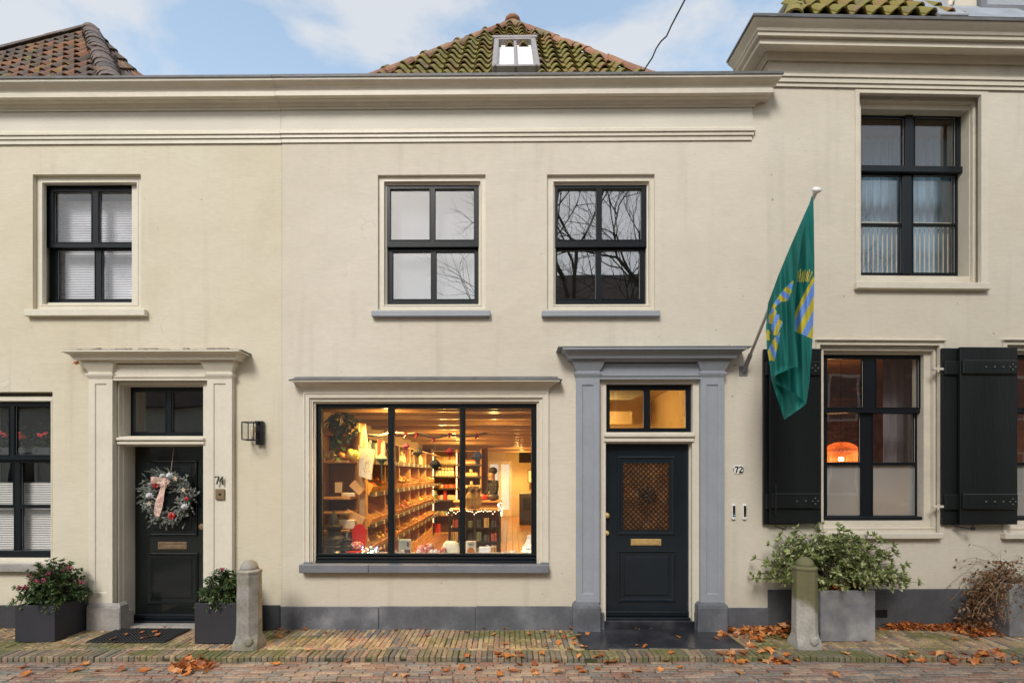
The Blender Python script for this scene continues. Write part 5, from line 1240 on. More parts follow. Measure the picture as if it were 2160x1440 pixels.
mb = MB(); mb.lathe(((q[0]+q[1])/2, 0, (q[2]+q[3])/2), [(.014, -.082), (.014, -.086), (.009, -.087), (.007, -.091), (.001, -.092)], 12, axis='y'); mb.build('button', 'iron', r_); h.fix(r_)
h = H2
M('enamel', (.78, .78, .76), .25, .03); M('black_print', (.01, .01, .012), .4, 0)
x_, z_ = h.P(1558, 990, -.01); hw, hh = .058, .05
def outline(k, y):
    out = []
    for i in range(24):
        a = 2*math.pi*i/24; cx2, cz2 = math.cos(a), math.sin(a); e = .5
        out.append((x_+hw*k*math.copysign(abs(cx2)**e, cx2), y, z_+hh*k*math.copysign(abs(cz2)**e, cz2)))
    return out
r_ = empty('house_number', (x_, 0, z_-hh), 'small white enamel plate with the black number 72 beside the grey pilaster', 'house number')
mb = MB(); mb.loft([outline(1, 0), outline(1, -.006), outline(.93, -.010)]); mb.build('plate', 'enamel', r_)
mb = MB(); s_ = .068; strokes(mb, S7, x_-.042, z_-.034, s_, -.0125, -.010, .0115); strokes(mb, S2, x_+.003, z_-.034, s_, -.0125, -.010, .0115)
for sg in (-1, 1): strokes(mb, [(sg*.78, .15, sg*.70, .5, .6), (sg*.78, .85, sg*.70, .5, .6)] if False else [(sg*.80, .2, sg*.80, .8, .55)], x_, z_-.034, s_, -.0125, -.010, .0115)
mb.build('numerals', 'black_print', r_); h.fix(r_)
M('led_blue', (.1, .3, .6), .3, 0, emit=(.2, .5, 1), es=.6)
for i, px in enumerate((1547, 1570)):
    x_, z_ = h.P(px, 1079, -.01); hw, hh = .021, .088
    r_ = empty('video_doorbell', (x_, 0, z_-hh), ('white and black video doorbell nearer to the grey pilaster' if i == 0 else 'white and black video doorbell nearer to the dark shutter'), 'doorbell', 'pair of video doorbells')
    MB().box(x_-hw, x_+hw, -.028, 0, z_-hh, z_+hh, b=.007).build('housing', 'enamel', r_)
    MB().box(x_-hw*.68, x_+hw*.68, -.031, -.027, z_-hh*.62, z_+hh*.8, b=.003).build('front_glass', 'black_print', r_)
    mb = MB(); mb.lathe((x_, 0, z_+.03), [(.008, -.031), (.008, -.034), (.001, -.035)], 10, axis='y'); mb.build('lens', 'glass_dark', r_)
    mb = MB(); mb.lathe((x_, 0, z_-.035), [(.006, -.031), (.006, -.034), (.001, -.035)], 10, axis='y'); mb.build('button', 'led_blue' if i == 0 else 'steel', r_); h.fix(r_)
# ---------------------------------------------------------------- wreath
h = H1; x_, z_ = h.P(357, 1050, .17); yw = .17
leaf_mat('frosted_needle', [(.30, .32, .28), (.48, .49, .46), (.20, .23, .18), (.68, .68, .66), (.17, .20, .15), (.38, .40, .36)], .1, .7)
M('pale_wood', (.6, .45, .33), .7, .15, 20); M('snow_white', (.75, .75, .78), .7, .1, 20); M('red_gloss', (.42, .012, .012), .2, .3, 20, col2=(.6, .03, .03)); M('ribbon', (.62, .36, .29), .7, .2, 40, .5, 200, col2=(.74, .56, .48), c2s=60, c2lo=.45, c2hi=.55); M('twine', (.45, .35, .25), .8, .1)
r_ = empty('christmas_wreath', (x_, yw, z_-.35), 'frosted fir wreath with a patterned pink ribbon and red flowers on the black door', 'wreath')
rn = random.Random(8); nd = MB(); Rw = .225
for i in range(520):
    a = rn.uniform(0, 6.283); rr = Rw+rn.gauss(0, .052); p_ = Vector((x_+rr*math.cos(a)*.98, yw+rn.uniform(-.06, .02), z_+rr*math.sin(a)*1.02))
    out_ = Vector((math.cos(a), 0, math.sin(a))); tg = Vector((-math.sin(a), 0, math.cos(a)))
    d_ = (out_*rn.uniform(-.5, 1)*(1 if rr > Rw else .6)+tg*rn.uniform(-.4, 1)+Vector((0, -rn.uniform(.2, .9), 0))).normalized(); ln = rn.uniform(.05, .1)
    u = d_.orthogonal().normalized(); v = d_.cross(u); nd.cv = rn.random(); q0 = p_
    for k in range(26):
        t = k/25; b_ = q0+d_*ln*t; a2 = k*2.4; dd = (d_*.9+(u*math.cos(a2)+v*math.sin(a2))).normalized()*.021*(1-t*.4); sd_ = dd.cross(d_).normalized()*.003
        if k % 6 == 0: nd.cv = rn.random()
        nd.face([b_-sd_, b_+sd_, b_+dd])
nd.build('fir_needles', 'frosted_needle', r_, kind='stuff')
mb = MB(); pts = [(x_+Rw*math.cos(a*math.pi/16), yw, z_+Rw*math.sin(a*math.pi/16)) for a in range(33)]; M('fir_core', (.05, .06, .05), .9, .3, 30); mb.tube(pts, .055, 8); mb.build('core', 'fir_core', r_)
for (px, py, s) in ((357, 1003, .034), (315, 1045, .034), (389, 1068, .033), (342, 1004, .028)):
    cx2, cz2 = h.P(px, py, .09); me_ = MB()
    for ring_ in range(5):
        for k in range(7):
            a = k*.9+ring_*.45; rr = s*(1-.18*ring_); zz2 = s*.35*ring_
            c_ = Vector((cx2+rr*math.cos(a), .10-zz2*.9, cz2+rr*math.sin(a))); me_.ball(c_, s*.28, seg=5, rg=3)
    me_.build('pine_cone', 'snow_white', r_)
def starm(c, s, th=.012):
    me_ = MB(); pts = []
    for k in range(10): a = math.pi/2+k*math.pi/5; rr = s if k % 2 == 0 else s*.45; pts.append((c[0]+rr*math.cos(a), c[2]+rr*math.sin(a)))
    me_.loft([[(p_[0], c[1], p_[1]) for p_ in pts], [(p_[0], c[1]+th, p_[1]) for p_ in pts]]); return me_
for (px, py) in ((369, 1009), (386, 1033), (314, 1062)):
    cx2, cz2 = h.P(px, py, .08); starm((cx2, .08, cz2), .036).build('star', 'pale_wood', r_)
for (px, py, s) in ((361, 1087, .045), (328, 1022, .042), (393, 1051, .022)):
    cx2, cz2 = h.P(px, py, .08); me_ = MB()
    for k in range(6): a = k*math.pi/3; me_.ball((cx2+s*.55*math.cos(a), .085, cz2+s*.55*math.sin(a)), s*.5, sq=(1, .5, 1), seg=8)
    me_.ball((cx2, .07, cz2), s*.3, seg=8); me_.build('red_flower', 'red_gloss', r_, smooth=True)
def ribbon(pts, wd, yy, nm='ribbon'):
    me_ = MB(); A_, B_ = [], []
    for i, (px, py) in enumerate(pts):
        a = Vector(h.P(px, py, yy)); nx = Vector(h.P(*pts[min(i+1, len(pts)-1)], yy)); pv = Vector(h.P(*pts[max(i-1, 0)], yy)); d_ = (nx-pv).normalized(); n_ = Vector((-d_.y, d_.x))*wd/2; w_ = .02*math.sin(i*1.3)
        A_.append((a.x-n_.x, yy+w_, a.y-n_.y)); B_.append((a.x+n_.x, yy-w_*.5, a.y+n_.y))
    A2 = [(p_[0], p_[1]+.004, p_[2]) for p_ in A_]; B2 = [(p_[0], p_[1]+.004, p_[2]) for p_ in B_]
    me_.loft([[A_[i], B_[i], B2[i], A2[i]] for i in range(len(A_))]); me_.build(nm, 'ribbon', r_, smooth=False)
ribbon([(342, 1015), (343, 1028), (340, 1042), (337, 1056), (334, 1070), (331, 1083), (330, 1088)], .075, .05)
ribbon([(318, 1012), (328, 1012), (340, 1014), (347, 1020)], .08, .045); ribbon([(343, 1012), (350, 1013), (356, 1018)], .06, .05); ribbon([(347, 1014), (349, 1022), (349, 1028)], .04, .06)
mb = MB(); a, b_ = h.P(362, 938, .18), h.P(361, 1000, .16); mb.tube([(a[0], .225, a[1]), (b_[0], .15, b_[1])], .003, 5); mb.build('twine', 'twine', r_); h.fix(r_)
# ---------------------------------------------------------------- flag and pole
bz = U(1575, 775, 6-.05)
base = Vector((2.735, -.05, 3.0)); base = U(1570, 780, 5.93); tip = U(1722, 402, 4.66)
M('pole_pale', (.55, .53, .5), .45, .1); M('bracket', (.2, .2, .2), .5, .2, 10)
r_ = empty('flagpole', (base.x, -.05, base.z), 'slanting pale flagpole with white knob in a metal wall bracket', 'flagpole')
dv = (tip-base).normalized()
MB().tube([base+dv*.03, tip], .0155, 12).build('pole', 'pole_pale', r_, smooth=True)
mb = MB(); mb.box(base.x-.05, base.x+.05, -.052, -.035, base.z-.07, base.z+.05, b=.006); mb.tube([base-dv*.03+Vector((0, .0, .0)), base+dv*.2], .024, 12); mb.build('wall_bracket', 'bracket', r_)
qm = dv.to_track_quat('Z', 'Y').to_matrix().to_4x4(); mb = MB(); mb.lathe(tip, [(.018, -.03), (.03, -.01), (.042, .0), (.044, .012), (.03, .024), (.001, .03)], 14, mx=qm.to_3x3() if False else qm); mb.build('knob', 'enamel', r_, smooth=True)
# flag: green cloth hanging in folds; the print is set cell by cell
M('flag_green', (.008, .185, .16), .75, .14, 6, .5, 45, stretch=(2.5, 1, .5)); M('flag_blue', (.18, .37, .92), .7, .05); M('flag_yellow', (.66, .55, .05), .7, .05); M('flag_black', (.01, .04, .04), .7, .0)
for k in ('flag_green', 'flag_blue', 'flag_yellow'):
    t = MATS[k].node_tree; b = t.nodes['Principled BSDF']; tl = t.nodes.new('ShaderNodeBsdfTranslucent'); src = b.inputs['Base Color'].links[0].from_socket; t.links.new(src, tl.inputs[0])
    mx_ = t.nodes.new('ShaderNodeMixShader'); mx_.inputs[0].default_value = .3; t.links.new(b.outputs[0], mx_.inputs[1]); t.links.new(tl.outputs[0], mx_.inputs[2]); t.links.new(mx_.outputs[0], t.nodes['Material Output'].inputs[0])
def interp(tab, y):
    if y <= tab[0][0]: return tab[0][1]
    for (a, b_), (c, d_) in zip(tab, tab[1:]):
        if y <= c: return b_+(d_-b_)*(y-a)/(c-a)
    return tab[-1][1]
# z6 crop: full = 1540 + x/2.88, 400 + y/2.88
Z = lambda x, y: (1540+x/2.88, 400+y/2.88)
LE = [(414, 1713), (430, 1708), (470, 1690), (520, 1668), (580, 1643), (640, 1621), (690, 1616), (740, 1619), (780, 1625), (800, 1627), (830, 1636), (860, 1646), (885, 1654)]
RE = [(414, 1714.5), (430, 1716), (470, 1717), (560, 1718), (620, 1717.5), (700, 1715), (760, 1711), (810, 1707), (850, 1701), (860, 1690), (885, 1655)]
def stripe(px, py, ang, w_, ph=0.):
    t = (px*math.cos(ang)+py*math.sin(ang)+ph)/w_; return 1 if int(math.floor(t)) % 2 == 0 else 2
def inpoly(x, y, P_):
    c = False; n = len(P_)
    for i in range(n):
        (x1, y1), (x2, y2) = P_[i], P_[(i+1) % n]
        if (y1 > y) != (y2 > y) and x < (x2-x1)*(y-y1)/(y2-y1)+x1: c = not c
    return c
PR = [Z(*p_) for p_ in ((510, 520), (515, 900), (497, 905), (392, 858), (395, 745), (440, 650))]
PW = [Z(*p_) for p_ in ((385, 552), (378, 590), (366, 640), (352, 675), (310, 680), (280, 708), (262, 745), (240, 790), (228, 810), (238, 760), (252, 720), (278, 670), (310, 625), (345, 585))]
fing = [((250, 800), (268, 742), 15), ((265, 840), (285, 772), 17), ((275, 870), (303, 810), 17)]
PB = [Z(*p_) for p_ in ((302, 868), (296, 920), (280, 990), (268, 1042), (240, 1035), (228, 985), (240, 950), (270, 900))]
rays = [((412+i*11, 560-abs(i-3)*1.5), (414+i*14, 500-(i % 2)*12), 3.2) for i in range(7)]
def near(px, py, a, b_, w_):
    a, b_ = Vector(Z(*a)), Vector(Z(*b_)); p_ = Vector((px, py)); ab = b_-a; t = max(0, min(1, (p_-a).dot(ab)/ab.length_squared)); return (p_-a-ab*t).length < w_/2.88
def flagcol(px, py, layer):
    if layer == 0:
        if inpoly(px, py, PR): return stripe(px, py, R(27), 13, -6)
        for a, b_, w_ in rays:
            if near(px, py, a, b_, w_): return 2
        return 0
    if inpoly(px, py, PW): return stripe(px, py, R(-52), 11, 4)
    for a, b_, w_ in fing:
        if near(px, py, a, b_, w_): return stripe(px, py, R(20), 9)
    if near(px, py, (231, 862), (232, 905), 10): return 2
    if inpoly(px, py, PB): return stripe(px, py, R(-25), 10)
    return 0
LG = [(800, 1628), (830, 1637), (860, 1647), (884, 1654)]; RG = [(800, 1629), (815, 1652), (832, 1680), (850, 1699), (856, 1695), (884, 1655)]
LF = [(414, 1712), (430, 1707), (470, 1689), (520, 1667), (580, 1642), (640, 1620), (690, 1615.5), (740, 1618), (780, 1625), (801, 1627)]
RF = [(414, 1713.5), (450, 1702), (500, 1692), (560, 1684), (600, 1681), (640, 1677), (700, 1676.5), (740, 1681), (773, 1683.5), (776, 1670), (790, 1638), (801, 1628)]
fl = MB()
def dep(px, py, layer):
    s_ = (px-1616)/100.; base_ = 5.08-.42*s_-.0*(py-600)/300
    g_ = min(1, max(0, (py-430)/220))
    w_ = .05*math.sin((px-1690)*.125+py*.006+layer)*g_+.016*math.sin(px*.33-py*.018)*g_
    if layer: e_ = (px-interp(LE, py))/max(8, interp(RF if py < 800 else RG, py)-interp(LE, py)); w_ += -.07-.07*g_*max(0, e_)**2
    return base_+w_
def sheet(ya, yb, lf_, rf_, layer, rows_, cols_):
    grid = []
    for j in range(rows_+1):
        py = ya+(yb-ya)*j/rows_; a, b_ = lf_(py), rf_(py); grid.append([(a+(b_-a)*i/cols_, py) for i in range(cols_+1)])
    base_ = len(fl.v)
    for row in grid:
        for px, py in row: fl.v.append(tuple(U(px, py, dep(px, py, layer)-(.0 if not layer else 0))))
    for j in range(rows_):
        for i in range(cols_):
            k = base_+j*(cols_+1)+i; px = (grid[j][i][0]+grid[j+1][i+1][0])/2; py = (grid[j][i][1]+grid[j+1][i+1][1])/2
            fl.f.append((k, k+1, k+cols_+2, k+cols_+1)); fl.m.append(flagcol(px, py, layer)); fl.a.append(0)
sheet(414, 885, lambda y: interp(LE, y), lambda y: interp(RE, y), 0, 230, 60)
# the front fold (left leaf) with its own hem, ending in a slanting lower edge
sheet(414, 801, lambda y: interp(LF, y), lambda y: interp(RF, y), 1, 190, 44)
# turned-up lower corner: a third leaf lying over
sheet(800, 884, lambda y: interp(LG, y), lambda y: interp(RG, y), 1, 30, 24)
fo = solo('flag', fl, ['flag_green', 'flag_blue', 'flag_yellow'], 'green flag with blue and yellow striped emblem hanging in folds from the slanting pole', 'flag', smooth=True)
# ================================================================ INSIDE
M('wood_shelf', (.50, .29, .12), .55, .15, 3, .2, 30, stretch=(1, 1, 4), fine=.08); M('wood_dark', (.12, .065, .03), .6, .3, 3, .2, 30); M('wood_floor', (.28, .13, .05), .3, .25, 2.5, .1, 20, stretch=(6, .6, 1), rnd=.25)
M('ceil_board', (.46, .29, .14), .35, .12, 2, .05, 20, stretch=(.4, 3, 1), rnd=.12); M('wall_warm', (.62, .50, .34), .8, .06); M('back_panel', (.20, .10, .045), .7, .2, 3); M('gondola', (.045, .04, .045), .5, .2, 5)
WARM = (1, .60, .17)
M('lamp_warm', (1, .8, .5), .5, 0, emit=(1, .66, .32), es=14); M('led_strip', (1, .8, .5), .5, 0, emit=(1, .70, .30), es=3.2)
h = H2
FZ = .15; CZ = 2.66; XW0, XW1 = -2.45, 1.00; YB = 14.2
mb = MB(); y0 = TH+.001
mb.face([(XW0, y0, FZ), (XW0, YB, FZ), (XW0, YB, CZ), (XW0, y0, CZ)]); mb.face([(XW1, y0, FZ), (XW1, y0, CZ), (XW1, YB, CZ), (XW1, YB, FZ)])
mb.face([(XW0, YB, FZ), (XW1, YB, FZ), (XW1, YB, CZ), (XW0, YB, CZ)]); mb.face([(XW0, y0, FZ), (XW0, y0, CZ), (XW0, y0, CZ+.2), (XW0, y0, FZ)])
shop = mb.build('shop_room', 'wall_warm', h.root)
MB().box(XW0, XW1+.001, y0, YB, CZ, CZ+.04).build('ceiling', 'back_panel', shop)
for i in range(30):
    y = y0+.0+i*.45
    if y+.44 > YB: break
    MB().box(XW0+.002, XW1-.002, y, y+.435, CZ-.03, CZ-.001, b=.004).build('ceiling_board', 'ceil_board', shop)
for i in range(15):
    y = y0+.25+i*.9
    MB().box(XW0+.003, XW1-.003, y, y+.09, CZ-.09, CZ-.031, b=.006).build('ceiling_beam', 'ceil_board', shop)
MB().box(XW0, XW1, y0, YB, FZ-.05, FZ-.02).build('floor', 'wood_dark', shop)
i = 0; x = XW0
while x < XW1-.01: MB().box(x+.003, min(x+.137, XW1), y0, YB, FZ-.02, FZ, b=.002).build('floor_board', 'wood_floor', shop); x += .14
# back wall of the shop bay with opening towards the rear room on the east side
yb = 8.62
mb = MB(); mb.box(XW0, -.62, yb, yb+.1, FZ, CZ-.091); mb.build('partition', 'back_panel', shop)
# rear: glazed doors with panes that glow in place of daylight, cream wall, picture
M('glow_pane', (.5, .55, .6), .3, .1, emit=(.75, .72, .62), es=.35)
a, b_ = U(1030, 1088, 20.), U(1079, 972, 20.)
r_ = empty('rear_door', (a.x, 14.0, FZ), 'glazed white double door at the far end of the shop', 'door'); mb = MB(); xm = (a.x+b_.x)/2
mb.plate(a.x, b_.x, FZ, b_.z, [(a.x+.07, xm-.05, FZ+.25, b_.z-.12), (xm+.05, b_.x-.07, FZ+.25, b_.z-.12)], 13.98, 14.05); M('white_wood', (.7, .66, .58), .5, .05); mb.build('frame', 'white_wood', r_)
MB().box(a.x+.05, b_.x-.05, 14.06, 14.07, FZ+.2, b_.z-.1).build('pane', 'glow_pane', r_)
a, b_ = U(1096, 1093, 16.5), U(1132, 1040, 16.5)
r_ = empty('stove', ((a.x+b_.x)/2, a.y, FZ), 'black cabinet with a small glass door against the rear wall', 'cabinet')
MB().box(a.x, min(b_.x, XW1-.01), a.y, a.y+.45, FZ, b_.z, b=.02).build('body', 'gondola', r_); MB().box(a.x+.12, a.x+.35, a.y-.01, a.y+.01, FZ+.5, b_.z-.15, b=.004).build('door_glass', 'glass_dark', r_)
a, b_ = U(1113, 1018, 19.9), U(1121, 990, 19.9); r_ = empty('picture', (a.x, a.y, a.z), 'small framed picture on the cream rear wall', 'picture'); mb = MB(); mb.ring(a.x, b_.x+.1, a.z, b_.z, [(0, 0), (0, -.03), (.03, -.03), (.03, 0)], a.y); mb.build('frame', 'wood_dark', r_); MB().box(a.x+.03, b_.x+.07, a.y-.01, a.y, a.z+.03, b_.z-.03).build('print', 'white_wood', r_)
a, b_ = U(1095, 975, 11.5), U(1126, 954, 11.5); mb = MB(); mb.box(a.x, min(b_.x, XW1-.01), a.y, a.y+.4, a.z, b_.z, b=.01)
solo('ceiling_cassette', mb, 'gondola', 'dark box hanging below the shop ceiling near the rear wall', 'display box')
# ceiling lamps (lit)
def lampat(x, y, z, e, label, disc=True, r=.06):
    r_ = empty('ceiling_spot', (x, y, z), label, 'ceiling lamp', 'recessed ceiling spots in the shop')
    mb = MB(); mb.lathe((x, y, 0), [(r, z), (r, z-.012), (r*.8, z-.014), (.001, z-.014)], 14); mb.build('diffuser', 'lamp_warm', r_)
    mb = MB(); mb.lathe((x, y, 0), [(r+.02, z+.001), (r+.02, z-.01), (r, z-.012)], 14); mb.build('rim', 'steel', r_)
    l_ = bpy.data.lights.new('spot_light', 'SPOT'); l_.energy = e; l_.spot_size = R(140); l_.spot_blend = .6; l_.color = WARM; l_.shadow_soft_size = .05; lo = bpy.data.objects.new('spot_light', l_); COL.objects.link(lo); lo.location = (0, 0, -.03); lo.parent = r_
    l2 = bpy.data.lights.new('ceiling_fill', 'POINT'); l2.energy = e*.09; l2.color = WARM; l2.shadow_soft_size = .05; lo2 = bpy.data.objects.new('ceiling_fill', l2); COL.objects.link(lo2); lo2.location = (0, 0, -.3); lo2.parent = r_  # fill point added below the fixture to brighten ceiling and room
zc = CZ-.032
for k, (x, y, e) in enumerate(((-1.5, 0.4, 115), (-.2, 2.2, 80), (-1.2, 3.4, 165), (-1.2, 5.6, 200), (-1.3, 7.4, 200), (.3, 9.6, 200), (.5, 12.4, 230))):
    y_ = y0+max(0, round((y-y0-.7)/.9))*.9+.7 if k else y0+.12
    lampat(x, y_, zc, e, 'lit ceiling spot number %s counted from the shop window inwards' % ('one', 'two', 'three', 'four', 'five', 'six', 'seven')[k])
# left wall shelving
unit = empty('shelf_unit', (-2.2, 4.0, FZ), 'long pine shelving along the shop side wall full of tilted crates', 'shelving')
XF = -1.88; XBk = XW0+.01
ups = [1.0, 2.03, 3.07, 4.08, 5.1, 6.05, 7.1]
for y in ups: MB().box(XBk, XF, y-.03, y+.03, FZ, 2.28, b=.006).build('upright', 'wood_shelf', unit)
MB().box(XBk, XBk+.015, .4, 8.55, FZ, 2.3).build('back_panel', 'back_panel', unit)
LV = (1.965, 1.52, 1.09, .725)
M('price_rail', (.06, .05, .045), .4, .2)
for z in LV+(2.28,):
    MB().box(XBk+.016, XF+.02, 1.031, 8.5, z-.025, z-.0, b=.004).build('shelf', 'wood_shelf' if z != LV[0] else 'wood_dark', unit)
    if z < 2.2: MB().box(XF+.021, XF+.05, 1.03, 8.5, z-.05, z+.015, b=.003).build('price_rail', 'price_rail', unit)
# crates: open-topped, tipped towards the aisle
def crate_parts():
    mb = MB(); L_, W_, Hh = .46, .50, .13
    mb.box(-W_/2, W_/2, -L_/2, L_/2, 0, .012); mb.box(-W_/2, W_/2, -L_/2, -L_/2+.012, .0125, Hh); mb.box(-W_/2, W_/2, L_/2-.012, L_/2, .0125, Hh)
    mb.box(W_/2-.012, W_/2, -L_/2+.0125, L_/2-.0125, .0125, Hh*.75); mb.box(-W_/2, -W_/2+.012, -L_/2+.0125, L_/2-.0125, .0125, Hh)
    for k in (-1, 0, 1): mb.box(-W_/2+.0125, W_/2-.0125, k*.115-.004, k*.115+.004, .0125, Hh*.9)
    return mb.mesh('crate', 'wood_crate')
M('wood_crate', (.60, .33, .12), .55, .15, 6, .2, 30, rnd=.2)
cm = crate_parts(); rn = random.Random(14)
for nm, c_ in (('prod_orange', (.65, .22, .03)), ('prod_green', (.10, .16, .03)), ('prod_red', (.55, .06, .03)), ('prod_yellow', (.7, .48, .08)), ('prod_pale', (.6, .45, .25)), ('prod_dark', (.06, .05, .03))): M(nm, c_, .45, .3, 20, rnd=.3)
kinds = [('prod_red', 'red and orange peppers'), ('prod_pale', 'pale onions'), ('prod_green', 'green cabbages'), ('prod_orange', 'orange carrots'), ('prod_yellow', 'yellow potatoes'), (None, 'nothing in it'), ('prod_dark', 'dark beetroots'), ('prod_orange', 'oranges'), (None, 'nothing in it')]
pm = {}
for k_, _ in kinds:
    if k_ and k_ not in pm:
        mb = MB()
        for q in range(26): mb.ball((rn.uniform(-.19, .19), rn.uniform(-.19, .19), rn.uniform(.05, .12)), rn.uniform(.03, .05), seg=7, rg=4, sq=(1, rn.uniform(.7, 1.3), .9))
        pm[k_] = mb.mesh('produce', k_, smooth=True)
bayname = ('first', 'second', 'third', 'fourth', 'fifth', 'sixth')
ci = 0
for bi in range(6):
    for li, z in enumerate(LV[1:]):
        for s_ in (0, 1):
            y = ups[bi]+.28+s_*.49; k_, desc = kinds[(bi*5+li*3+s_*2+ci) % len(kinds)]; ci += 1
            r_ = empty('crate', (XF-.21, y, z+.10), 'tilted crate with %s, %s shelf, %s bay, %s half' % (desc, ('upper', 'middle', 'low')[li], bayname[bi], ('near', 'far')[s_]), 'crate', 'tilted crates on the side shelving')
            r_.rotation_euler = (0, R(24), 0)
            o = bpy.data.objects.new('crate_box', cm); COL.objects.link(o); o.parent = r_
            if k_: o = bpy.data.objects.new('produce', pm[k_]); COL.objects.link(o); o.parent = r_; o['kind'] = 'stuff'
# wooden boxes and bottles below the lowest crates, price cards on the rails
M('paper_white', (.75, .70, .58), .6, .1, 30)
rn = random.Random(23)
for bi in range(6):
    for s_ in range(2):
        y = ups[bi]+.27+s_*.49; hh_ = rn.uniform(.24, .34); m_ = MB(); xx = XF-.25
        for zz_ in (0, 1, 2): m_.box(XF-.02, XF-.005, y-.2, y+.2, FZ+.01+zz_*hh_/3, FZ+.01+(zz_+.85)*hh_/3, b=.002)
        for yy_ in (y-.2, y+.19): m_.box(XF-.4, XF-.02, yy_, yy_+.012, FZ+.005, FZ+.01+hh_)
        m_.box(XF-.4, XF-.02, y-.19, y+.19, FZ+.03, FZ+.05)
        solo('slatted_box', m_, 'wood_crate', 'slatted wooden box on the floor under the %s bay, %s half' % (('first', 'second', 'third', 'fourth', 'fifth', 'sixth')[bi], ('near', 'far')[s_]), 'box', 'slatted boxes under the side shelving')
for z in LV:
    for k in range(15):
        y = 1.25+k*.49; MB().box(XF+.051, XF+.054, y-.035, y+.035, z-.045, z+.012).build('price_card', 'paper_white', unit)
# jars on the upper shelf of the side wall
M('jar_glass', (.62, .45, .22), .12, .2, 30, rnd=.35); M('jar_lid', (.5, .35, .15), .35, .1, metal=.5); M('paper_white', (.75, .70, .58), .6, .1, 30); M('paper_cream', (.72, .62, .42), .6, .1, 30)
M('card_red', (.50, .045, .03), .5, .2, 20); M('card_green', (.08, .20, .10), .5, .2, 20); M('card_orange', (.60, .20, .04), .5, .2, 20); M('card_teal', (.28, .42, .42), .5, .2, 20); M('card_dark', (.07, .05, .06), .5, .2, 20); M('card_pink', (.55, .18, .18), .5, .3, 20); M('card_blue', (.10, .13, .22), .5, .3, 20)
def jarmesh(r, hh, body, lid):
    a = MB(); a.lathe((0, 0, 0), [(r*.9, 0), (r, .01), (r, hh*.72), (r*.72, hh*.84), (r*.72, hh*.88)], 10); b_ = MB(); b_.lathe((0, 0, 0), [(r*.8, hh*.88), (r*.8, hh), (.001, hh)], 10)
    c = MB(); c.lathe((0, 0, 0), [(r*1.01, hh*.18), (r*1.01, hh*.6)], 10)
    return a.mesh('jar_body', body, smooth=True), b_.mesh('lid', lid), c.mesh('jar_label', 'paper_cream')
JM = {}
def jar(x, y, z, r, hh, body, lid, label, cat, group):
    k = (r, hh, body, lid)
    if k not in JM: JM[k] = jarmesh(*k)
    r_ = empty('jar', (x, y, z), label, cat, group)
    for me in JM[k]: o = bpy.data.objects.new(me.name.split('.')[0], me); COL.objects.link(o); o.parent = r_
for bi in range(5):
    for k in range(4):
        y = ups[bi]+.15+k*.24; r_ = (.06, .20) if k % 2 else (.075, .26)
        jar(XF-.12, y, LV[0]+.001, *r_, 'jar_glass', 'jar_lid', '%s amber storage jar, %s from the window in the %s bay of the side shelving' % (('tall', 'short')[k % 2], bayname[k], bayname[bi]), 'jar', 'storage jars on the side shelving')
# near bay facing the window
for nm, c_ in (('card_pink', (.55, .18, .18)), ('paper_cream', (.72, .62, .42))): M(nm, c_, .55, .15, 25)
near_ = empty('bookcase', (-2.1, .75, FZ), 'pine bookcase in the corner of the shop window with books and a picture', 'bookcase')
xb0, xb1 = XW0+.02, U(768, 1000, 6.95).x; yn = .82
MB().box(xb0, xb1, yn+.12, yn+.15, FZ, 2.4).build('back_panel', 'back_panel', near_)
for py in (912, 971, 1047, 1077, 1115):
    zz_ = U(700, py, 6.7).z; MB().box(xb0, xb1-.08, .55, yn+.119, zz_-.03, zz_, b=.004).build('shelf', 'wood_shelf', near_)
MB().box(xb0, xb0+.05, .50, yn+.15, FZ, 2.45, b=.004).build('side_panel', 'wood_shelf', near_)
xx = U(766, 1000, 6.75).x; MB().box(xx-.035, xx+.035, .70, .78, FZ, U(766, 893, 6.75).z, b=.005).build('post', 'wood_shelf', near_)
bx = U(786, 955, 6.9); rn = random.Random(4)
x = U(772, 955, 7.05).x
for k in range(11):
    w_ = rn.uniform(.012, .03); cc = ('card_orange', 'card_red', 'paper_cream', 'card_teal', 'card_dark', 'card_green', 'paper_white')[k % 7]; z0_ = U(780, 968, 7.05).z
    hh_ = rn.uniform(.2, .27); m_ = MB().box(x, x+w_, .98, 1.02, z0_, z0_+hh_, b=.002)
    solo('book', m_, cc, '%s book spine, place %s in the row behind the tote bag' % (cc.split('_')[1], ('one', 'two', 'three', 'four', 'five', 'six', 'seven', 'eight', 'nine', 'ten', 'eleven')[k]), 'book', 'books behind the tote bag'); x += w_+.004
pc = U(714, 1040, 6.6); r_ = empty('picture', (pc.x, pc.y, pc.z), 'small framed botanical card leaning on the bookcase shelf', 'picture'); mb = MB(); w_, q_ = .055, .15
mb.box(pc.x-w_, pc.x+w_, pc.y, pc.y+.01, pc.z, pc.z+q_, b=.003); mb.build('frame', 'wood_dark', r_); MB().box(pc.x-w_+.01, pc.x+w_-.01, pc.y-.003, pc.y+.001, pc.z+.01, pc.z+q_-.01).build('card', 'paper_cream', r_)
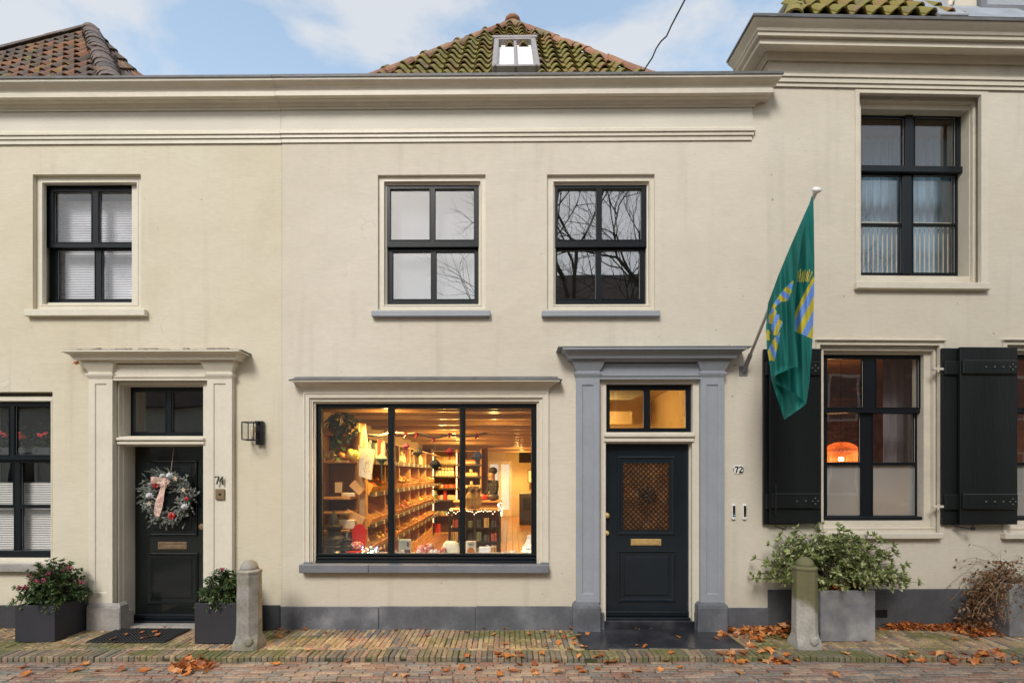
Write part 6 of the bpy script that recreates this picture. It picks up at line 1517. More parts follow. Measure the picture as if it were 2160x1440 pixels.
# goods on the bookcase shelves
for px, py, w_, hh_, cc, lb in ((695, 971, .12, .16, 'prod_pale', 'pale round loaf-shaped basket on the second shelf of the corner bookcase'), (728, 971, .13, .12, 'prod_orange', 'orange gourds in a bowl on the second shelf of the corner bookcase'), (745, 971, .08, .17, 'prod_yellow', 'yellow squash on the second shelf next to the tote bag'), (735, 1047, .16, .05, 'paper_cream', 'flat cream parcel on the third shelf of the corner bookcase'), (705, 1115, .12, .06, 'card_pink', 'pink parcel on the lowest shelf of the corner bookcase'), (733, 1115, .20, .12, 'paper_cream', 'cream and green printed carton on the lowest bookcase shelf'), (742, 912, .22, .12, 'wood_crate', 'wooden trug on the top shelf of the corner bookcase')):
    q_ = U(px, py, 6.62); m_ = MB()
    if cc.startswith('prod'):
        for k in range(7): m_.ball((q_.x+w_*.35*math.cos(k), q_.y+.05*math.sin(k*2), q_.z+hh_*(.3+.08*(k % 4))), hh_*.32, seg=8, rg=5, sq=(1, 1, 1.1))
    else: m_.box(q_.x-w_/2, q_.x+w_/2, q_.y-.04, q_.y+.07, q_.z+.002, q_.z+hh_, b=.006)
    solo('goods', m_, cc, lb, 'goods', smooth=cc.startswith('prod'))
# leaning boards in the bookcase
for (pa, pb, wd) in (((742, 1018), (763, 1038), .05), ((727, 1082), (765, 1102), .06), ((716, 1090), (750, 1108), .04)):
    a, b_ = U(*pa, 6.62), U(*pb, 6.62); d_ = (b_-a).normalized(); n_ = Vector((-d_.z, 0, d_.x))*wd
    m_ = MB(); q = [a-n_, b_-n_, b_+n_, a+n_]; m_.loft([[tuple(p_) for p_ in q], [tuple(p_+Vector((0, .08, 0))) for p_ in q]])
    solo('serving_board', m_, 'wood_crate', {1018: 'wide wooden board leaning in the bookcase beside the tote bag', 1082: 'long wooden slat leaning in the lower bookcase', 1090: 'short wooden slat leaning lowest in the bookcase'}[pa[1]], 'board')
# back shelving, facing the window
ub = empty('shelf_unit', (-1.4, 8.2, FZ), 'lit pine shelving across the back of the shop with bottles and boxes', 'shelving')
dB = 14.2; yB = dB-D
lev = [U(940, py, dB).z for py in (950, 979, 1004, 1029, 1054, 1086, 1124)]
xa, xc = U(911, 1000, dB).x, U(1016, 1000, dB).x
for px in (911, 963, 977, 1014): x = U(px, 1000, dB).x; MB().box(x-.022, x+.022, yB, yB+.38, FZ, 2.45, b=.004).build('upright', 'wood_shelf', ub)
for px in (912.5, 961.5): x = U(px, 1000, dB).x; MB().box(x+.012, x+.03, yB-.012, yB-.003, FZ+.3, 2.35).build('light_strip', 'led_strip', ub)
for z in lev: MB().box(xa+.023, xc-.023, yB+.01, yB+.38, z-.022, z, b=.004).build('shelf', 'wood_shelf', ub)
for z in lev[1:5]: MB().box(xa, xc, yB-.04, yB-.013, z-.04, z+.008, b=.003).build('price_rail', 'price_rail', ub)
num = ('first', 'second', 'third', 'fourth', 'fifth', 'sixth', 'seventh', 'eighth', 'ninth', 'tenth', 'eleventh', 'twelfth')
def XB(px): return U(px, 1000, dB).x
def row(n, px0, px1, z, r, hh, body, lid, what, where, group, y=.1):
    for k in range(n):
        x = XB(px0+(px1-px0)*(k/(max(1, n-1)))); jar(x, yB+y, z+.001, r, hh, body, lid, '%s, %s along the %s' % (what, num[k], where), 'jar', group)
row(8, 921, 957, lev[1], .062, .22, 'jar_glass', 'jar_lid', 'clear jar with amber filling', 'upper bottle shelf at the back', 'clear jars on the back shelving')
row(6, 919, 953, lev[2], .055, .17, 'paper_white', 'jar_lid', 'white labelled bottle', 'bottle shelf below the clear jars', 'white bottles on the back shelving')
row(4, 933, 953, lev[2]+.172, .05, .16, 'paper_white', 'jar_lid', 'white labelled bottle stacked on top', 'bottle shelf below the clear jars', 'white bottles on the back shelving')
cols = ('card_red', 'card_teal', 'prod_yellow', 'card_orange', 'paper_cream', 'card_red', 'card_pink', 'card_red', 'card_orange', 'card_pink', 'card_red')
for k in range(11):
    x = XB(915+k*4.3); m_ = MB().box(x-.024, x+.024, yB+.03, yB+.13, lev[3]+.001, lev[3]+.10, b=.004); solo('carton', m_, cols[k], '%s small carton, %s in the row on the back shelving' % (cols[k].split('_')[1], num[k]), 'carton', 'small cartons on the back shelving')
for k, (px, w_, hh_, cc, z0_, what) in enumerate([(917, .10, .14, 'card_green', 0, 'green box'), (917, .09, .11, 'paper_cream', .142, 'cream box standing on the green box'), (925, .06, .12, 'card_orange', 0, 'orange box'), (931, .07, .13, 'paper_white', 0, 'white box'), (938, .09, .14, 'card_red', 0, 'red box'), (938, .09, .12, 'card_red', .142, 'red box stacked on another red box'), (953, .26, .13, 'paper_cream', 0, 'long cream box')]):
    x = XB(px); m_ = MB().box(x-w_/2, x+w_/2, yB+.03, yB+.2, lev[4]+.001+z0_, lev[4]+hh_+z0_, b=.004); solo('box', m_, cc, what+' on the fourth shelf at the back', 'box')
for k in range(5): x = XB(915+k*6); solo('tin', MB().box(x-.035, x+.035, yB+.03, yB+.15, lev[5]+.001, lev[5]+.10, b=.006), ('card_teal', 'prod_yellow')[k % 2], '%s tin, %s in the row on the low back shelf' % (('teal', 'yellow')[k % 2], num[k]), 'tin', 'tins on the low back shelf')
for k in range(2): x = XB(917+k*7); solo('canister', MB().lathe((x, yB+.15, lev[6]), [(.06, 0), (.06, .12), (.05, .13), (.06, .14), (.06, .24), (.001, .25)], 12), 'card_red', ('red canister beside the lit upright at floor level', 'red canister further from the lit upright at floor level')[k], 'canister', 'red canisters', auto=40)
row(4, 984, 1000, lev[1], .055, .15, 'card_orange', 'card_dark', 'dark topped jar with orange label', 'upper shelf beyond the window post', 'orange labelled jars')
row(5, 981, 1004, lev[2], .05, .10, 'jar_glass', 'paper_cream', 'squat jar with pale lid', 'middle shelf beyond the window post', 'squat pale jars')
row(7, 980, 1011, lev[3], .045, .09, 'paper_cream', 'card_dark', 'small white jar', 'lower shelf beyond the window post', 'small white jars')
jar(XB(993), yB+.1, lev[2]+.105, .045, .09, 'jar_glass', 'paper_cream', 'squat jar standing on top of the pale jars', 'jar', 'squat pale jars'); jar(XB(994), yB+.1, lev[3]+.095, .045, .12, 'paper_cream', 'card_dark', 'lone white jar stacked on the small white jars', 'jar', 'small white jars')
# counter, baskets, gondola
a, b_ = U(960, 1090, 12.6), U(1056, 1050, 12.6)
r_ = empty('counter', ((a.x+b_.x)/2, 6.6, FZ), 'wooden shop counter with fairy lights along its edge', 'counter')
MB().box(a.x, b_.x, 6.6, 7.2, FZ, 1.08, b=.01).build('body', 'back_panel', r_); MB().box(a.x-.05, b_.x+.03, 6.55, 7.25, 1.081, 1.12, b=.008).build('counter_top', 'wood_shelf', r_)
for k, (px, w_, c_) in enumerate(((1020, .26, 'card_red'), (1040, .3, 'card_red'))):
    q = U(px, 1048, 12.8); m_ = MB(); m_.ball((q.x, 6.8, 1.2), w_/2, sq=(1, .6, .55)); solo('basket', m_, 'card_dark' if k else c_, ('red cloth bundle on the counter nearer the shelving', 'dark red basket on the counter below the standing person')[k], 'basket', smooth=True)
G = empty('display_gondola', (-.55, 3.4, FZ), 'dark slatted display stand in the middle of the shop floor', 'display stand')
ga, gb = U(948, 1074, 9.4), U(1054, 1074, 9.4); gx0, gx1, gy = ga.x, gb.x, 3.4; gt = ga.z
for x in (gx0, (gx0+gx1)/2, gx1): MB().box(x-.02, x+.02, gy, gy+.04, FZ, gt, b=.004).build('upright', 'gondola', G)
MB().box(gx0, gx1, gy+.5, gy+.52, FZ, gt-.02).build('back_panel', 'back_panel', G)
gl_ = [U(1000, py, 9.4).z for py in (1074, 1113, 1142, 1170)]
for z in gl_: MB().box(gx0-.02, gx1+.02, gy+.041, gy+.499, z-.03, z, b=.004).build('shelf', 'gondola' if z != gl_[0] else 'wood_shelf', G)
for k in range(14): x = gx0+.03+k*(gx1-gx0-.06)/13; MB().tube([(x, gy-.005, FZ), (x, gy-.005, gt-.031)], .004, 4).build('wire', 'iron', G)
gc = ('card_blue', 'card_dark', 'card_teal', 'card_blue', 'card_pink', 'paper_cream', 'card_teal', 'card_blue', 'paper_cream')
for li in (1, 2, 3):
    for k in range(6):
        x = gx0+.1+k*(gx1-gx0-.18)/5.2; hh_ = .12+.05*((k*7+li) % 3)/2; cc = gc[(k+li*4) % 9]
        solo('packet', MB().box(x-.05, x+.05, gy+.06, gy+.14, gl_[li]+.001, gl_[li]+hh_, b=.006), cc, '%s packet, %s on the %s shelf of the dark display stand' % (cc.split('_')[1], num[k], ('', 'top', 'middle', 'bottom')[li]), 'packet', 'packets on the dark display stand')
# cellophane gift baskets on top
leaf_mat('cello', [(.45, .36, .22), (.30, .22, .13), (.55, .47, .33)], .3, .15)
for k, px in enumerate((990, 1003)):
    q = U(px, 1073, 9.5); m_ = MB(); rr = random.Random(k); s_ = .10
    m_.lathe((q.x, 3.62, 0), [(s_*.7, gt), (s_, gt+.08), (s_*1.02, gt+.2), (s_*.5, gt+.29), (s_*.15, gt+.32), (s_*.55, gt+.42), (.01, gt+.36)], 9)
    m_.v = [(x+rr.uniform(-.012, .012), y+rr.uniform(-.012, .012), z) for x, y, z in m_.v]; solo('gift_basket', m_, 'cello', ('cellophane wrapped gift beside the window post', 'cellophane wrapped gift further from the window post')[k], 'gift', 'wrapped gifts on the display stand')
M('fairy', (1, .8, .5), .5, 0, emit=(1, .72, .4), es=7)
def lights(name, pts, r, mat, label, cord='iron', group=None):
    r_ = empty(name, pts[0], label, 'string lights'); MB().tube(pts, .003, 4).build('cord', cord, r_)
    m_ = MB().ball((0, 0, 0), r, seg=6, rg=4).mesh('bulb', mat)
    for i, p_ in enumerate(pts): inst('bulb', m_, r_, p_)
rn = random.Random(2)
lights('fairy_lights', [tuple(U(942+i*3.9, 1077+rn.uniform(-1.5, 4)+(3 if i % 5 == 0 else 0), 9.3)) for i in range(27)], .007, 'fairy', 'string of warm fairy lights across the dark display stand')
lights('fairy_lights', [tuple(U(1054+rn.uniform(-4, 6), 1060+i*1.9, 9.3)) for i in range(15)], .009, 'fairy', 'bunch of warm fairy lights hanging at the end of the display stand')
# person behind the counter
def person():
    r_ = empty('person', (U(1040, 1040, 14.0).x, 8.0, FZ), 'person in a dark striped jumper standing behind the shop counter looking down', 'person')
    X, Y, Zb = U(1041, 1040, 14.).x, 8.0, FZ
    J = {'hip': (0, 0, .95), 'ch': (0, 0, 1.28), 'nk': (-.01, -.01, 1.47), 'hd': (-.02, -.04, 1.57), 'hd2': (-.02, -.05, 1.69), 'sl': (-.17, -.02, 1.44), 'el': (-.24, -.06, 1.16), 'wl': (-.14, -.26, 1.05), 'hl': (-.1, -.33, 1.04), 'sr': (.18, 0, 1.44), 'er': (.24, -.04, 1.15), 'wr': (.12, -.24, 1.05), 'hr': (.07, -.31, 1.04), 'kl': (-.1, 0, .5), 'fl': (-.11, 0, .06), 'tl': (-.12, -.16, .03), 'kr': (.1, 0, .5), 'fr': (.11, 0, .06), 'tr': (.12, -.16, .03), 'h1': (-.09, 0, .9), 'h2': (.09, 0, .9)}
    E = [('hip', 'ch'), ('ch', 'nk'), ('nk', 'hd'), ('hd', 'hd2'), ('ch', 'sl'), ('sl', 'el'), ('el', 'wl'), ('wl', 'hl'), ('ch', 'sr'), ('sr', 'er'), ('er', 'wr'), ('wr', 'hr'), ('hip', 'h1'), ('h1', 'kl'), ('kl', 'fl'), ('fl', 'tl'), ('hip', 'h2'), ('h2', 'kr'), ('kr', 'fr'), ('fr', 'tr')]
    Rd = {'hip': .15, 'ch': .16, 'nk': .05, 'hd': .092, 'hd2': .1, 'sl': .065, 'sr': .065, 'el': .045, 'er': .045, 'wl': .032, 'wr': .032, 'hl': .03, 'hr': .03, 'kl': .065, 'kr': .065, 'fl': .045, 'fr': .045, 'tl': .035, 'tr': .035, 'h1': .1, 'h2': .1}
    ks = list(J); me = bpy.data.meshes.new('body'); me.from_pydata([Vector(J[k]) for k in ks], [(ks.index(a), ks.index(b_)) for a, b_ in E], [])
    o = bpy.data.objects.new('body', me); COL.objects.link(o); md = o.modifiers.new('s', 'SKIN'); sk_ = me.skin_vertices.new(name='').data if not me.skin_vertices else me.skin_vertices[0].data
    for i, k in enumerate(ks): sk_[i].radius = (Rd[k], Rd[k]*(.7 if k in ('hip', 'ch') else 1)); sk_[i].use_root = (k == 'hip')
    s2 = o.modifiers.new('u', 'SUBSURF'); s2.levels = 2; s2.render_levels = 2
    dg = bpy.context.evaluated_depsgraph_get(); me2 = bpy.data.meshes.new_from_object(o.evaluated_get(dg)); o.modifiers.clear(); o.data = me2; o.name = 'body'
    for nm in ('skin', 'jumper', 'jumper_stripe', 'trousers'): me2.materials.append(MATS[nm])
    for p_ in me2.polygons:
        c = p_.center; p_.use_smooth = True
        p_.material_index = 0 if (c.z > 1.465 or (c.y < -.24 and c.z > .9)) else 3 if c.z < .92 else (2 if int(c.z*22) % 2 else 1)
    o.parent = r_; o.location = (X-r_.location.x, 0, 0); o.rotation_euler = (0, 0, R(-62))
    m_ = MB(); m_.ball((X-.015, Y+.01, Zb+1.71), .122, sq=(1.0, .95, .85)); m_.build('hair', 'hair_dark', r_, smooth=True)
    m_ = MB(); m_.ball((X-.15, Y-.03, Zb+1.60), .018); m_.build('nose', 'skin', r_, smooth=True)
M('skin', (.45, .28, .2), .6, .05); M('jumper', (.02, .02, .03), .9, .1); M('jumper_stripe', (.05, .045, .05), .9, .1); M('trousers', (.02, .022, .03), .9, .1); M('hair_dark', (.03, .02, .015), .8, .2, 30)
person()
# tote bag with printing
dT = 6.62
q0, q1 = U(756, 939, dT), U(789, 1012, dT)
r_ = empty('tote_bag', ((q0.x+q1.x)/2, q0.y, q1.z), 'cream cotton tote bag with black round print hanging from the post', 'tote bag')
M('cotton', (.74, .66, .47), .9, .06, 20, .3, 200)
cn = [U(756, 938, dT), U(789, 948, dT-.03), U(783, 1012, dT-.03), U(757.5, 1003, dT)]
m_ = MB(); n = 8; A_ = [[None]*(n+1) for _ in range(n+1)]
for i in range(n+1):
    for j in range(n+1):
        u, v = i/n, j/n; p_ = (cn[0]*(1-u)+cn[1]*u)*(1-v)+(cn[3]*(1-u)+cn[2]*u)*v; p_ = p_+Vector((0, -.02*math.sin(math.pi*u)*v+.008*math.sin(7*u+4*v), 0)); A_[j][i] = tuple(p_)
m_.loft(A_, closed=False, cap=False); m_.loft([[(a, b_+.03, c) for a, b_, c in rw] for rw in A_], closed=False, cap=False); m_.build('bag', 'cotton', r_, smooth=True)
m_ = MB()
for (pa, pb, pc_) in (((762, 941), (765, 915), (768, 893)), ((774, 944), (772, 918), (768, 893))):
    a, b_, c = (U(*p_, dT-.005) for p_ in (pa, pb, pc_)); m_.loft([[tuple(p_+Vector((-.012, 0, 0))), tuple(p_+Vector((.012, 0, 0))), tuple(p_+Vector((.012, .004, 0))), tuple(p_+Vector((-.012, .004, 0)))] for p_ in (a, b_, c)])
m_.build('handle', 'cotton', r_)
def text(s, loc, size, mat, parent, rot=(R(90), 0, 0), name='lettering', ext=.0006):
    cu = bpy.data.curves.new(name, 'FONT'); cu.body = s; cu.size = size; cu.align_x = 'CENTER'; cu.align_y = 'CENTER'; cu.extrude = ext
    o = bpy.data.objects.new(name, cu); COL.objects.link(o); o.location = loc; o.rotation_euler = rot
    dg = bpy.context.evaluated_depsgraph_get(); me = bpy.data.meshes.new_from_object(o.evaluated_get(dg)); bpy.data.objects.remove(o)
    me.materials.clear(); me.materials.append(MATS[mat]); return me
def put_text(s, loc, size, mat, parent, tilt=0., name='lettering'):
    me = text(s, (0, 0, 0), size, mat, parent, (0, 0, 0)); o = bpy.data.objects.new(name, me); COL.objects.link(o); g = Vector(ORG[parent.name]); o.parent = parent; o.location = Vector(loc)-g; o.rotation_euler = (R(90), tilt, 0); return o
for ch, px, py, t in (('T', 766, 969, -.8), ('E', 768, 963.5, -.4), ('N', 774, 961, 0), ('P', 766, 988, .7), ('E', 768.5, 993, .4), ('C', 773, 995, 0), ('H', 779, 993.5, -.4)):
    put_text(ch, U(px, py, dT-.045), .03, 'black_print', r_, t)
m_ = MB()
for k in range(3): m_.tube([tuple(U(771+k*2.6, 977, dT-.04)), tuple(U(770.5+k*3, 969+abs(k-1)*1, dT-.04)), tuple(U(773+k*2, 975, dT-.04))], .0012, 4)
m_.tube([tuple(U(774+4*math.cos(a*math.pi/6), 982+6.5*math.sin(a*math.pi/6), dT-.04)) for a in range(13)], .0012, 4); m_.build('print', 'black_print', r_)
# honeycomb paper ornaments
for nm, c_ in (('orn_green', (.11, .17, .13)), ('orn_pink', (.50, .04, .10)), ('orn_olive', (.10, .08, .035)), ('orn_black', (.012, .018, .02)), ('orn_red', (.42, .015, .015)), ('orn_grey', (.13, .12, .13))): M(nm, c_, .8, .1, 20)
branchpts = [(776, 917), (800, 919), (826, 912), (860, 915), (884, 913), (905, 921), (925, 922), (950, 915), (975, 922), (1000, 918), (1028, 913)]
r_ = empty('branch', U(900, 915, 6.5), 'crooked bare branch hanging across the shop window with red ribbons', 'branch'); MB().tube([tuple(U(*p_, 6.5+.03*math.sin(i))) for i, p_ in enumerate(branchpts)], .017, 7, taper=.011).build('wood', 'bark_pale', r_, smooth=True) if 'bark_pale' in MATS else (M('bark_pale', (.23, .17, .13), .9, .3, 20, .5, 60), MB().tube([tuple(U(*p_, 6.5+.03*math.sin(i))) for i, p_ in enumerate(branchpts)], .017, 7, taper=.011).build('wood', 'bark_pale', r_, smooth=True))
for px, py in ((857, 915), (880, 915), (915, 925), (949, 916), (1006, 917)):
    m_ = MB(); q = U(px, py, 6.49)
    for k in range(3): m_.tube([(q.x+(k-1)*.018, q.y-.02, q.z-.0), (q.x+(k-1)*.014, q.y-.03, q.z+.015), (q.x-(k-1)*.02, q.y-.025, q.z-.03-.01*k)], .009, 5)
    m_.build('ribbon', 'red_gloss', r_)
for px, py, s_, mt, what, tail in ((805, 968, .073, 'orn_green', 'large grey-green', 32), (857, 941, .042, 'orn_pink', 'small pink', 18), (881, 954, .062, 'orn_olive', 'olive brown', 0), (918, 980, .072, 'orn_black', 'black', 16), (949, 953, .055, 'orn_red', 'deep red', 8), (1007, 963, .072, 'orn_grey', 'pale grey', 12)):
    q = U(px, py, 6.55); r_ = empty('paper_ornament', (q.x, q.y, q.z-s_), what+' honeycomb paper ornament hanging from the branch', 'ornament', 'paper ornaments on the branch'); m_ = MB()
    for k in range(28):
        a = k*2*math.pi/28; rr = 1 if k % 2 else .86
        if k == 0: prof = []
    prof = [(.02, -1), (.25, -.82), (.6, -.42), (.98, -.06), (1, .06), (.85, .32), (.5, .72), (.2, .95), (.02, 1)]
    rings = [[(q.x+s_*r1*math.cos(2*math.pi*k/28)*(1 if k % 2 else .86), q.y+s_*r1*math.sin(2*math.pi*k/28)*(1 if k % 2 else .86), q.z+s_*h1) for k in range(28)] for r1, h1 in prof]
    m_.loft(rings); m_.build('paper_body', mt, r_)
    m_ = MB(); m_.tube([(q.x, q.y, q.z+s_), tuple(U(px+1, 916, 6.5))], .0015, 4); m_.build('thread', 'twine', r_)
    if tail: m_ = MB(); m_.tube([(q.x, q.y, q.z-s_), (q.x, q.y, q.z-s_-tail/170)], .009, 6, taper=.005); m_.build('tassel', mt, r_)
# hanging pothos
rn = random.Random(77); pq = U(720, 865, 6.6); r_ = empty('trailing_plant', pq, 'dark trailing green plant in the top corner of the shop window', 'plant'); lf = MB(); st = MB()
M('pot_dark', (.05, .055, .06), .6, .2); m_ = MB(); m_.lathe((pq.x-.02, pq.y+.1, 0), [(.08, pq.z-.02), (.11, pq.z+.10), (.10, pq.z+.10)], 12); m_.build('pot', 'pot_dark', r_)
leaf_mat('pothos', [(.03, .06, .02), (.05, .10, .03), (.02, .04, .02), (.08, .13, .04)], .2, .3)
for (px, py, L_) in ((700, 872, 20), (712, 872, 95), (722, 870, 70), (735, 872, 45), (748, 880, 30), (708, 880, 60)):
    pts = [U(px+3*math.sin(i), py+L_*i/6, 6.55) for i in range(7)]; st.tube(pts, .003, 4)
    for i in range(7):
        for k in range(3): addleaf(lf, pts[i]+Vector((rn.gauss(0, .015), -.02, rn.gauss(0, .015))), (rn.gauss(0, 1), rn.gauss(-.5, .4), -.8), .055, .085, rn)
st.build('stems', 'pothos', r_, kind='stuff'); lf.build('leaves', 'pothos', r_, kind='stuff', smooth=True)
# window display board and what stands on it
wz = U(900, 1170, 6.3).z-.012
tab = MB().box(h.x(668, .2), h.x(1131, .2), .17, .62, wz-.04, wz, b=.006); tab.build('display_board', 'white_wood', h.root)
def D_(px, py=None, d=6.36): return U(px, py or 1166, d)
yD = D-0
def sit(px, d=6.36): q = U(px, 1160, d); return q.x, q.y
# dark turned stands
def turned(px, w_, top, label, seed):
    x, y = sit(px, 6.38); hh_ = U(px, top, 6.38).z-wz; r = w_/173./2
    prof = [(r, 0), (r*.98, .06*hh_), (r*.72, .12*hh_), (r*.62, .17*hh_), (r*.80, .2*hh_), (r*.68, .24*hh_), (r*.85, .33*hh_), (r*.86, .38*hh_), (r*.55, .44*hh_), (r*.5, .55*hh_), (r*.66, .60*hh_), (r*.66, .64*hh_), (r*.42, .68*hh_), (r*.34, .78*hh_), (r*.16, .9*hh_), (.003, hh_)]
    solo('turned_finial', MB().lathe((x, y, wz+.001), prof, 20), 'iron', label, 'finial', auto=35)
turned(704, 58, 1075, 'tall black turned wooden spire in the corner of the shop window', 1); turned(733, 34, 1118, 'shorter black turned spire half behind the red chair', 2)
# red child's chair
x0, x1 = U(735, 1160, 6.42).x, U(771, 1160, 6.42).x; yy = .42; r_ = empty('childs_chair', ((x0+x1)/2, yy, wz), 'red painted toy chair with rounded back and patterned cushion', 'toy chair')
zt_ = U(750, 1106, 6.42).z; zm_ = U(750, 1118, 6.42).z; zb_ = U(750, 1142, 6.42).z; m_ = MB(); cx_ = (x0+x1)/2; rr = (x1-x0)/2
pts = [(x0+.02, zb_-.05), (x1-.025, zb_-.05), (x1-.01, zm_)]+[(cx_+(rr*.72)*math.cos(t*math.pi/10), zm_+(zt_-zm_)*math.sin(t*math.pi/10)) for t in range(1, 10)]+[(x0+.01, zm_)]
m_.loft([[(a, yy+.1, b_) for a, b_ in pts], [(a, yy+.115, b_) for a, b_ in pts]]); m_.build('backrest', 'red_flat', r_) if 'red_flat' in MATS else (M('red_flat', (.50, .015, .008), .4, .05), m_.build('backrest', 'red_flat', r_))
MB().box(x0+.01, x1-.01, yy-.12, yy+.099, wz+.04, wz+.055, b=.004).build('seat', 'red_flat', r_); MB().box(x0+.012, x0+.03, yy-.12, yy+.099, wz+.001, wz+.04).build('leg', 'red_flat', r_); MB().box(x1-.03, x1-.012, yy-.12, yy+.099, wz+.001, wz+.04).build('leg', 'red_flat', r_)
MB().ball((cx_, yy-.02, wz+.11), .09, sq=(1, .8, .6)).build('cushion', 'xmas_cloth', r_, smooth=True) if 'xmas_cloth' in MATS else (M('xmas_cloth', (.30, .05, .05), .8, .2, 30, col2=(.6, .5, .4), c2s=40, c2lo=.5, c2hi=.6), MB().ball((cx_, yy-.02, wz+.11), .09, sq=(1, .8, .6)).build('cushion', 'xmas_cloth', r_, smooth=True))
# tangle of coloured lights on greenery
for nm, c_ in (('li_blue', (.25, .35, 1)), ('li_red', (1, .12, .05)), ('li_green', (.15, 1, .3)), ('li_gold', (1, .6, .2)), ('li_white', (.8, .85, 1))): M(nm, c_, .5, 0, emit=c_, es=9)
q = U(785, 1160, 6.36); r_ = empty('light_garland', (q.x, q.y, wz), 'green garland of coloured fairy lights in front of the vegetable crates', 'garland'); m_ = MB(); rn = random.Random(6)
for i in range(160):
    p_ = Vector((q.x+rn.gauss(0, .055), q.y+rn.gauss(0, .03), wz+.01+abs(rn.gauss(0, .05)))); m_.cv = rn.random(); addleaf(m_, p_, (rn.gauss(0, 1), rn.gauss(0, 1), rn.gauss(.3, 1)), .008, .04, rn)
m_.build('greenery', 'frosted_needle', r_, kind='stuff')
bms = [MB().ball((0, 0, 0), .006, seg=6, rg=4).mesh('bulb', k) for k in ('li_blue', 'li_red', 'li_green', 'li_gold', 'li_white')]
for i in range(26): inst('bulb', bms[i % 5], r_, (q.x+rn.gauss(0, .065), q.y-.05+rn.gauss(0, .01), wz+.02+abs(rn.gauss(0, .055))))
x, y = sit(794, 6.3); big = MB().ball((x, y-.02, wz+.085), .011); big.build('star_bulb', 'li_blue', r_)
# print tin, gift bags, tea box etc
def pbox(name, px0, px1, top, mat, label, cat, dp=.05, d=6.36, b=.004):
    a, b_ = U(px0, top, d), U(px1, top, d); r_ = empty(name, ((a.x+b_.x)/2, a.y, wz), label, cat); MB().box(a.x, b_.x, a.y, a.y+dp, wz+.001, a.z, b=b).build('box', mat, r_); return r_, a, b_
r_, a, b_ = pbox('storage_tin', 841, 866, 1137.5, 'card_mint', 'pale mint printed tin standing at the shop pane', 'tin') if 'card_mint' in MATS else (M('card_mint', (.42, .52, .50), .4, .05), pbox('storage_tin', 841, 866, 1137.5, 'card_mint', 'pale mint printed tin standing at the shop pane', 'tin'))[1]
MB().box(b_.x-.075, b_.x-.005, a.y-.002, a.y, wz+.005, wz+.07).build('printed_panel', 'card_dark', r_); MB().box(b_.x-.045, b_.x-.015, a.y-.002, a.y, a.z-.09, a.z-.03).build('printed_panel', 'card_brown', r_) if 'card_brown' in MATS else (M('card_brown', (.2, .06, .03), .5, .1), MB().box(b_.x-.045, b_.x-.015, a.y-.002, a.y, a.z-.09, a.z-.03).build('printed_panel', 'card_brown', r_))
for px, w_ in ((849, .04), (883, .04), (911, .042), (919, .042), (834, .035)):
    x, y = sit(px, 6.3); m_ = MB()
    for rg_ in range(4):
        for k in range(7): a = k*.9+rg_*.4; rr = w_*(1-.22*rg_)*.8; m_.ball((x+rr*math.cos(a), y+rr*math.sin(a)*.7, wz+.012+w_*.45*rg_), w_*.26, seg=5, rg=3)
    solo('pine_cone', m_, 'snow_white', {849: 'snowy pine cone in front of the mint tin', 883: 'snowy pine cone beside the pink gift bag', 911: 'snowy pine cone between the pink and cream bags, first of two', 919: 'snowy pine cone touching the cream bag', 834: 'snowy pine cone at the foot of the window post'}[px], 'pine cone', 'snowy pine cones in the shop window')
def bag(px0, px1, top, mat, label, name='gift_bag', d=6.4):
    a, b_ = U(px0, top, d), U(px1, top, d); c = (a.x+b_.x)/2; w_ = (b_.x-a.x)/2; hh_ = a.z-wz; m_ = MB(); rings = []
    for t, s_ in ((0, .92), (.15, 1.), (.5, .98), (.8, .85), (1, .5)):
        rings.append([(c+w_*s_*math.copysign(abs(math.cos(k*math.pi/8))**.6, math.cos(k*math.pi/8)), a.y+.06*s_*math.copysign(abs(math.sin(k*math.pi/8))**.6, math.sin(k*math.pi/8)), wz+.001+hh_*t+(.006*math.sin(k*2) if t > .7 else 0)) for k in range(16)])
    m_.loft(rings); return solo(name, m_, mat, label, 'bag', smooth=True)
bag(879, 896, 1150, 'card_pink', 'pink gift pouch in the shop window'); bag(893, 916, 1146, 'xmas_cloth', 'dark patterned gift pouch beside the pink pouch')
M('cream_cloth', (.66, .66, .52), .8, .1, 20, col2=(.3, .3, .22), c2s=14, c2lo=.62, c2hi=.66)
bag(932, 970, 1141, 'cream_cloth', 'large cream bag with dark piping beside the window post'); bag(924, 942, 1155, 'xmas_cloth', 'small red patterned pouch in front of the cream bag', d=6.3)
r_, a, b_ = pbox('tea_box', 982.5, 1004, 1141, 'paper_white', 'white tea box with an orange house printed on it', 'box')
m_ = MB(); cx_ = (a.x+b_.x)/2; m_.face([(cx_-.045, a.y-.002, wz+.006), (cx_+.045, a.y-.002, wz+.006), (cx_+.045, a.y-.002, wz+.06), (cx_+.03, a.y-.002, wz+.085), (cx_, a.y-.002, wz+.095), (cx_-.03, a.y-.002, wz+.085), (cx_-.045, a.y-.002, wz+.06)]); m_.build('printed_house', 'card_orange', r_)
put_text('TEAS', (cx_, a.y-.002, a.z-.04), .032, 'black_print', r_)
r_, a, b_ = pbox('gift_box', 1010, 1035, 1154, 'snow_white', 'plain white gift box with a loose bow', 'box', dp=.09); m_ = MB(); m_.tube([(a.x+.08, a.y, a.z+.0), (a.x+.1, a.y-.01, a.z+.03), (a.x+.14, a.y, a.z+.005), (a.x+.2, a.y, a.z+.012)], .006, 5); m_.build('bow', 'snow_white', r_)
x, y = sit(1078, 6.36); rn = random.Random(9); m_ = MB()
for i in range(60): m_.ball((x+rn.gauss(0, .045), y+rn.gauss(0, .03), wz+.012+rn.uniform(0, .035)), .012, seg=5, rg=3)
